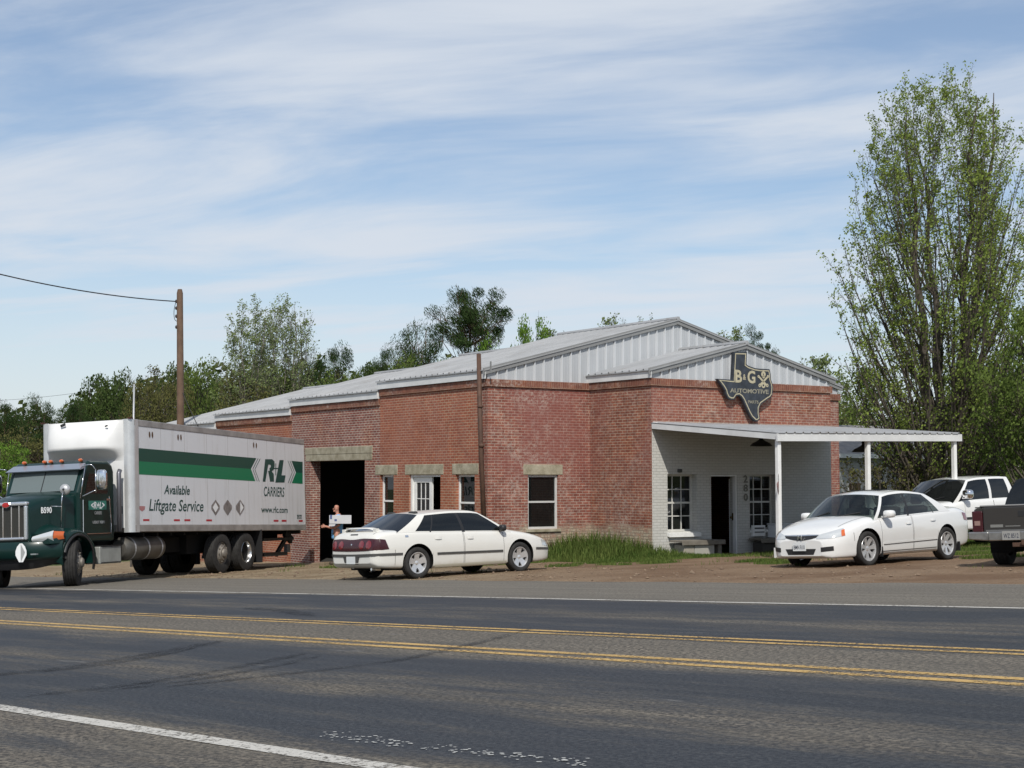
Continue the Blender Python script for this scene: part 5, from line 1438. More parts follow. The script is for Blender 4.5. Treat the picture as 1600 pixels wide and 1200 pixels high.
for s_ in (-1, 1):
    mb = MB()
    arc = [(-.16 + .16 * math.sin(math.pi / 2 * i / k), s_ * (BY - .16 + .16 * math.cos(math.pi / 2 * i / k))) for i in range(k + 1)]
    arc = [(-.30, s_ * (BY + .002))] + arc + [(.0, s_ * (BY - .24))]
    mb.grid([[(a, b_, BH0 - .01) for a, b_ in arc], [(a, b_, BH1 + .012) for a, b_ in arc]])
    sh(mb).build("corner_post", POST_AL, cargo, smooth=True)
mb = MB(); mb.box(-.02, .004, -BY + .22, BY - .22, BH0 + .10, BH1)
front = sh(mb).build("front_wall", BOXF, cargo)
# bulged air deflector moulded into the front wall
mb = MB(); rows = []; nu, nv = 28, 22
for j in range(nv + 1):
    v = j / nv; z = 2.90 + (3.86 - 2.90) * v; r = []
    pv = min(1, (v / .30)) ** .8 * math.sin(min(1, v / .30) * math.pi / 2) if v < .30 else (1 - ((v - .30) / .70) ** 2 * .62)
    for i in range(nu + 1):
        u = i / nu * 2 - 1; pu = (1 - abs(u) ** 4.5)
        low = .16 * (1 - pu * 0) * 0
        r.append((.006 + .46 * pv * max(0, pu) ** .8, u * 1.05, z))
    rows.append(r)
sh(mb.grid(rows)).build("air_deflector", BOXF, cargo, smooth=True)
mb = MB(); mb.box(.005, .02, -.9, .95, BH0 + .02, BH0 + .18); sh(mb).build("base_trim", RAIL, cargo)
mb = MB(); mb.box(.006, .012, .86, 1.0, 1.62, 1.80); sh(mb).build("decal", pbr("grey decal", (.10, .12, .13), .5), cargo)
mb = MB(); mb.box(.006, .012, .90, .95, 1.84, 1.92); sh(mb).build("decal", pbr("yellow decal", (.55, .50, .06), .5), cargo)
mb = MB(); q = [(.02, -.42, 3.80, .06), (.02, .78, 3.72, .03), (.02, -.86, 3.1, .03), (.02, .95, 3.08, .05)]
for a, b_, c, d in q: sh(MB().obox((a + .3 if c > 3.5 else a, b_, c), (.03, d * 2.2, d), (.3, 0, 0))).build("tie_point", BLACK_PLASTIC, cargo)
MKR = pbr("dark marker lamp", (.05, .015, .01), .3)
for s_ in (-1, 1): sh(MB().box(-.1, .02, min(s_*1.18, s_*1.26), max(s_*1.18, s_*1.26), BH1 + .012, BH1 + .045)).build("marker_light", MKR, cargo)

SY = BY - .012
m_, t, b = MATS["white truck box skin"], MATS["white truck box skin"].node_tree, MATS["white truck box skin"].node_tree.nodes["Principled BSDF"]
tcn = N(t, "ShaderNodeTexCoord"); mp_ = N(t, "ShaderNodeMapping"); mp_.inputs["Scale"].default_value = (5.5, 1, .55); t.links.new(tcn.outputs["Object"], mp_.inputs[0])
stk = trange(t, tnoise(t, mp_.outputs[0], 1.0, 8.0, .65), .50, .74, 0.0, .45)
t.links.new(tmix(t, stk, (.64, .65, .67), (.44, .43, .41)), b.inputs["Base Color"])
for k in range(7):
    for s_ in (-1, 1):
        sh(MB().box(-BL + 1.3 + k * 1.15 - .004, -BL + 1.3 + k * 1.15 + .004, min(s_*SY, s_*(SY + .0015)), max(s_*SY, s_*(SY + .0015)), BH0 + .172, BH1 - .152)).build("panel_seam", RAIL, cargo)
def T(cx_, cy_, o=0.0):
    p = on_plane(180 + cx_ * .2334, 640 + cy_ * .2334, TM, 1, SY + o); return p
def tpoly(name, mat, pts, o, parent=cargo):
    return MB().add([T(*p, o) for p in pts], [tuple(range(len(pts)))]).build(name, mat, parent)
tpoly("stripe", DG, [(152, 257), (945, 325), (909, 397), (152, 345)], .003)
tpoly("stripe", MG, [(152, 345), (909, 397), (938, 479), (152, 433)], .003)
tpoly("stripe", DG, [(1180, 343), (1255, 350), (1255, 425), (1210, 421)], .003)
tpoly("stripe", MG, [(1210, 421), (1255, 425), (1255, 497), (1182, 492)], .003)
def tline(mb, pts, w):
    P = [T(*p, .004) for p in pts]
    for a, b_ in zip(P[:-1], P[1:]):
        d = (b_ - a).normalized(); n = Vector((-d.z, 0, d.x)) * w
        mb.add([a - n, b_ - n, b_ + n, a + n], [(0, 1, 2, 3)])
mb = MB(); tline(mb, [(957, 326), (921, 398), (951, 480)], .012); tline(mb, [(971, 328), (935, 400), (965, 482)], .012)
tline(mb, [(1170, 343), (1200, 420), (1172, 493)], .012); tline(mb, [(1156, 342), (1186, 419), (1158, 491)], .012); mb.build("chevron_lines", INK, cargo)
# logo letters drawn as heavy slanted shapes
def glyph(pts, x0, y0, x1, y1, o=.004):
    return [T(x0 + (x1 - x0) * p[0], y0 + (y1 - y0) * p[1], o) for p in pts]
mb = MB()
mb.add(glyph([(.20, 0), (.78, 0), (.98, .10), (1.0, .30), (.90, .48), (.72, .55), (.58, .55), (.56, .40), (.66, .36), (.68, .28), (.60, .24), (.46, .24), (.22, 1.0), (0, 1.0)], 988, 332, 1068, 482), [tuple(range(14))])
mb.add(glyph([(.44, .52), (.72, .52), (.92, .66), (.94, 1.0), (.62, 1.0)], 988, 332, 1068, 482), [tuple(range(5))])
mb.add(glyph([(.42, 0), (.82, 0), (.62, .68), (1.0, .68), (.90, 1.0), (0, 1.0)], 1072, 338, 1140, 488), [tuple(range(6))])
mb.add(glyph([(0, .42), (1, .42), (1, .58), (0, .58)], 1056, 372, 1094, 416), [(0, 1, 2, 3)]); mb.add(glyph([(.44, 0), (.56, 0), (.56, 1), (.44, 1)], 1056, 360, 1094, 440, .0045), [(0, 1, 2, 3)])
mb.build("logo", INK, cargo)
def ttext(txt, c0, c1, shear_=0.0, wt=.0, mat=INK, name="lettering"):
    """text between two pixel corners (upper left, lower right measured along the skewed lines)"""
    a, b_ = T(*c0, .004), T(*c1, .004)
    vs, fs = text_mesh(txt, 0, 1, 0, 1, shear_, wt)
    zt, zb = a.z, b_.z
    return MB().add([(a.x + (b_.x - a.x) * v[0], a.y, zb + (zt - zb) * v[1] + shear * (b_.x - a.x) * (v[0] - .5)) for v in vs], fs).build(name, mat, cargo)
ttext("CARRIERS", (994, 516), (1134, 583), .18, .012)
ttext("www.rlc.com", (977, 650), (1155, 690), 0, .02)
ttext("Available", (326, 505), (500, 570), .22, .018)
ttext("Liftgate Service", (226, 602), (592, 702), .22, .010)
ttext("B590", (1218, 704), (1250, 716), 0, .03); ttext("5241", (1218, 719), (1250, 731), 0, .03)
for x, y, w in ((208, 739, 21), (413, 740, 20), (483, 740, 20), (629, 741, 19), (1077, 744, 16), (1131, 744, 16), (1242, 745, 13)):
    MB().add([T(x - w, y - 6, .004), T(x + w, y - 6, .004), T(x + w, y + 6, .004), T(x - w, y + 6, .004)], [(0, 1, 2, 3)]).build("reflector_tape", RED_TAPE, cargo)
BRL = pbr("brown lamp lens", (.09, .045, .02), .4)
for x, y in ((228, 167), (247, 168), (419, 184), (438, 186), (925, 237), (943, 240)):
    p = T(x, y, .0); r_ = .075
    MB().add([(p.x + .035 * math.cos(6.283*i/12), p.y + .01, p.z + r_ * math.sin(6.283*i/12)) for i in range(12)], [tuple(range(12))]).build("side_lamp", BRL, cargo)
# hazard placard frames
MET = pbr("brushed placard metal", (.40, .40, .40), .35, metal=.7, var=.3, scale=7)
for x, y, kind in ((672, 655, 0), (753, 655, 1), (836, 655, 2)):
    q = [T(x, y - 52, .006), T(x + 28, y - 12, .006), T(x + 28, y + 10, .006), T(x, y + 54, .006), T(x - 28, y + 10, .006), T(x - 28, y - 12, .006)]
    fr_ = MB().add(q, [tuple(range(6))]).build("placard_holder", MET, cargo)
    if kind == 0: MB().add([T(x, y - 34, .010), T(x + 19, y, .010), T(x, y + 34, .010), T(x - 19, y, .010)], [(0,1,2,3)]).build("placard", WHITE_VINYL, fr_)
    if kind == 2: MB().add([T(x + 1, y - 40, .010), T(x + 24, y, .010), T(x + 1, y + 40, .010)], [(0,1,2)]).build("placard", WHITE_VINYL, fr_)
mb = MB(); a = T(165, 647, .004)
tpoly("decal", pbr("faded red shield", (.40, .18, .18), .5), [(160, 645), (200, 647), (198, 668), (180, 682), (163, 668)], .004)

# chassis and running gear
mb = MB()
for s_ in (-1, 1): mb.box(-BL + .3, 2.2, s_*.42 - .04, s_*.42 + .04, .84, 1.10)
for k in range(14): mb.box(-BL + .3 + k * .65, -BL + .38 + k * .65, -1.1, 1.1, 1.05, 1.16 + shear * (-BL + .3 + k * .65))
mb.box(-6.9, -3.2, -.75, .75, .55, 1.05); mb.box(-3.2, 1.5, -.55, .55, .62, 1.0)
mb.build("chassis", DARK, truck)
def truck_wheel(x, y, dual, kind, steer=0.0):
    s_ = 1 if y > 0 else -1
    r, hw = .515, .14
    mb = MB()
    mb.lathe([(.03, -.02), (.27, -.02), (.27, .02), (.03, .02)], n=20)
    w = mb.build("wheel", DARK, truck); w.location = (x, y, r + .01); w.rotation_euler = (0, 0, steer + (math.pi if s_ < 0 else 0))
    mb = MB()
    for off in ((0, -.33) if dual else (0,)):
        pr = [(.29, hw*.78), (.31, hw*.95), (.40, hw*1.04), (.49, hw*.93)]
        for g in (.86, .45, .05, -.35, -.78): pr += [(.515, hw*g), (.515, hw*(g - .24)), (.502, hw*(g - .27)), (.502, hw*(g - .35))]
        pr += [(.49, -hw*1.0), (.40, -hw*1.04), (.29, -hw*.8)]
        mb.lathe([(a, b_ + off) for a, b_ in pr], n=44)
    mb.build("tyre", RUBBER, w, smooth=True, auto=40)
    mb = MB()
    if kind == 'proud':          # steer-type disc bulging outwards with a hub
        mb.lathe([(.30, hw*.80), (.285, hw*.88), (.27, hw*.6), (.20, hw*.95), (.17, hw*1.25), (.12, hw*1.25), (.11, hw*1.55), (.07, hw*1.75), (.001, hw*1.78)], n=32)
        for i in range(10): a = 6.283*i/10; mb.lathe([(.018, hw*1.0), (.018, hw*1.15), (.001, hw*1.16)], (.225*math.cos(a), 0, .225*math.sin(a)), n=6)
    else:                        # deep dished outer wheel
        mb.lathe([(.30, hw*.80), (.288, hw*.90), (.275, hw*.75), (.262, -hw*.1), (.25, -hw*.6), (.20, -hw*.75), (.12, -hw*.75), (.11, -hw*.3), (.06, -hw*.25), (.001, -hw*.25)], n=32)
    mb.build("rim", pbr("dusty steel rim", (.20, .18, .155), .6, metal=.3, var=.3, scale=8) if kind == 'proud' else pbr("bright dished rim", (.55, .55, .55), .25, metal=.9), w, smooth=True, auto=40)
for x, kd in ((-4.25, 'proud'), (-5.62, 'dish')):
    for s_ in (-1, 1): truck_wheel(x, s_ * 1.10, x < -5, kd)
for s_ in (-1, 1): truck_wheel(2.25, s_ * .98, False, 'proud', math.radians(24))
for s_ in (-1, 1): MB().box(-6.42, -6.39, s_*.98 - .32, s_*.98 + .32, .20, 1.12).build("mud_flap", BLACK_PLASTIC, truck)
mb = MB(); mb.box(-6.44, -6.425, 1.18, 1.26, .22, .62); mb.build("flap_strip", pbr("dirty cream strip", (.42, .40, .26), .6), truck)
for s_ in (-1, 1):
    mb = MB(); mb.lathe([(.001, -1.62), (.20, -1.60), (.27, -1.52), (.285, -1.48), (.285, .06), (.27, .10), (.20, .18), (.001, .20)], (0, s_*.86, .78), 'x', 28)
    tk = mb.build("fuel_tank", pbr("dusty aluminium tank", (.12, .113, .10), .5, metal=.55, var=.35, scale=3), truck, smooth=True, auto=40)
    for x in (-1.35, -.75, -.12): MB().lathe([(.292, x - .03), (.292, x + .03)], (0, s_*.86, .78), 'x', 28).build("tank_strap", GALV, tk)
    mb = MB(); mb.box(.45, 1.35, min(s_*.70, s_*1.10), max(s_*.70, s_*1.10), .46, .86); mb.build("step_box", pbr("grey step box", (.30, .31, .29), .5, metal=.3, var=.2), truck, bevel=.02)
    mb = MB(); mb.box(.5, 1.3, min(s_*.72, s_*1.12), max(s_*.72, s_*1.12), .865, .885); mb.box(.5, 1.3, min(s_*.85, s_*1.12), max(s_*.85, s_*1.12), .48, .50); mb.build("step_tread", BLACK_PLASTIC, truck)
# liftgate folded under the tail
mb = MB(); mb.box(-9.15, -7.2, -.95, .95, .78, .86)
for s_ in (-1, 1):
    mb.obox((-8.75, s_*.8, .72), (1.25, .08, .12), (0, .62, 0)); mb.obox((-9.05, s_*.8, .88), (.5, .1, .22), (0, -.5, 0)); mb.box(-7.3, -6.9, s_*.8 - .06, s_*.8 + .06, .35, 1.05)
mb.box(-8.6, -7.1, -1.0, 1.0, .34, .44); mb.box(-9.3, -9.2, -1.1, 1.1, .95, 1.06)
mb.build("liftgate", pbr("black liftgate steel", (.018, .018, .018), .6), truck)
mb = MB(); mb.box(-8.95, -8.75, .80, .93, .42, .66); mb.build("liftgate_lever", pbr("grey lever", (.12, .12, .12), .5), truck, bevel=.02)

# cab
mb = MB(); H = 1.0
side = [(.55, .98), (.55, 2.62), (.62, 2.78), (.80, 2.87), (1.55, 2.86), (1.72, 2.78), (2.02, 2.12), (2.02, .98)]
mb.prism([(p[0], p[1]) for p in side], -H, H, 'y')
cab = mb.build("cab", PAINT_GREEN, truck, bevel=.07, seg=3)
# glass panes set proud of the shell
def quad(name, mat, pts, parent=cab): return MB().add(pts, [tuple(range(len(pts)))]).build(name, mat, parent)
def wsp(y, t_): return (2.02 + (1.72 - 2.02) * t_ + .012 + .03 * (1 - (y / .9) ** 2), y, 2.12 + (2.78 - 2.12) * t_ + .008)
mb = MB(); mb.grid([[wsp(-.86 + 1.72 * i / 10, t_) for i in range(11)] for t_ in (.06, .5, .90)])
ws = mb.build("windshield", glass_mat("truck windshield", (.28, .33, .31), .25, .03, (.17, .205, .205)), cab, smooth=True)  # grey-teal diffuse paints reflected sky as well as dust on the glass
mb = MB(); mb.tube([wsp(0, .05), wsp(0, .92)], .012, 5); mb.build("centre_bar", BLACK_PLASTIC, ws)
for s_ in (-1, 1):
    y = s_ * (H + .005)
    d_ = MB(); d_.add([(.74, y, 1.18), (1.78, y, 1.18), (1.86, y, 1.55), (1.86, y, 2.12), (1.66, y, 2.62), (.78, y, 2.62)], [tuple(range(6))]); dr = d_.build("door", PAINT_GREEN, cab)
    y2 = s_ * (H + .010)
    MB().add([(.84, y2, 2.10), (1.80, y2, 2.10), (1.62, y2, 2.56), (.84, y2, 2.56)], [(0,1,2,3)]).build("side_window", glass_mat("cab side glass", (.05, .05, .05), .1), dr)
    mb = MB(); yy = s_ * (H + .012)
    mb.tube([(.80, yy, 2.04), (.72, yy, 1.4), (.74, yy, 1.17), (1.74, yy, 1.17)], .010, 5)
    mb.tube([(1.88, yy, 1.17), (1.88, yy, 1.95)], .012, 5); mb.build("door_trim", CHROME, dr)
    mb = MB(); mb.box(.80, .95, min(yy, yy + s_*.03), max(yy, yy + s_*.03), 1.93, 1.98); mb.build("handle", CHROME, dr)
    if s_ == 1:
        o3 = Vector((1.62, yy + .004, 1.80))
        mb = MB(); mb.add([(1.66, yy, 1.72), (.92, yy, 1.72), (.92, yy, 1.93), (1.66, yy, 1.93)], [(0,1,2,3)]); mb.build("door_decal", pbr("teal decal", (.03, .17, .13), .4), dr)
        put_text("lettering", dr, "<R+L>", WHITE_VINYL, (1.56, yy + .003, 1.745), (-1, 0, 0), (0, 0, 1), .56, .16, .2, .03)
        put_text("lettering", dr, "CARRIERS", pbr("dim white vinyl", (.35, .36, .36), .4), (1.42, yy + .003, 1.61), (-1, 0, 0), (0, 0, 1), .30, .075, .1, .015)
        put_text("lettering", dr, "USDOT 82091", pbr("dim white vinyl", (.42, .43, .43), .4), (1.50, yy + .003, 1.40), (-1, 0, 0), (0, 0, 1), .50, .065, 0, .02)
    # mirror on tubular arms
    ys_ = s_ * 1.28
    mb = MB(); mb.tube(catmull([(1.92, s_*1.02, 2.72), (1.95, ys_, 2.74), (1.86, s_*1.34, 2.62)], 4), .013, 6); mb.tube(catmull([(1.95, s_*1.02, 2.02), (1.9, s_*1.2, 2.10), (1.86, s_*1.34, 2.16)], 4), .013, 6); mb.tube([(1.86, s_*1.34, 2.64), (1.86, s_*1.34, 2.10)], .013, 6)
    mb.tube([(1.98, s_*1.0, 1.98), (1.80, s_*1.02, 2.70)], .012, 6)
    arm = mb.build("mirror_arm", CHROME, cab, smooth=True)
    mb = MB(); mb.ball((1.74, s_*1.42, 2.40), (.07, .13, .23), 14, 10, pw=.5); mb.build("mirror", CHROME, arm, smooth=True)
mb = MB(); mb.add([(1.70, -.97, 2.80), (1.98, -1.0, 2.66), (1.98, 1.0, 2.66), (1.70, .97, 2.80)], [(0,1,2,3)]); mb.add([(1.98, -1.0, 2.66), (1.96, -1.0, 2.64), (1.96, 1.0, 2.64), (1.98, 1.0, 2.66)], [(0,1,2,3)])
mb.add([(1.70, .97, 2.80), (1.98, 1.0, 2.66), (1.96, 1.0, 2.64), (1.70, .98, 2.70)], [(0,1,2,3)])
mb.build("sun_visor", pbr("steel visor", (.42, .46, .52), .3, metal=.7), cab)
for y in (-.72, -.17, 0.0, .17 + .12, .80):
    mb = MB(); mb.ball((1.64, y, 2.875), (.09, .035, .042), 10, 6); mb.build("roof_lamp", AMBER, cab, smooth=True)
STK = pbr("dull exhaust steel", (.16, .16, .18), .4, metal=.6)
MB().tube([(.44, -1.05, .9), (.44, -1.05, 2.55), (.42, -1.05, 2.7)], .07, 10).build("exhaust_stack", STK, cab, smooth=True)
MB().tube([(.45, 1.06, 1.2), (.45, 1.06, 2.58), (.40, 1.06, 2.66)], .055, 10).build("exhaust_stack", STK, cab, smooth=True)
seats(cab, (1.25,), 1.35, .48, SEAT_DARK, .7)
# hood tapering to the grille, with swelling fenders over the steered wheels
mb = MB(); rows = []
for i in range(13):
    x = 1.96 + (3.26 - 1.96) * i / 12; t_ = i / 12
    w_ = .90 - .34 * t_; zt = 2.14 - .10 * t_ - .13 * t_ ** 4; zb_ = 1.05
    sec = [(w_ * 1.02, zb_), (w_ * 1.01, zb_ + (zt - zb_) * .5), (w_, zt - .16), (w_ - .05, zt - .06), (w_ * .72, zt - .005), (w_ * .3, zt + .03), (0, zt + .035)]
    sec = catmull([Vector((0, a, b_)) for a, b_ in sec], 3)
    rows.append([(x, -p.y, p.z) for p in sec] + [(x, p.y, p.z) for p in sec[::-1][1:]])
mb.grid(rows); mb.add(rows[-1], [tuple(range(len(rows[-1])))])
hood = mb.build("hood", PAINT_GREEN, truck, smooth=True, auto=60)
for s_ in (-1, 1):
    mb = MB(); rows = []
    for i in range(19):
        a = math.radians(-12 + 205 * i / 18)
        R_ = .62
        x = 2.25 + R_ * math.cos(a) * 1.06; z = .62 + R_ * math.sin(a)
        if a > math.radians(140): x -= .04
        f_ = max(0, math.cos(a - math.radians(35))) ** .8
        rows.append([(x, s_*(.50), z + .16 * f_), (x, s_*.86, z + .12 * f_), (x, s_*1.04, z + .06), (x, s_*1.13, z), (x - .03*math.cos(a), s_*1.14, z - .04*math.sin(a)), (x - .10*math.cos(a), s_*1.10, z - .10*math.sin(a)), (x - .10*math.cos(a), s_*.5, z - .10*math.sin(a))])
    mb.grid(rows)
    # nose of the fender reaching to the bumper, carrying the lamp
    nose = []
    for i in range(7):
        t_ = i / 6; x = 2.74 + .42 * t_; w_ = 1.12 - .10 * t_ ** 2; zt = 1.36 - .22 * t_ ** 2
        nose.append([(x, s_*.50, zt + .10), (x, s_*.8, zt + .03), (x, s_*(w_ - .06), zt - .05), (x, s_*w_, zt - .16), (x, s_*w_, .98), (x, s_*.5, .98)])
    mb.grid(nose); mb.add(nose[-1], [tuple(range(6))])
    fe = mb.build("fender", PAINT_GREEN, hood, smooth=True, auto=50)
    mb = MB(); rows = []
    for i in range(19):
        a = math.radians(20 + 180 * i / 18); x = 2.25 + .60 * math.cos(a); z = .58 + .62 * math.sin(a)
        rows.append([(x, s_*1.10, z), (x, s_*1.17, z - .02), (x - .05*math.cos(a), s_*1.16, z - .06*math.sin(a))])
    mb.grid(rows).build("wheel_lip", BLACK_PLASTIC, fe, smooth=True)
    def lamp(name, mat, y0, y1, x0, x1, z0a, z0b, z1a, z1b, d):
        mb = MB(); rows = []
        for j in range(5):
            v = j / 4
            rows.append([(x0 + (x1 - x0) * (i / 6) + d * math.sin(math.pi * v) , s_ * (y0 + (y1 - y0) * i / 6 + d * .8 * (i / 6)), (z0a + (z0b - z0a) * i / 6) * (1 - v) + (z1a + (z1b - z1a) * i / 6) * v) for i in range(7)])
        return mb.grid(rows).build(name, mat, fe, smooth=True)
    lamp("headlight", CLEAR_LENS, .60, 1.02, 3.22, 3.09, 1.03, 1.04, 1.15, 1.27, .045)
    lamp("indicator", AMBER, 1.02, 1.13, 3.09, 2.84, 1.05, 1.08, 1.26, 1.24, .04)
mb = MB(); mb.box(3.20, 3.33, -.52, .52, 1.84, 1.93); mb.box(3.20, 3.33, -.52, -.44, 1.08, 1.84); mb.box(3.20, 3.33, .44, .52, 1.08, 1.84); mb.box(3.20, 3.33, -.44, .44, 1.08, 1.15)
gr = mb.build("grille", pbr("polished grille surround", (.68, .70, .72), .2, metal=.8), truck, bevel=.03)
mb = MB(); mb.box(3.18, 3.275, -.44, .44, 1.15, 1.84); mb.build("mesh", pbr("dark grille mesh", (.035, .035, .03), .5, metal=.3, bump=.6, bscale=60), gr)
mb = MB()
for y in (-.31, -.11, .11, .31): mb.box(3.276, 3.30, y - .012, y + .012, 1.15, 1.84)
mb.build("grille_bar", CHROME, gr)
mb = MB(); mb.lathe([(.001, 3.352), (.10, 3.348), (.12, 3.335)], (0, .0, 1.87), 'x', 20); em = mb.build("emblem", CHROME, gr); em.data.transform(Matrix.Translation((0, 0, 1.87)) @ Matrix.Diagonal((1, 1, .6, 1)) @ Matrix.Translation((0, 0, -1.87)))
mb = MB(); mb.lathe([(.001, 3.358), (.09, 3.355)], (0, 0, 1.87), 'x', 20); em2 = mb.build("emblem", pbr("red enamel", (.35, .02, .02), .3), em); em2.data.transform(Matrix.Translation((0, 0, 1.87)) @ Matrix.Diagonal((1, 1, .6, 1)) @ Matrix.Translation((0, 0, -1.87)))
# bumper, swept back at the ends
mb = MB(); rows = []
for i in range(17):
    u = i / 16 * 2 - 1; y = u * 1.14; x = 3.38 - .50 * abs(u) ** 2.6
    rows.append([(x - .35, y, 1.03), (x - .03, y, 1.04), (x, y, 1.0), (x + .015, y, .85), (x, y, .70), (x - .06, y, .64 - .0), (x - .3, y, .62)])
mb.grid(rows); bmp = mb.build("bumper", PAINT_GREEN, truck, smooth=True, auto=50)
mb = MB(); rows = []
for i in range(17):
    u = i / 16 * 2 - 1; y = u * 1.05; x = 3.30 - .45 * abs(u) ** 2.6; zz = .42 + .16 * abs(u) ** 3
    rows.append([(x - .03, y, .645), (x - .06, y, (zz + .645) / 2), (x - .14, y, zz)])
mb.grid(rows).build("valance", BLACK_PLASTIC, bmp, smooth=True)
q = [(-.03, .21), (.03, .21), (.10, .14), (.14, .04), (.14, -.05), (.05, -.20), (-.05, -.20), (-.14, -.05), (-.14, .04), (-.10, .14)]
mb = MB(); mb.add([(3.36 + .035 - .02 * 0, .42 + a, .80 + b_) for a, b_ in q], [tuple(range(10))]); pl = mb.build("placard_holder", WHITE_VINYL, bmp); pl.modifiers.new("t", 'SOLIDIFY').thickness = .01
mb = MB(); mb.add([(3.402, .42 + a * .8, .80 + b_ * .8) for a, b_ in ((0, .25), (.135, .02), (0, -.24))], [(0,1,2)]); mb.build("placard", pbr("dull silver", (.42, .43, .42), .4, metal=.4), pl)
mb = MB(); mb.box(3.30, 3.385, .66, .80, .75, .78); mb.build("bumper_plaque", pbr("grey plaque", (.2, .22, .22), .4), bmp)
put_text("unit_number", hood, "B590", WHITE_VINYL, (2.985, .66, 1.66), (-.96, .27, 0), (0, 0, 1), .30, .14, 0, .03)
# round spot mirror on its stalks and the hood latch
for s_ in (-1, 1):
    mb = MB(); mb.tube([(2.62, s_*.92, 1.30), (2.62, s_*.95, 1.95), (2.58, s_*.96, 2.14)], .012, 6); mb.tube([(2.62, s_*.95, 1.80), (2.72, s_*.66, 1.82)], .012, 6)
    mb.ball((2.62, s_*.95, 1.27), .03); mb.ball((2.72, s_*.66, 1.82), .03)
    st_ = mb.build("mirror_stalk", CHROME, hood, smooth=True)
    mb = MB(); mb.ball((2.52, s_*.97, 2.18), (.09, .13, .13), 14, 10); mb.build("spot_mirror", pbr("dulled spot mirror", (.50, .50, .50), .3, metal=.5), st_, smooth=True)
    mb = MB(); mb.ball((2.66, s_*1.02, 2.18), (.012, .03, .03), 8, 6); mb.build("mirror_boss", BLACK_PLASTIC, st_)
# ------------------------------------------------------------------ person, small things
def skin_body(name, joints, edges, mat, parent, sub=2):
    me = bpy.data.meshes.new(name); me.from_pydata([j[:3] for j in joints], edges, [])
    o = bpy.data.objects.new(name, me); COL.objects.link(o)
    sk = o.modifiers.new("skin", 'SKIN'); sk.use_smooth_shade = True
    for i, j in enumerate(joints):
        r = j[3]; me.skin_vertices[0].data[i].radius = (r if isinstance(r, tuple) else (r, r))
    me.skin_vertices[0].data[0].use_root = True
    ss = o.modifiers.new("sub", 'SUBSURF'); ss.levels = sub; ss.render_levels = sub
    bpy.context.view_layer.update()
    dg = bpy.context.evaluated_depsgraph_get()
    nm = bpy.data.meshes.new_from_object(o.evaluated_get(dg)); bpy.data.objects.remove(o); bpy.data.meshes.remove(me)
    nm.name = name; nm.materials.clear(); nm.materials.append(mat)
    nm.polygons.foreach_set("use_smooth", [True] * len(nm.polygons))
    ob_ = bpy.data.objects.new(name, nm); COL.objects.link(ob_); ob_.parent = parent
    return ob_
SKIN = pbr("sunburnt skin", (.42, .20, .14), .6, var=.1, scale=6)
SHIRT = pbr("blue cotton", (.15, .39, .70), .9, var=.15, scale=5)
TROUSER = pbr("khaki cotton", (.20, .18, .14), .9, var=.15, scale=5)
px_, py_ = -5.13, 44.9
person = empty("person")
# local frame: +x the way he faces (left in the view), y to his left
hdg = math.radians(186)
person.matrix_world = Matrix.Translation((px_, py_, G(px_, py_))) @ Matrix.Rotation(hdg, 4, 'Z')
tag(person, "bald man in a blue T-shirt facing left, carrying a white carton at the garage", "person")
# he faces local +x; his right side (towards the garage) is -y, the side towards us is +y
J = [(0, 0, .95, (.12, .10)), (.0, 0, 1.12, (.15, .12)), (-.01, 0, 1.30, (.17, .13)), (-.02, 0, 1.43, (.14, .10)), (-.01, 0, 1.50, (.06, .06)), (.015, 0, 1.56, (.055, .06)), (.03, 0, 1.64, (.092, .075)), (.02, 0, 1.71, (.095, .078)), (.015, 0, 1.755, (.06, .05)),
     (-.02, .19, 1.41, .062), (-.05, .25, 1.16, .046), (.14, .20, 1.08, .038), (.30, .10, 1.12, .030), (.37, .08, 1.13, .030),
     (-.02, -.19, 1.41, .062), (-.03, -.25, 1.16, .046), (.18, -.18, 1.08, .038), (.30, -.08, 1.12, .030), (.36, -.06, 1.13, .028),
     (.0, .09, .86, .098), (.03, .10, .50, .062), (-.02, .10, .10, .042), (.12, .11, .045, .042),
     (.0, -.09, .86, .098), (-.06, -.10, .50, .062), (-.14, -.10, .10, .042), (.0, -.11, .045, .042)]
Ed = [(0,1),(1,2),(2,3),(3,4),(4,5),(5,6),(6,7),(7,8),(3,9),(9,10),(10,11),(11,12),(12,13),(3,14),(14,15),(15,16),(16,17),(17,18),(0,19),(19,20),(20,21),(21,22),(0,23),(23,24),(24,25),(25,26)]
bd = skin_body("body", J, Ed, SKIN, person)
# face: brow, nose, mouth, ears, grey moustache
mb = MB(); mb.ball((.116, 0, 1.635), (.018, .012, .024)); mb.ball((.090, 0, 1.575), (.032, .034, .028))
for s_ in (-1, 1): mb.ball((.02, s_*.082, 1.64), (.022, .014, .034))
mb.build("face", SKIN, bd, smooth=True)
mb = MB()
for s_ in (-1, 1): mb.ball((.108, s_*.032, 1.665), (.010, .014, .008))
mb.box(.110, .126, -.03, .03, 1.600, 1.610); mb.build("eye", DARK, bd)
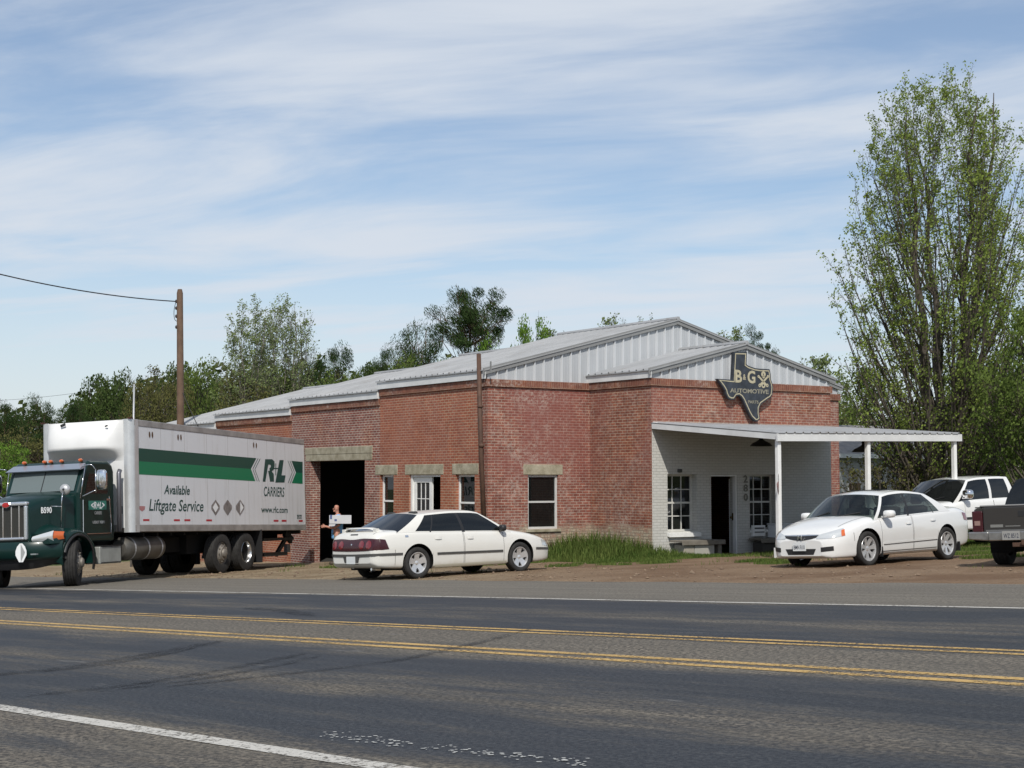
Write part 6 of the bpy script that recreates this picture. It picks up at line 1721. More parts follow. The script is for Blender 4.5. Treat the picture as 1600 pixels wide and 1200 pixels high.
# clothes follow the limbs with a little ease
SJ = [(0, 0, .73, (.195, .155)), (0, 0, .84, (.190, .15)), (.0, 0, 1.12, (.178, .140)), (-.01, 0, 1.30, (.186, .142)), (-.02, 0, 1.44, (.150, .105)), (-.012, 0, 1.485, (.075, .07)), (-.02, .19, 1.415, .078), (-.045, .24, 1.24, .070), (-.02, -.19, 1.415, .078), (-.03, -.24, 1.24, .070)]
skin_body("shirt", SJ, [(0,1),(1,2),(2,3),(3,4),(4,5),(4,6),(6,7),(4,8),(8,9)], SHIRT, person)
TJ = [(0, 0, 1.02, (.140, .115)), (.0, .09, .80, .108), (.03, .10, .50, .082), (-.015, .10, .10, .068), (.0, -.09, .84, .112), (-.06, -.10, .50, .082), (-.135, -.10, .10, .068)]
skin_body("trousers", TJ, [(0,1),(1,2),(2,3),(0,4),(4,5),(5,6)], TROUSER, person)
for fx, fy in ((.10, .11), (-.02, -.11)):
    mb = MB(); mb.ball((fx - .02, fy, .05), (.15, .055, .055), 12, 8, pw=.7); mb.build("shoe", pbr("brown boot", (.05, .035, .025), .7), person, smooth=True)
for s_, hx, hy, hz in ((1, .385, .08, 1.125), (-1, .375, -.055, 1.125)):
    mb = MB(); mb.ball((hx, hy, hz), (.05, .022, .042), 10, 8)
    for k, (dz, L) in enumerate(((.032, .075), (.011, .085), (-.011, .08), (-.031, .065))):
        mb.tube([(hx + .03, hy, hz + dz), (hx + .03 + L * .55, hy - s_*.012, hz + dz), (hx + .03 + L * .85, hy - s_*.045, hz + dz * .9)], [.0098, .009, .0078], 6)
    mb.tube([(hx - .01, hy - s_*.01, hz + .035), (hx + .02, hy - s_*.035, hz + .062), (hx + .045, hy - s_*.06, hz + .068)], [.011, .010, .0085], 6)
    mb.build("hand", SKIN, bd, smooth=True)
# the carton under his arm
cpos = person.matrix_world @ Vector((-.05, .30, 1.27))
carton = empty("white_carton", cpos, hdg)
tag(carton, "white cardboard carton carried by the man in blue", "carton")
CARD = pbr("white card", (.50, .51, .53), .7, var=.06)
mb = MB(); mb.box(-.36, .28, -.10, .085, -.055, .19); mb.build("carton_body", CARD, carton, bevel=.006)
mb = MB(); mb.box(.20, .26, .0855, .089, .08, .20); mb.box(.06, .13, .0855, .089, .02, .08); mb.build("printed_mark", pbr("blue print", (.06, .09, .22), .6), carton)
mb = MB(); mb.prism([(.10, -.06), (.275, -.06), (.30, -.13), (.12, -.12)], .05, .07, 'y'); mb.build("flap", CARD, carton)

# low concrete ledge / dock edge inside the garage mouth and tools there
q = BM @ Vector((.25, 7.15, 0))
led = empty("loading_ledge", (q.x, q.y, -.5), math.atan2(E1.y, E1.x)); tag(led, "grey concrete ledge just inside the open garage doorway", "ledge")
mb = MB(); mb.box(-.02, .5, -.36, 1.15, 0, .92); mb.build("ledge_block", CONCRETE, led, bevel=.02)
mb = MB(); mb.box(-.05, .5, -.36, 1.2, .925, 1.02); mb.build("ledge_cap", pbr("pale cap slab", (.36, .35, .31), .8), led, bevel=.015)
bk = empty("yellow_drum", BM @ Vector((-.55, 6.9, 0)), 0); bk.location.z = G(bk.location.x, bk.location.y); tag(bk, "pale yellow drum standing between the man and the white sedan", "drum")
mb = MB(); mb.lathe([(.001, .0), (.24, .0), (.25, .02), (.25, .30), (.262, .32), (.25, .34), (.25, .60), (.262, .62), (.25, .64), (.25, .90), (.262, .92), (.25, .93), (.23, .92), (.001, .92)], axis='z', n=24); mb.build("drum_shell", pbr("faded yellow paint", (.55, .43, .14), .5, var=.15), bk, smooth=True, auto=40)
mb = MB(); mb.lathe([(.001, .96), (.03, .955), (.035, .915)], (.12, 0, 0), 'z', 10); mb.build("bung_cap", GALV, bk)
jk = empty("tool_cart", BM @ Vector((1.6, 9.7, -.62)), math.atan2(E1.y, E1.x)); tag(jk, "dark metal work cart inside the garage behind the man", "cart")
mb = MB(); mb.box(-.3, .3, -.5, .5, .86, .90); mb.box(-.3, .3, -.5, .5, .35, .38); mb.build("cart_tray", DARK, jk)
for x, y in ((-.27, -.47), (.27, -.47), (-.27, .47), (.27, .47)): MB().box(x - .02, x + .02, y - .02, y + .02, 0, .86).build("leg", DARK, jk)

# benches on the porch
WOODG = pbr("grey weathered wood", (.12, .105, .085), .85, col2=(.20, .18, .15), scale=5)
def bench(x0, x1, label, legs):
    b_ = empty("porch_bench", BM @ Vector(((x0 + x1) / 2, -2.98, -.10)), math.atan2(E1.y, E1.x)); tag(b_, label, "bench", "porch benches")
    w = (x1 - x0) / 2
    mb = MB(); mb.box(-w, w, -.26, -.015, .47, .52); mb.box(-w, w, .005, .24, .47, .52); mb.box(-w, w, -.275, -.262, .40, .51); mb.build("seat", WOODG, b_, bevel=.008)
    for a, c, mt in legs:
        MB().box(a, c, -.20, .20, 0, .40 if mt is not DARK else .398).build("leg", mt, b_, bevel=.01)
    return b_
bench(3.92, 5.42, "grey wooden bench on concrete blocks under the left porch window", ((-.62, -.28, CONCRETE), (-.26, .42, pbr("pale concrete block", (.36, .35, .31), .9, bump=.3)), (.56, .68, WOODG)))
bench(6.72, 8.35, "dark wooden bench on concrete blocks under the right porch window", ((-.70, -.20, pbr("dark wood leg", (.05, .045, .038), .9)), (-.16, .62, pbr("pale concrete block", (.36, .35, .31), .9, bump=.3))))
cool = empty("white_box", BM @ Vector((7.72, -2.93, .42)), math.atan2(E1.y, E1.x)); tag(cool, "white box standing on the dark bench under the right porch window", "box")
mb = MB(); mb.box(-.30, .36, -.20, .20, 0, .34); mb.build("box_shell", pbr("dull white plastic", (.60, .61, .62), .5), cool, bevel=.02)
mb = MB(); mb.box(-.31, .37, -.21, .21, .345, .39); mb.build("lid", pbr("dull white plastic", (.62, .63, .64), .5), cool, bevel=.015)
vt = empty("window_vent", BM @ Vector((7.05, -2.80, .46)), math.atan2(E1.y, E1.x)); tag(vt, "louvred white vent panel below the right porch window", "vent")
mb = MB(); mb.box(-.20, .24, 0, .10, .0, .30); mb.build("vent_panel", WHITE_TRIM, vt, bevel=.01)
mb = MB(); mb.box(-.16, .20, -.004, 0, .20, .24); mb.box(-.16, .20, -.004, 0, .10, .13); mb.build("slat_gap", pbr("vent shadow gap", (.05, .05, .05), .8), vt)  # dark strips paint the shadow between the louvres
# barn lamps hung under the canopy
def barn_lamp(x, y, label):
    z = cz(x, y) - .16
    b_ = empty("barn_lamp", BM @ Vector((x, y, z)), 0); tag(b_, label, "lamp", "lamps under the porch roof")
    mb = MB(); mb.lathe([(.045, -.02), (.05, -.16), (.10, -.20), (.24, -.27), (.30, -.34), (.295, -.345), (.23, -.285), (.09, -.22), (.001, -.215)], axis='z', n=28); mb.build("lamp_shade", pbr("black enamel", (.018, .018, .017), .4), b_, smooth=True, auto=50)
    mb = MB(); mb.tube([(0, 0, .06), (0, 0, -.05)], .03, 8); mb.build("stem", BLACK_PLASTIC, b_)
    mb = MB(); mb.ball((0, 0, -.29), .045); mb.build("bulb", pbr("unlit bulb", (.5, .5, .46), .2), b_, smooth=True)
barn_lamp(5.75, -4.3, "black metal barn lamp under the porch roof above the door")
barn_lamp(6.80, -6.9, "black metal barn lamp under the porch roof right of the middle post")
# small flags on the posts
FR = pbr("flag red", (.32, .035, .04), .8); FW = pbr("flag white", (.55, .53, .50), .8); FBL = pbr("flag blue", (.035, .045, .13), .8)
def flag(x, label, lean, sgn=1, pz=1.55):
    f_ = empty("small_flag", BM @ Vector((x, CYF + .02, pz)), math.atan2(E1.y, E1.x)); f_.scale = (.68, .68, .68); tag(f_, label, "flag", "small flags fixed to the porch posts")
    d = Vector((sgn * math.sin(lean), -.25, math.cos(lean))).normalized()
    MB().tube([(0, 0, -.05), tuple(d * .62)], .007, 6).build("flag_stick", WOODG, f_)
    # cloth hangs in folds from the stick: columns from canton to fly, rows along the stick
    nu, nv = 14, 13; rows = []
    for i in range(nu + 1):
        u = i / nu; r = []
        for j in range(nv + 1):
            v = j / nv; p = d * (.60 - .34 * v)
            sag = u * .46
            r.append((p.x + sgn * u * .10 + .035 * math.sin(u * 7 + v * 2.2), p.y + .045 * math.sin(u * 9 + v * 1.5) - .05 * u, p.z - sag * .92))
        rows.append(r)
    mb = MB(); mb.grid(rows); mb.m = []
    for i in range(nu):
        for j in range(nv): mb.m.append(2 if (i < nu * .4 and j < 7) else (0 if j % 2 == 0 else 1))
    mb.build("flag_cloth", [FR, FW, FBL], f_, smooth=True)
flag(3.40, "small striped flag on the left porch post", .25, -1, 1.75)
flag(9.66, "small striped flag leaning left from the right porch post", .9, -1, 1.5)
flag(9.78, "small striped flag leaning right from the right porch post", .7, 1, 1.5)

# utility pole, wires, aerial
WOODP = pbr("creosoted pole wood", (.085, .050, .032), .85, col2=(.15, .095, .062), scale=3.0)
pole = empty("utility_pole"); b0 = at(286, 660, 57.0); b0.z = G(b0.x, b0.y); pole.location = b0
tag(pole, "brown wooden utility pole rising behind the truck box", "pole")
tp = at(281, 452, 57.0) - b0
MB().tube([(0, 0, -.3), tp * .5 + Vector((.0, 0, 0)), tp * .985, tp], [.155, .135, .115, .08], 14).build("pole_shaft", WOODP, pole, smooth=True, auto=50)
mb = MB()
for z in (.955, .93, .90, .86): mb.ball(tp * z + Vector((-.13, -.03, 0)), (.05, .05, .07), 8, 6)
mb.build("insulator", pbr("dark porcelain", (.04, .03, .028), .4), pole)
mb = MB(); mb.tube(catmull([tp * .955 + Vector((-.15, 0, 0)), tp * .93 + Vector((-.22, 0, -.1)), tp * .90 + Vector((-.20, 0, -.1)), tp * .88 + Vector((-.1, 0, 0))], 5), .012, 5); mb.build("cable_loop", BLACK_PLASTIC, pole)
WIRE = pbr("black cable", (.02, .02, .022), .7)
def wire(name, a, c, sag, r, label):
    o_ = Vector(a); pts = []
    for i in range(25):
        t_ = i / 24; p = Vector(a).lerp(Vector(c), t_); p.z -= sag * 4 * t_ * (1 - t_); pts.append(p - o_)
    w = MB().tube(pts, r, 6).build(name, WIRE, None, smooth=True); w.location = o_; tag(w, label, "wire")
wt = b0 + tp * .955 + Vector((-.14, 0, 0))
wire("overhead_wire", wt, at(-330, 322, 46.0), .55, .022, "black twisted service wire running from the pole to the upper left edge")
wire("guy_wire", b0 + tp * .64, BM @ Vector((-.05, 19.5, 3.9)), .05, .014, "thin black guy wire slanting from the pole to the workshop roof")
wire("overhead_wire", at(-60, 628, 90), at(120, 614, 90), .1, .009, "faint thin wire above the trees at the left edge")
an = empty("aerial_mast", at(208, 700, 52)); an.location.z = G(an.location.x, an.location.y); tag(an, "thin grey aerial mast standing behind the truck box", "mast")
MB().tube([(0, 0, 0), (0, 0, at(208, 600, 52).z - an.location.z)], [.045, .03], 8).build("mast_tube", GALV, an, smooth=True)
# ------------------------------------------------------------------ houses behind, trees
def house(name, label, p0, p1, depth, eave, ridge, wall_m, roof_m, wins, over=.35):
    """long house: p0-p1 front wall in plan"""
    d = Vector((p1[0] - p0[0], p1[1] - p0[1])); L = d.length
    r = empty(name, (p0[0], p0[1], min(G(*p0), G(*p1)) - .3), math.atan2(d.y, d.x)); tag(r, label, "house")
    eave += .3; ridge += .3
    mb = MB(); mb.box(0, L, 0, depth, 0, eave); mb.prism([(0, eave), (depth, eave), (depth / 2, ridge - .06)], .01, L - .01, 'x'); mb.build("wall", wall_m, r)
    mb = MB()
    mb.add([(-over, -over, eave - .12), (L + over, -over, eave - .12), (L + over, depth / 2, ridge), (-over, depth / 2, ridge)], [(0,1,2,3)]); mb.add([(-over, depth + over, eave - .12), (L + over, depth + over, eave - .12), (L + over, depth / 2, ridge), (-over, depth / 2, ridge)], [(3,2,1,0)])
    rf = mb.build("roof", roof_m, r); so = rf.modifiers.new("t", 'SOLIDIFY'); so.thickness = .10
    mb = MB(); mb.box(-over, L + over, -over - .04, -over, eave - .26, eave - .08); mb.build("gutter", WHITE_TRIM, rf)
    for kind, a, c, z0, z1, mt in wins:
        mb = MB(); mb.box(a - .07, c + .07, -.03, .02, z0 - .07, z1 + .07); w = mb.build(kind, WHITE_TRIM, r)
        mb = MB(); mb.box(a, c, -.04, -.032, z0, z1); mb.build("pane" if kind == "window" else "leaf_panel", mt, w)
    return r
def flat2(px, Y): p = at(px, 700, Y); return (p.x, p.y)
HOUSEW = pbr("peeling white clapboard", (.46, .46, .44), .8, var=.15, scale=2); HOUSEB = pbr("beige siding", (.30, .27, .20), .8, var=.15)
SHING = pbr("grey shingles", (.20, .195, .19), .9, var=.25, scale=4)
house("white_house", "weathered white house with grey roof behind the porch, brown boarded door", flat2(1298, 66), flat2(1478, 70), 7, 3.55, 4.9, HOUSEW, SHING,
      [("door", 1.05, 1.75, .5, 2.5, pbr("brown boards", (.20, .11, .05), .9)), ("window", 2.6, 3.4, 1.2, 2.5, WIN_GLASS), ("window", 4.0, 4.7, 1.2, 2.5, WIN_GLASS)])
house("beige_house", "beige house half hidden by greenery at the right edge", flat2(1512, 82), flat2(1680, 86), 7, 3.3, 4.7, HOUSEB, pbr("tan shingles", (.24, .20, .15), .9, var=.2),
      [("window", .9, 1.9, 1.0, 2.3, WIN_GLASS), ("window", 3.4, 4.4, 1.0, 2.3, WIN_GLASS)])

BARK = pbr("grey brown bark", (.050, .040, .030), .95, col2=(.105, .088, .070), scale=6)
BARK_PALE = pbr("pale grey bark", (.12, .105, .085), .95, col2=(.19, .17, .145), scale=6)
BARK_PINE = pbr("pine bark", (.085, .052, .035), .95, col2=(.14, .09, .062), scale=6)
L_PINE = leaf_mat("pine needles", (.016, .037, .014), (.062, .094, .032), .2)
L_DARK = leaf_mat("dark evergreen leaves", (.028, .052, .018), (.090, .125, .038), .25)
L_MID = leaf_mat("mid green leaves", (.075, .115, .030), (.19, .25, .065), .4)
L_OLIVE = leaf_mat("olive brown spring leaves", (.090, .092, .034), (.19, .185, .070), .4)
L_FRESH = leaf_mat("fresh green leaves", (.09, .17, .025), (.23, .36, .07), .45)
L_PALE = leaf_mat("pale spring leaves", (.13, .17, .065), (.29, .35, .15), .45)
L_BIG = leaf_mat("young green leaves", (.13, .18, .035), (.33, .41, .105), .45)

def rdir(rr):
    while True:
        v = Vector((rr.uniform(-1, 1), rr.uniform(-1, 1), rr.uniform(-1, 1)))
        if .05 < v.length < 1: return v.normalized()
def leaf(mb, c, s, rr, asp=1.0):
    n = rdir(rr); a = n.orthogonal().normalized(); b_ = n.cross(a)
    a = a * s; b_ = b_ * s * asp; o = len(mb.v)
    mb.v += [tuple(c - a * .5), tuple(c + b_ * .32), tuple(c + a * .5), tuple(c - b_ * .32)]
    mb.f.append((o, o+1, o+2, o+3)); mb.m.append(0)
def limb(wood, rr, p, d, L, r, segs, wob, up, taper=.35, n=6):
    pts = [p.copy()]; rs = [r]
    for i in range(segs):
        d = (d + rdir(rr) * wob + Vector((0, 0, up))).normalized(); p = p + d * (L / segs); pts.append(p.copy()); rs.append(r * (1 - (1 - taper) * (i + 1) / segs))
    wood.tube(pts, rs, n, caps=False)
    return pts, rs, d
def branching(name, label, loc, seed, H, stems, n1, n2, n3, nl, ls, lmat, bark, spread, base0=.22, trunk_r=.3, crown=None, lean=(0, 0), l1=.33, group=None, asp=1.0, stem_lean=.16, up1=.10):
    rr = random.Random(seed)
    root = empty(name, loc); tag(root, label, "tree", group)
    wood = MB(); lv = MB()
    for s_ in range(stems):
        a = 2 * math.pi * (s_ + rr.uniform(-.25, .25)) / stems
        sl = stem_lean * (rr.uniform(.5, 1.2) if stems > 1 else .2)
        d = Vector((math.cos(a) * sl + lean[0], math.sin(a) * sl + lean[1], 1)).normalized()
        hs = H * rr.uniform(.82, 1.0) if s_ else H
        p0 = Vector((math.cos(a), math.sin(a), 0)) * (trunk_r * 1.0 if stems > 1 else 0)
        pts, rs, _ = limb(wood, rr, p0 + Vector((0, 0, -.3)), d, hs, trunk_r * rr.uniform(.7, 1.0), 14, .05, .035, .10, 9)
        for i in range(n1):
            t_ = base0 + (1 - base0) * (i + rr.random()) / n1; k = min(len(pts) - 2, int(t_ * (len(pts) - 1))); f_ = t_ * (len(pts) - 1) - k
            p = pts[k].lerp(pts[k+1], f_); r = rs[k]
            tt = (t_ - base0) / (1 - base0)
            prof = crown(tt) if crown else math.sin(math.pi * min(1, .18 + tt * .82)) ** .7
            az = rr.uniform(0, 2 * math.pi)
            out = Vector((math.cos(az), math.sin(az), rr.uniform(.35, .9) + .5 * tt)).normalized()
            L1 = H * l1 * max(.12, prof) * rr.uniform(.7, 1.1) * spread
            b1, r1, d1_ = limb(wood, rr, p, out, L1, max(.012, r * .42), 7, .16, up1, .18, 5)
            for j in range(n2):
                u = .25 + .75 * (j + rr.random()) / n2; k1 = min(len(b1) - 2, int(u * (len(b1) - 1))); q = b1[k1].lerp(b1[k1+1], u * (len(b1) - 1) - k1)
                dd = ((b1[k1+1] - b1[k1]).normalized() + rdir(rr) * .85 + Vector((0, 0, .25))).normalized()
                L2 = L1 * rr.uniform(.28, .5) * (1.15 - u * .5)
                b2, r2_, d2_ = limb(wood, rr, q, dd, L2, max(.008, r1[k1] * .5), 4, .22, .10, .25, 4)
                for m_ in range(n3):
                    u2 = .3 + .7 * (m_ + rr.random()) / n3; k2 = min(len(b2) - 2, int(u2 * (len(b2) - 1))); q2 = b2[k2].lerp(b2[k2+1], u2 * (len(b2) - 1) - k2)
                    d3 = ((b2[k2+1] - b2[k2]).normalized() + rdir(rr) * .9).normalized(); L3 = L2 * rr.uniform(.3, .6)
                    wood.tube([q2, q2 + d3 * L3 * .5 + rdir(rr) * L3 * .06, q2 + d3 * L3], [.009, .007, .004], 3, caps=False)
                    for _ in range(nl):
                        if rr.random() < .8: leaf(lv, q2 + d3 * L3 * rr.uniform(.25, 1.08) + rdir(rr) * ls * 1.1, ls * rr.uniform(.6, 1.25), rr, asp)
    wood.build("trunk", bark, root, smooth=True)
    if lv.v: lv.build("crown", lmat, root)
    return root
def clumpy(name, H, cb, rx, ncl, cr, nl, ls, lmat, bark, tr, seed, pine=False, flat=.75, asp=1.0, shell=.55):
    """trunk with limbs carrying many separate leaf clumps spread through an uneven rounded crown"""
    rr = random.Random(seed); root = empty(name)
    wood = MB(); lv = MB()
    pts, rs, _ = limb(wood, rr, Vector((0, 0, -.3)), Vector((rr.uniform(-.05, .05), rr.uniform(-.05, .05), 1)), H * .93, tr, 12, .05, .03, .12, 8)
    zc, hz = (cb + H) / 2, (H - cb) / 2
    lob = [(rdir(rr), rr.uniform(-.30, .22) * (.55 if pine else 1)) for _ in range(9)]          # bulges and bites in the outline
    for i in range(ncl):
        d = rdir(rr); q_ = rr.random() ** (.30 if not pine else .42)
        k_ = 1 + sum(w_ * max(0, d.dot(v)) ** 4 for v, w_ in lob)
        lim = (1 - cr / max(rx, .1) * .45)
        c = Vector((d.x * rx * lim * k_ * q_, d.y * rx * lim * k_ * q_, zc + d.z * (hz - cr * flat * .55) * min(1.08, k_) * q_))
        k = min(len(pts) - 1, max(1, int((c.z - H * (.12 if not pine else .06) * (.4 + rr.random())) / (H * .93) * (len(pts) - 1))))
        c.x += pts[k].x; c.y += pts[k].y
        o = pts[k]; R_ = (c - o).length; m_ = o.lerp(c, .5) + Vector((0, 0, -.06 * R_)) + rdir(rr) * .15
        wood.tube([o, m_, c], [max(.03, rs[k] * .38), max(.02, rs[k] * .22), .012], 4, caps=False)
        for q in range(3):
            e = c + rdir(rr) * cr * .8; wood.tube([m_.lerp(c, .6), e], [.02, .006], 3, caps=False)
        crr = cr * rr.uniform(.6, 1.35)
        for _ in range(int(nl * rr.uniform(.6, 1.3))):
            g = rdir(rr) * (rr.random() ** .42) * crr; g.z *= flat
            leaf(lv, c + g, ls * rr.uniform(.6, 1.3), rr, asp)
    wood.build("trunk", bark, root, smooth=True); lv.build("crown", lmat, root)
    return root
def vase_tree(name, label, loc, seed, H, env, t0, nst, nlimb, n2, n3, nl, ls, lmat, bark, tr, spread=.9, group=None, inner=.35, cat="tree"):
    """stems rising from one foot, ascending limbs that end on a chosen crown outline env(t) = half width at height t*H"""
    rr = random.Random(seed); root = empty(name, loc); tag(root, label, cat, group)
    wood = MB(); lv = MB(); stems = []
    for s_ in range(nst):
        a = 2 * math.pi * (s_ + rr.uniform(-.3, .3)) / nst; e = env(.9) * rr.uniform(.55, .95) if nst > 1 else 0.0
        p0 = Vector((math.cos(a), math.sin(a), 0)) * (tr * 1.1 if nst > 1 else 0) + Vector((0, 0, -.3))
        top = Vector((math.cos(a) * e, math.sin(a) * e, H * (rr.uniform(.86, .97) if s_ else .985)))
        pts = []; rs = []; off = rdir(rr) * .35
        for i in range(15):
            t_ = i / 14; w_ = math.sin(math.pi * t_)
            p = p0.lerp(top, t_); k = t_ ** 1.5 - t_
            p.x += (top.x - p0.x) * k * .6 + off.x * w_ + .10 * math.sin(i * 1.7 + s_); p.y += (top.y - p0.y) * k * .6 + off.y * w_ + .10 * math.cos(i * 1.3 + s_)
            pts.append(p); rs.append(tr * (1 - t_ * .94) * (.75 + .25 * rr.random() if i == 0 else 1) * (1.5 if i == 0 else 1.12 if i == 1 else 1))
        wood.tube(pts, rs, 9, caps=False); stems.append((pts, rs))
    def twig(q, d, L, r):
        e = q + d * L + Vector((0, 0, L * .12)); m_ = q.lerp(e, .5) + rdir(rr) * L * .08
        wood.tube([q, m_, e], [r, r * .7, r * .35], 3, caps=False); return m_, e
    for i in range(nlimb):
        tt = t0 + (1 - t0) * ((i + rr.random()) / nlimb) ** .76
        R_ = env(tt) * (inner + (1 - inner) * rr.random() ** .42); az = i * 2.39996 + rr.uniform(-.3, .3)
        tgt = Vector((math.cos(az) * R_, math.sin(az) * R_, tt * H))
        best = min(stems, key=lambda st: (st[0][7].xy - tgt.xy).length + rr.uniform(0, .8))
        zs = max(H * .07, tgt.z - R_ * rr.uniform(1.0, 1.7) - .04 * H)
        k = min(12, max(1, int(zs / H * 14))); o = best[0][k]; r0 = max(.014, best[1][k] * rr.uniform(.25, .42))
        out = tgt - o
        c1 = o + Vector((out.x * .55, out.y * .55, out.z * .28)) + rdir(rr) * .2
        pts = []
        for j in range(9):
            u = j / 8; pts.append(o * (1-u)**2 + c1 * 2*u*(1-u) + tgt * u*u + rdir(rr) * .05)
        rs = [r0 * (1 - .88 * j / 8) for j in range(9)]
        wood.tube(pts, rs, 5, caps=False)
        for j in range(n2):
            u = .22 + .78 * (j + rr.random()) / n2; kk = min(7, int(u * 8)); q = pts[kk].lerp(pts[kk+1], u * 8 - kk)
            d = ((pts[kk+1] - pts[kk]).normalized() * .7 + rdir(rr) * .75 + Vector((0, 0, .35))).normalized()
            L = spread * rr.uniform(.55, 1.25) * (1.1 - .4 * u)
            m_, e = twig(q, d, L, max(.008, rs[kk] * .5))
            for w_ in range(n3):
                b_ = q.lerp(m_, rr.random()) if rr.random() < .3 else m_.lerp(e, rr.random())
                d3 = (d + rdir(rr) * .9 + Vector((0, 0, .2))).normalized(); L3 = L * rr.uniform(.25, .55)
                _, e3 = twig(b_, d3, L3, .007)
                for _k in range(nl if tt > .42 else max(1, int(nl * .55))):
                    if rr.random() < .85: leaf(lv, b_.lerp(e3, rr.uniform(.35, 1.1)) + rdir(rr) * ls * 1.2, ls * rr.uniform(.6, 1.3), rr)
    wood.build("trunk", bark, root, smooth=True)
    if lv.v: lv.build("crown", lmat, root)
    return root
# prototypes, about 10 m tall; every one is placed as a tree of its own
PROTO = {}; PDIM = {}
def proto(key, i):
    """prototype for a kind and variant, built once"""
    k_ = (key, i)
    if k_ in PROTO: return PROTO[k_], True
    sd = hash(key) % 1000 if False else {"dark": 11, "mid": 23, "olive": 37, "fresh": 41, "pine": 53, "tallpine": 67, "midpine": 71}[key] + i * 101
    kw = dict(dark=lambda: clumpy("broadleaf_tree", 10, 2.0, 3.7, 120, .85, 120, .20, L_DARK, BARK, .22, sd),
              mid=lambda: clumpy("broadleaf_tree", 10, 1.6, 3.5, 115, .80, 105, .17, L_MID, BARK, .20, sd),
              olive=lambda: clumpy("broadleaf_tree", 10, 1.4, 3.5, 120, .80, 90, .16, L_OLIVE, BARK, .20, sd),
              fresh=lambda: clumpy("broadleaf_tree", 10, 1.6, 3.6, 115, .75, 105, .18, L_FRESH, BARK, .18, sd),
              pine=lambda: clumpy("pine_tree", 10, 5.2, 2.8, 60, .80, 300, .20, L_PINE, BARK_PINE, .17, sd, True, .55, .30),
              midpine=lambda: clumpy("pine_tree", 10, 2.6, 3.1, 100, .80, 260, .20, L_PINE, BARK_PINE, .20, sd, True, .6, .30),
              tallpine=lambda: clumpy("pine_tree", 10, 6.7, 2.5, 50, .56, 430, .145, L_PINE, BARK_PINE, .11, sd, True, .62, .32))
    o = kw[key](); PROTO[k_] = o
    cr_ = [c for c in o.children if c.name.startswith("crown")][0]; co = np.array([v.co[:] for v in cr_.data.vertices])
    PDIM[k_] = (float(np.percentile(co[:, 0], 98.5) - np.percentile(co[:, 0], 1.5)), float(np.percentile(co[:, 2], 99.7)))
    return o, False
rt = random.Random(99)
def tree(key, var, px, top, Y, wpx, label, group="trees behind the workshop"):
    pr_, used = proto(key, var)
    o = copy_tree(pr_) if used else pr_
    b_ = at(px, 700, Y); z0 = G(b_.x, b_.y); H = at(px, top, Y).z - z0
    o.location = (b_.x, b_.y, z0 - .1); s_ = wpx / F_PX * Y / PDIM[(key, var)][0]
    o.scale = (s_, s_, H / (PDIM[(key, var)][1] - .05)); o.rotation_euler = (0, 0, rt.uniform(0, 6.28))
    tag(o, label, "tree", group)
    return o
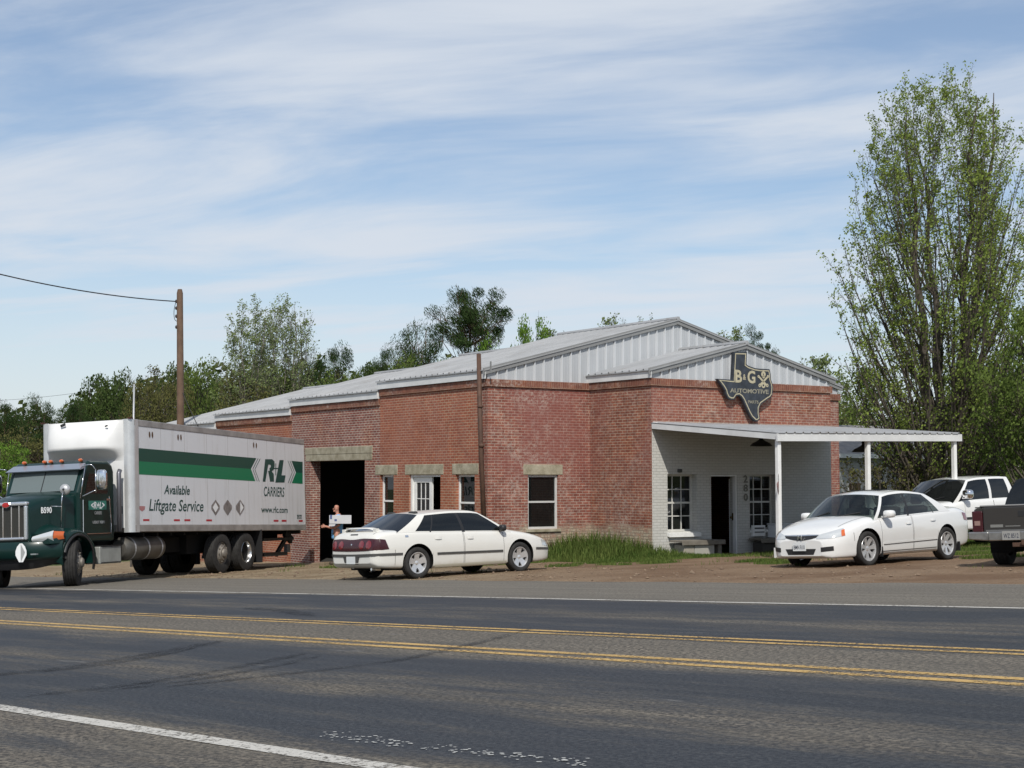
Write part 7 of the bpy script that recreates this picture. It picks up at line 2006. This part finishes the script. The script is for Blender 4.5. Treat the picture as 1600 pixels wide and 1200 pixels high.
for a in (
 ("pine", 0, 12, 630, 118, 70, "flat topped dark pine at the very left edge of the treeline"),
 ("midpine", 0, 62, 621, 112, 66, "dark pine standing left of the gap before the truck box"),
 ("olive", 0, 28, 672, 96, 120, "low olive brown tree under the dark pines at the left edge"),
 ("fresh", 0, 10, 690, 66, 110, "bright green young tree above the cab of the green truck, left edge"),
 ("midpine", 1, 112, 628, 104, 62, "ragged dark tree rising just over the left end of the truck box"),
 ("dark", 0, 150, 588, 108, 92, "tall dark rounded tree above the middle of the truck box"),
 ("dark", 1, 193, 584, 112, 76, "dark rounded tree next to the thin aerial mast, on its left"),
 ("olive", 1, 228, 598, 96, 84, "olive brown tree right behind the thin aerial mast"),
 ("olive", 0, 262, 586, 98, 84, "olive brown bushy tree just left of the utility pole"),
 ("dark", 0, 272, 570, 124, 84, "dark tree crown showing on both sides of the utility pole"),
 ("mid", 0, 318, 566, 104, 84, "mid green tree just right of the utility pole"),
 ("dark", 1, 335, 590, 120, 100, "dark tree in the shade right of the utility pole, behind the guy wire"),
 ("olive", 1, 385, 590, 92, 120, "brownish undergrowth tree below the tall pale trees"),
 ("mid", 1, 445, 582, 96, 110, "mid green tree below the tall pale trees, over the lowest roof"),
 ("midpine", 1, 488, 558, 108, 74, "dark pine at the foot of the tall pale trees, on their right"),
 ("pine", 1, 540, 542, 112, 62, "dark flat crowned pine left of the gap in the treeline"),
 ("mid", 0, 535, 584, 90, 90, "mid green tree over the second roof step"),
 ("dark", 0, 578, 572, 106, 70, "dark tree in the dip of the treeline over the roof"),
 ("pine", 0, 602, 544, 110, 56, "small rounded pine standing alone in the dip of the treeline"),
 ("mid", 1, 628, 556, 100, 76, "mid green tree between the small rounded pine and the dark pine pair"),
 ("midpine", 0, 664, 505, 104, 92, "broad dark pine leaning against the tall open pine, on its left"),
 ("tallpine", 0, 721, 451, 100, 112, "tallest pine, open crown on a bare trunk, over the brick corner roof"),
 ("mid", 0, 700, 568, 88, 84, "mid green tree at the foot of the tallest pine"),
 ("fresh", 1, 758, 531, 96, 52, "small bright green tree right of the tallest pine"),
 ("fresh", 0, 829, 499, 100, 92, "bright green rounded tree alone above the long roof slope"),
 ("tallpine", 1, 1183, 510, 100, 68, "dark pine crown peeping over the front gable"),
 ("olive", 1, 1340, 630, 96, 120, "olive brown tree behind the right corner of the porch gable"),
 ("mid", 1, 1420, 650, 92, 130, "mid green tree behind the white house, under the big tree"),
 ("olive", 0, 1500, 610, 88, 150, "brownish tree behind the trunk of the big tree"),
 ("mid", 0, 1560, 560, 84, 170, "mid green tree right behind the big tree"),
 ("mid", 1, 1606, 470, 53, 150, "low leafy green tree at the right edge above the two pickups"),
 ("dark", 1, 1660, 560, 70, 220, "dark tree at the right edge beyond the beige house"),
 ("mid", 1, 1560, 690, 64, 130, "low green shrub tree behind the white pickup")):
    tree(*a)
# spring trees that are mostly branch
def bt_(px, top, Y): b_ = at(px, 700, Y); z0 = G(b_.x, b_.y); return (b_.x, b_.y, z0), at(px, top, Y).z - z0
for px, top, Y, seed, lab, kw in (
 (388, 476, 92, 3, "tall pale spring tree, left of the pair above the lowest roof", dict(nl=7, ls=.14, lmat=L_PALE, n1=34, l1=.20)),
 (440, 470, 95, 4, "tall pale spring tree, right of the pair above the lowest roof", dict(nl=7, ls=.14, lmat=L_PALE, n1=34, l1=.20)),
 (484, 498, 98, 5, "thin nearly bare tree right of the tall pale pair", dict(nl=1, ls=.16, lmat=L_PALE, n1=20)),
 (213, 570, 104, 6, "bare twiggy tree top above the aerial mast", dict(nl=1, ls=.16, lmat=L_OLIVE, n1=18)),
 (868, 514, 110, 7, "sparse twiggy tree top beside the bright green tree", dict(nl=2, ls=.2, lmat=L_MID, n1=16)),
 (940, 500, 112, 8, "sparse pale tree top above the long roof", dict(nl=2, ls=.2, lmat=L_PALE, n1=16)),
 (992, 497, 115, 9, "bare tree top above the roof just left of the ridge", dict(nl=1, ls=.18, lmat=L_PALE, n1=14)),
 (1132, 512, 108, 10, "sparse tree top between the two gables", dict(nl=2, ls=.2, lmat=L_PALE, n1=16)),
 (1246, 556, 90, 11, "bare spindly tree right of the dark pine crown, over the porch gable", dict(nl=1, ls=.16, lmat=L_PALE, n1=18)),
 (1300, 560, 84, 12, "thin tree with scattered pale leaves beside the right end of the workshop", dict(nl=3, ls=.18, lmat=L_PALE, n1=22)),
 (1345, 575, 78, 13, "pale leaved tree between the workshop and the big tree", dict(nl=4, ls=.18, lmat=L_MID, n1=22))):
    loc_, H = bt_(px, top, Y)
    if kw["nl"] == 7:
        vase_tree("spring_tree", lab, loc_, seed, H, lambda t_: float(np.interp(t_, [0, .2, .4, .6, .75, .88, .96, 1], [.3, 1.0, 1.7, 2.15, 2.2, 1.7, 1.0, .4])), .28, 3, 95, 7, 5, 5, .125, L_PALE, BARK_PALE, .14, .8, "trees behind the workshop")
        continue
    branching("spring_tree", lab, loc_, seed, H, 1 if kw["nl"] < 7 else 3, kw["n1"] if kw["nl"] < 7 else 20, 7, 5, kw["nl"], kw["ls"], kw["lmat"], BARK_PALE if kw["nl"] > 4 else BARK, .85, .30, .18, l1=kw.get("l1", .30), stem_lean=.10, group="trees behind the workshop")
# bare brush in front of the white house
for px, top, Y, seed, lab in ((1362, 700, 58, 21, "bare brushy shrub behind the middle porch post"), (1400, 690, 60, 22, "bare brushy shrub in front of the white house, middle one"), (1438, 695, 57, 23, "bare brushy shrub left of the big tree trunk")):
    loc_, H = bt_(px, top, Y)
    o = branching("bare_shrub", lab, loc_, seed, H, 5, 12, 5, 4, 1, .12, L_OLIVE, BARK, 1.0, .12, .06, None, (0, 0), .34, "bare shrubs before the white house", stem_lean=.55)
    o["category"] = "shrub"
# the big tree at the right
loc_, H = bt_(1474, 133, 58)
BIG_ENV = lambda t_: float(np.interp(t_, [0, .14, .22, .34, .48, .62, .74, .84, .92, .975, 1.0], [1.0, 2.4, 3.4, 4.0, 4.3, 4.2, 3.8, 3.25, 2.6, 1.7, .7]))
vase_tree("big_tree", "very tall many-stemmed tree in young leaf behind the right end of the porch", loc_, 35, H, BIG_ENV, .19, 4, 185, 9, 6, 8, .105, L_BIG, BARK, .27, 1.1, inner=.5)
# far woods closing the gaps under the crowns
rr = random.Random(77); wood = MB()
for i in range(900):
    left = i < 720
    px = rr.uniform(-320, 760) if left else rr.uniform(1290, 1990); Y = rr.uniform(122, 150) if left else rr.uniform(96, 120)
    top = float(np.interp(px, [-320, 40, 100, 130, 330, 480, 520, 640, 760], [650, 655, 668, 622, 590, 572, 592, 590, 560])) if left else 655
    b_ = at(px, 700, Y); z0 = G(b_.x, b_.y); zt = at(px, top, Y).z
    c = Vector((b_.x, b_.y, z0 + (zt - z0) * rr.random() ** .8)); R_ = rr.uniform(1.2, 2.2)
    for _ in range(46):
        g = rdir(rr) * R_ * rr.random() ** .4; leaf(wood, c + g, rr.uniform(.35, .75), rr)
tag(wood.build("far_woods", leaf_mat("far wood foliage", (.040, .055, .020), (.12, .14, .050), .3)), "dense far woods closing the gaps below the tree crowns", "woods", kind="stuff")
# unseen wood behind the viewer, added for glass reflections and to dim the porch
rr = random.Random(78); wood = MB()
for i in range(420):
    x = rr.uniform(-110, 110); y = -34 - 18 * rr.random() - .002 * x * x
    c = Vector((x, y, G(x, y) + 13.0 * rr.random() ** .8 * (.75 + .35 * fbm(x, 0, 9, 44)))); R_ = rr.uniform(1.3, 2.4)
    for _ in range(34):
        leaf(wood, c + rdir(rr) * R_ * rr.random() ** .4, rr.uniform(.5, 1.1), rr)
tag(wood.build("woods_across_the_road", MATS["far wood foliage"], None), "woods on the other side of the road", "woods", kind="stuff")
# ------------------------------------------------------------------ make every open surface face outwards
bpy.context.view_layer.update()
def face_out(root, c_local, keep=()):
    def walk(o, c):
        if o.name.split(".")[0] == "wheel": c = o.matrix_world.translation.copy()
        if o.type == 'MESH' and len(o.data.polygons):
            mw = o.matrix_world; n3 = mw.to_3x3().inverted().transposed(); s_ = 0.0
            for p in o.data.polygons: s_ += p.area * (n3 @ p.normal).dot((mw @ p.center) - c)
            if s_ < 0: o.data.flip_normals()
        for ch in o.children: walk(ch, c)
    walk(root, root.matrix_world @ Vector(c_local))
for r_, c_ in ((car1, (0, 0, .7)), (car2, (0, 0, .7)), (car3, (0, 0, .9)), (car4, (0, 0, .8)), (truck, (-1, 0, 1.6)), (building, (6.5, 11, .5))):
    face_out(r_, c_)
for o in building.children_recursive:
    if o.name.split(".")[0] in ("roof", "canopy"):
        if sum(p.area * p.normal.z for p in o.data.polygons) < 0: o.data.flip_normals()
c_ = BM @ Vector((6.5, 11, 3))
for o in sign.children:
    mw = o.matrix_world
    if sum(p.area * (mw.to_3x3() @ p.normal).dot((mw @ p.center) - c_) for p in o.data.polygons) < 0: o.data.flip_normals()
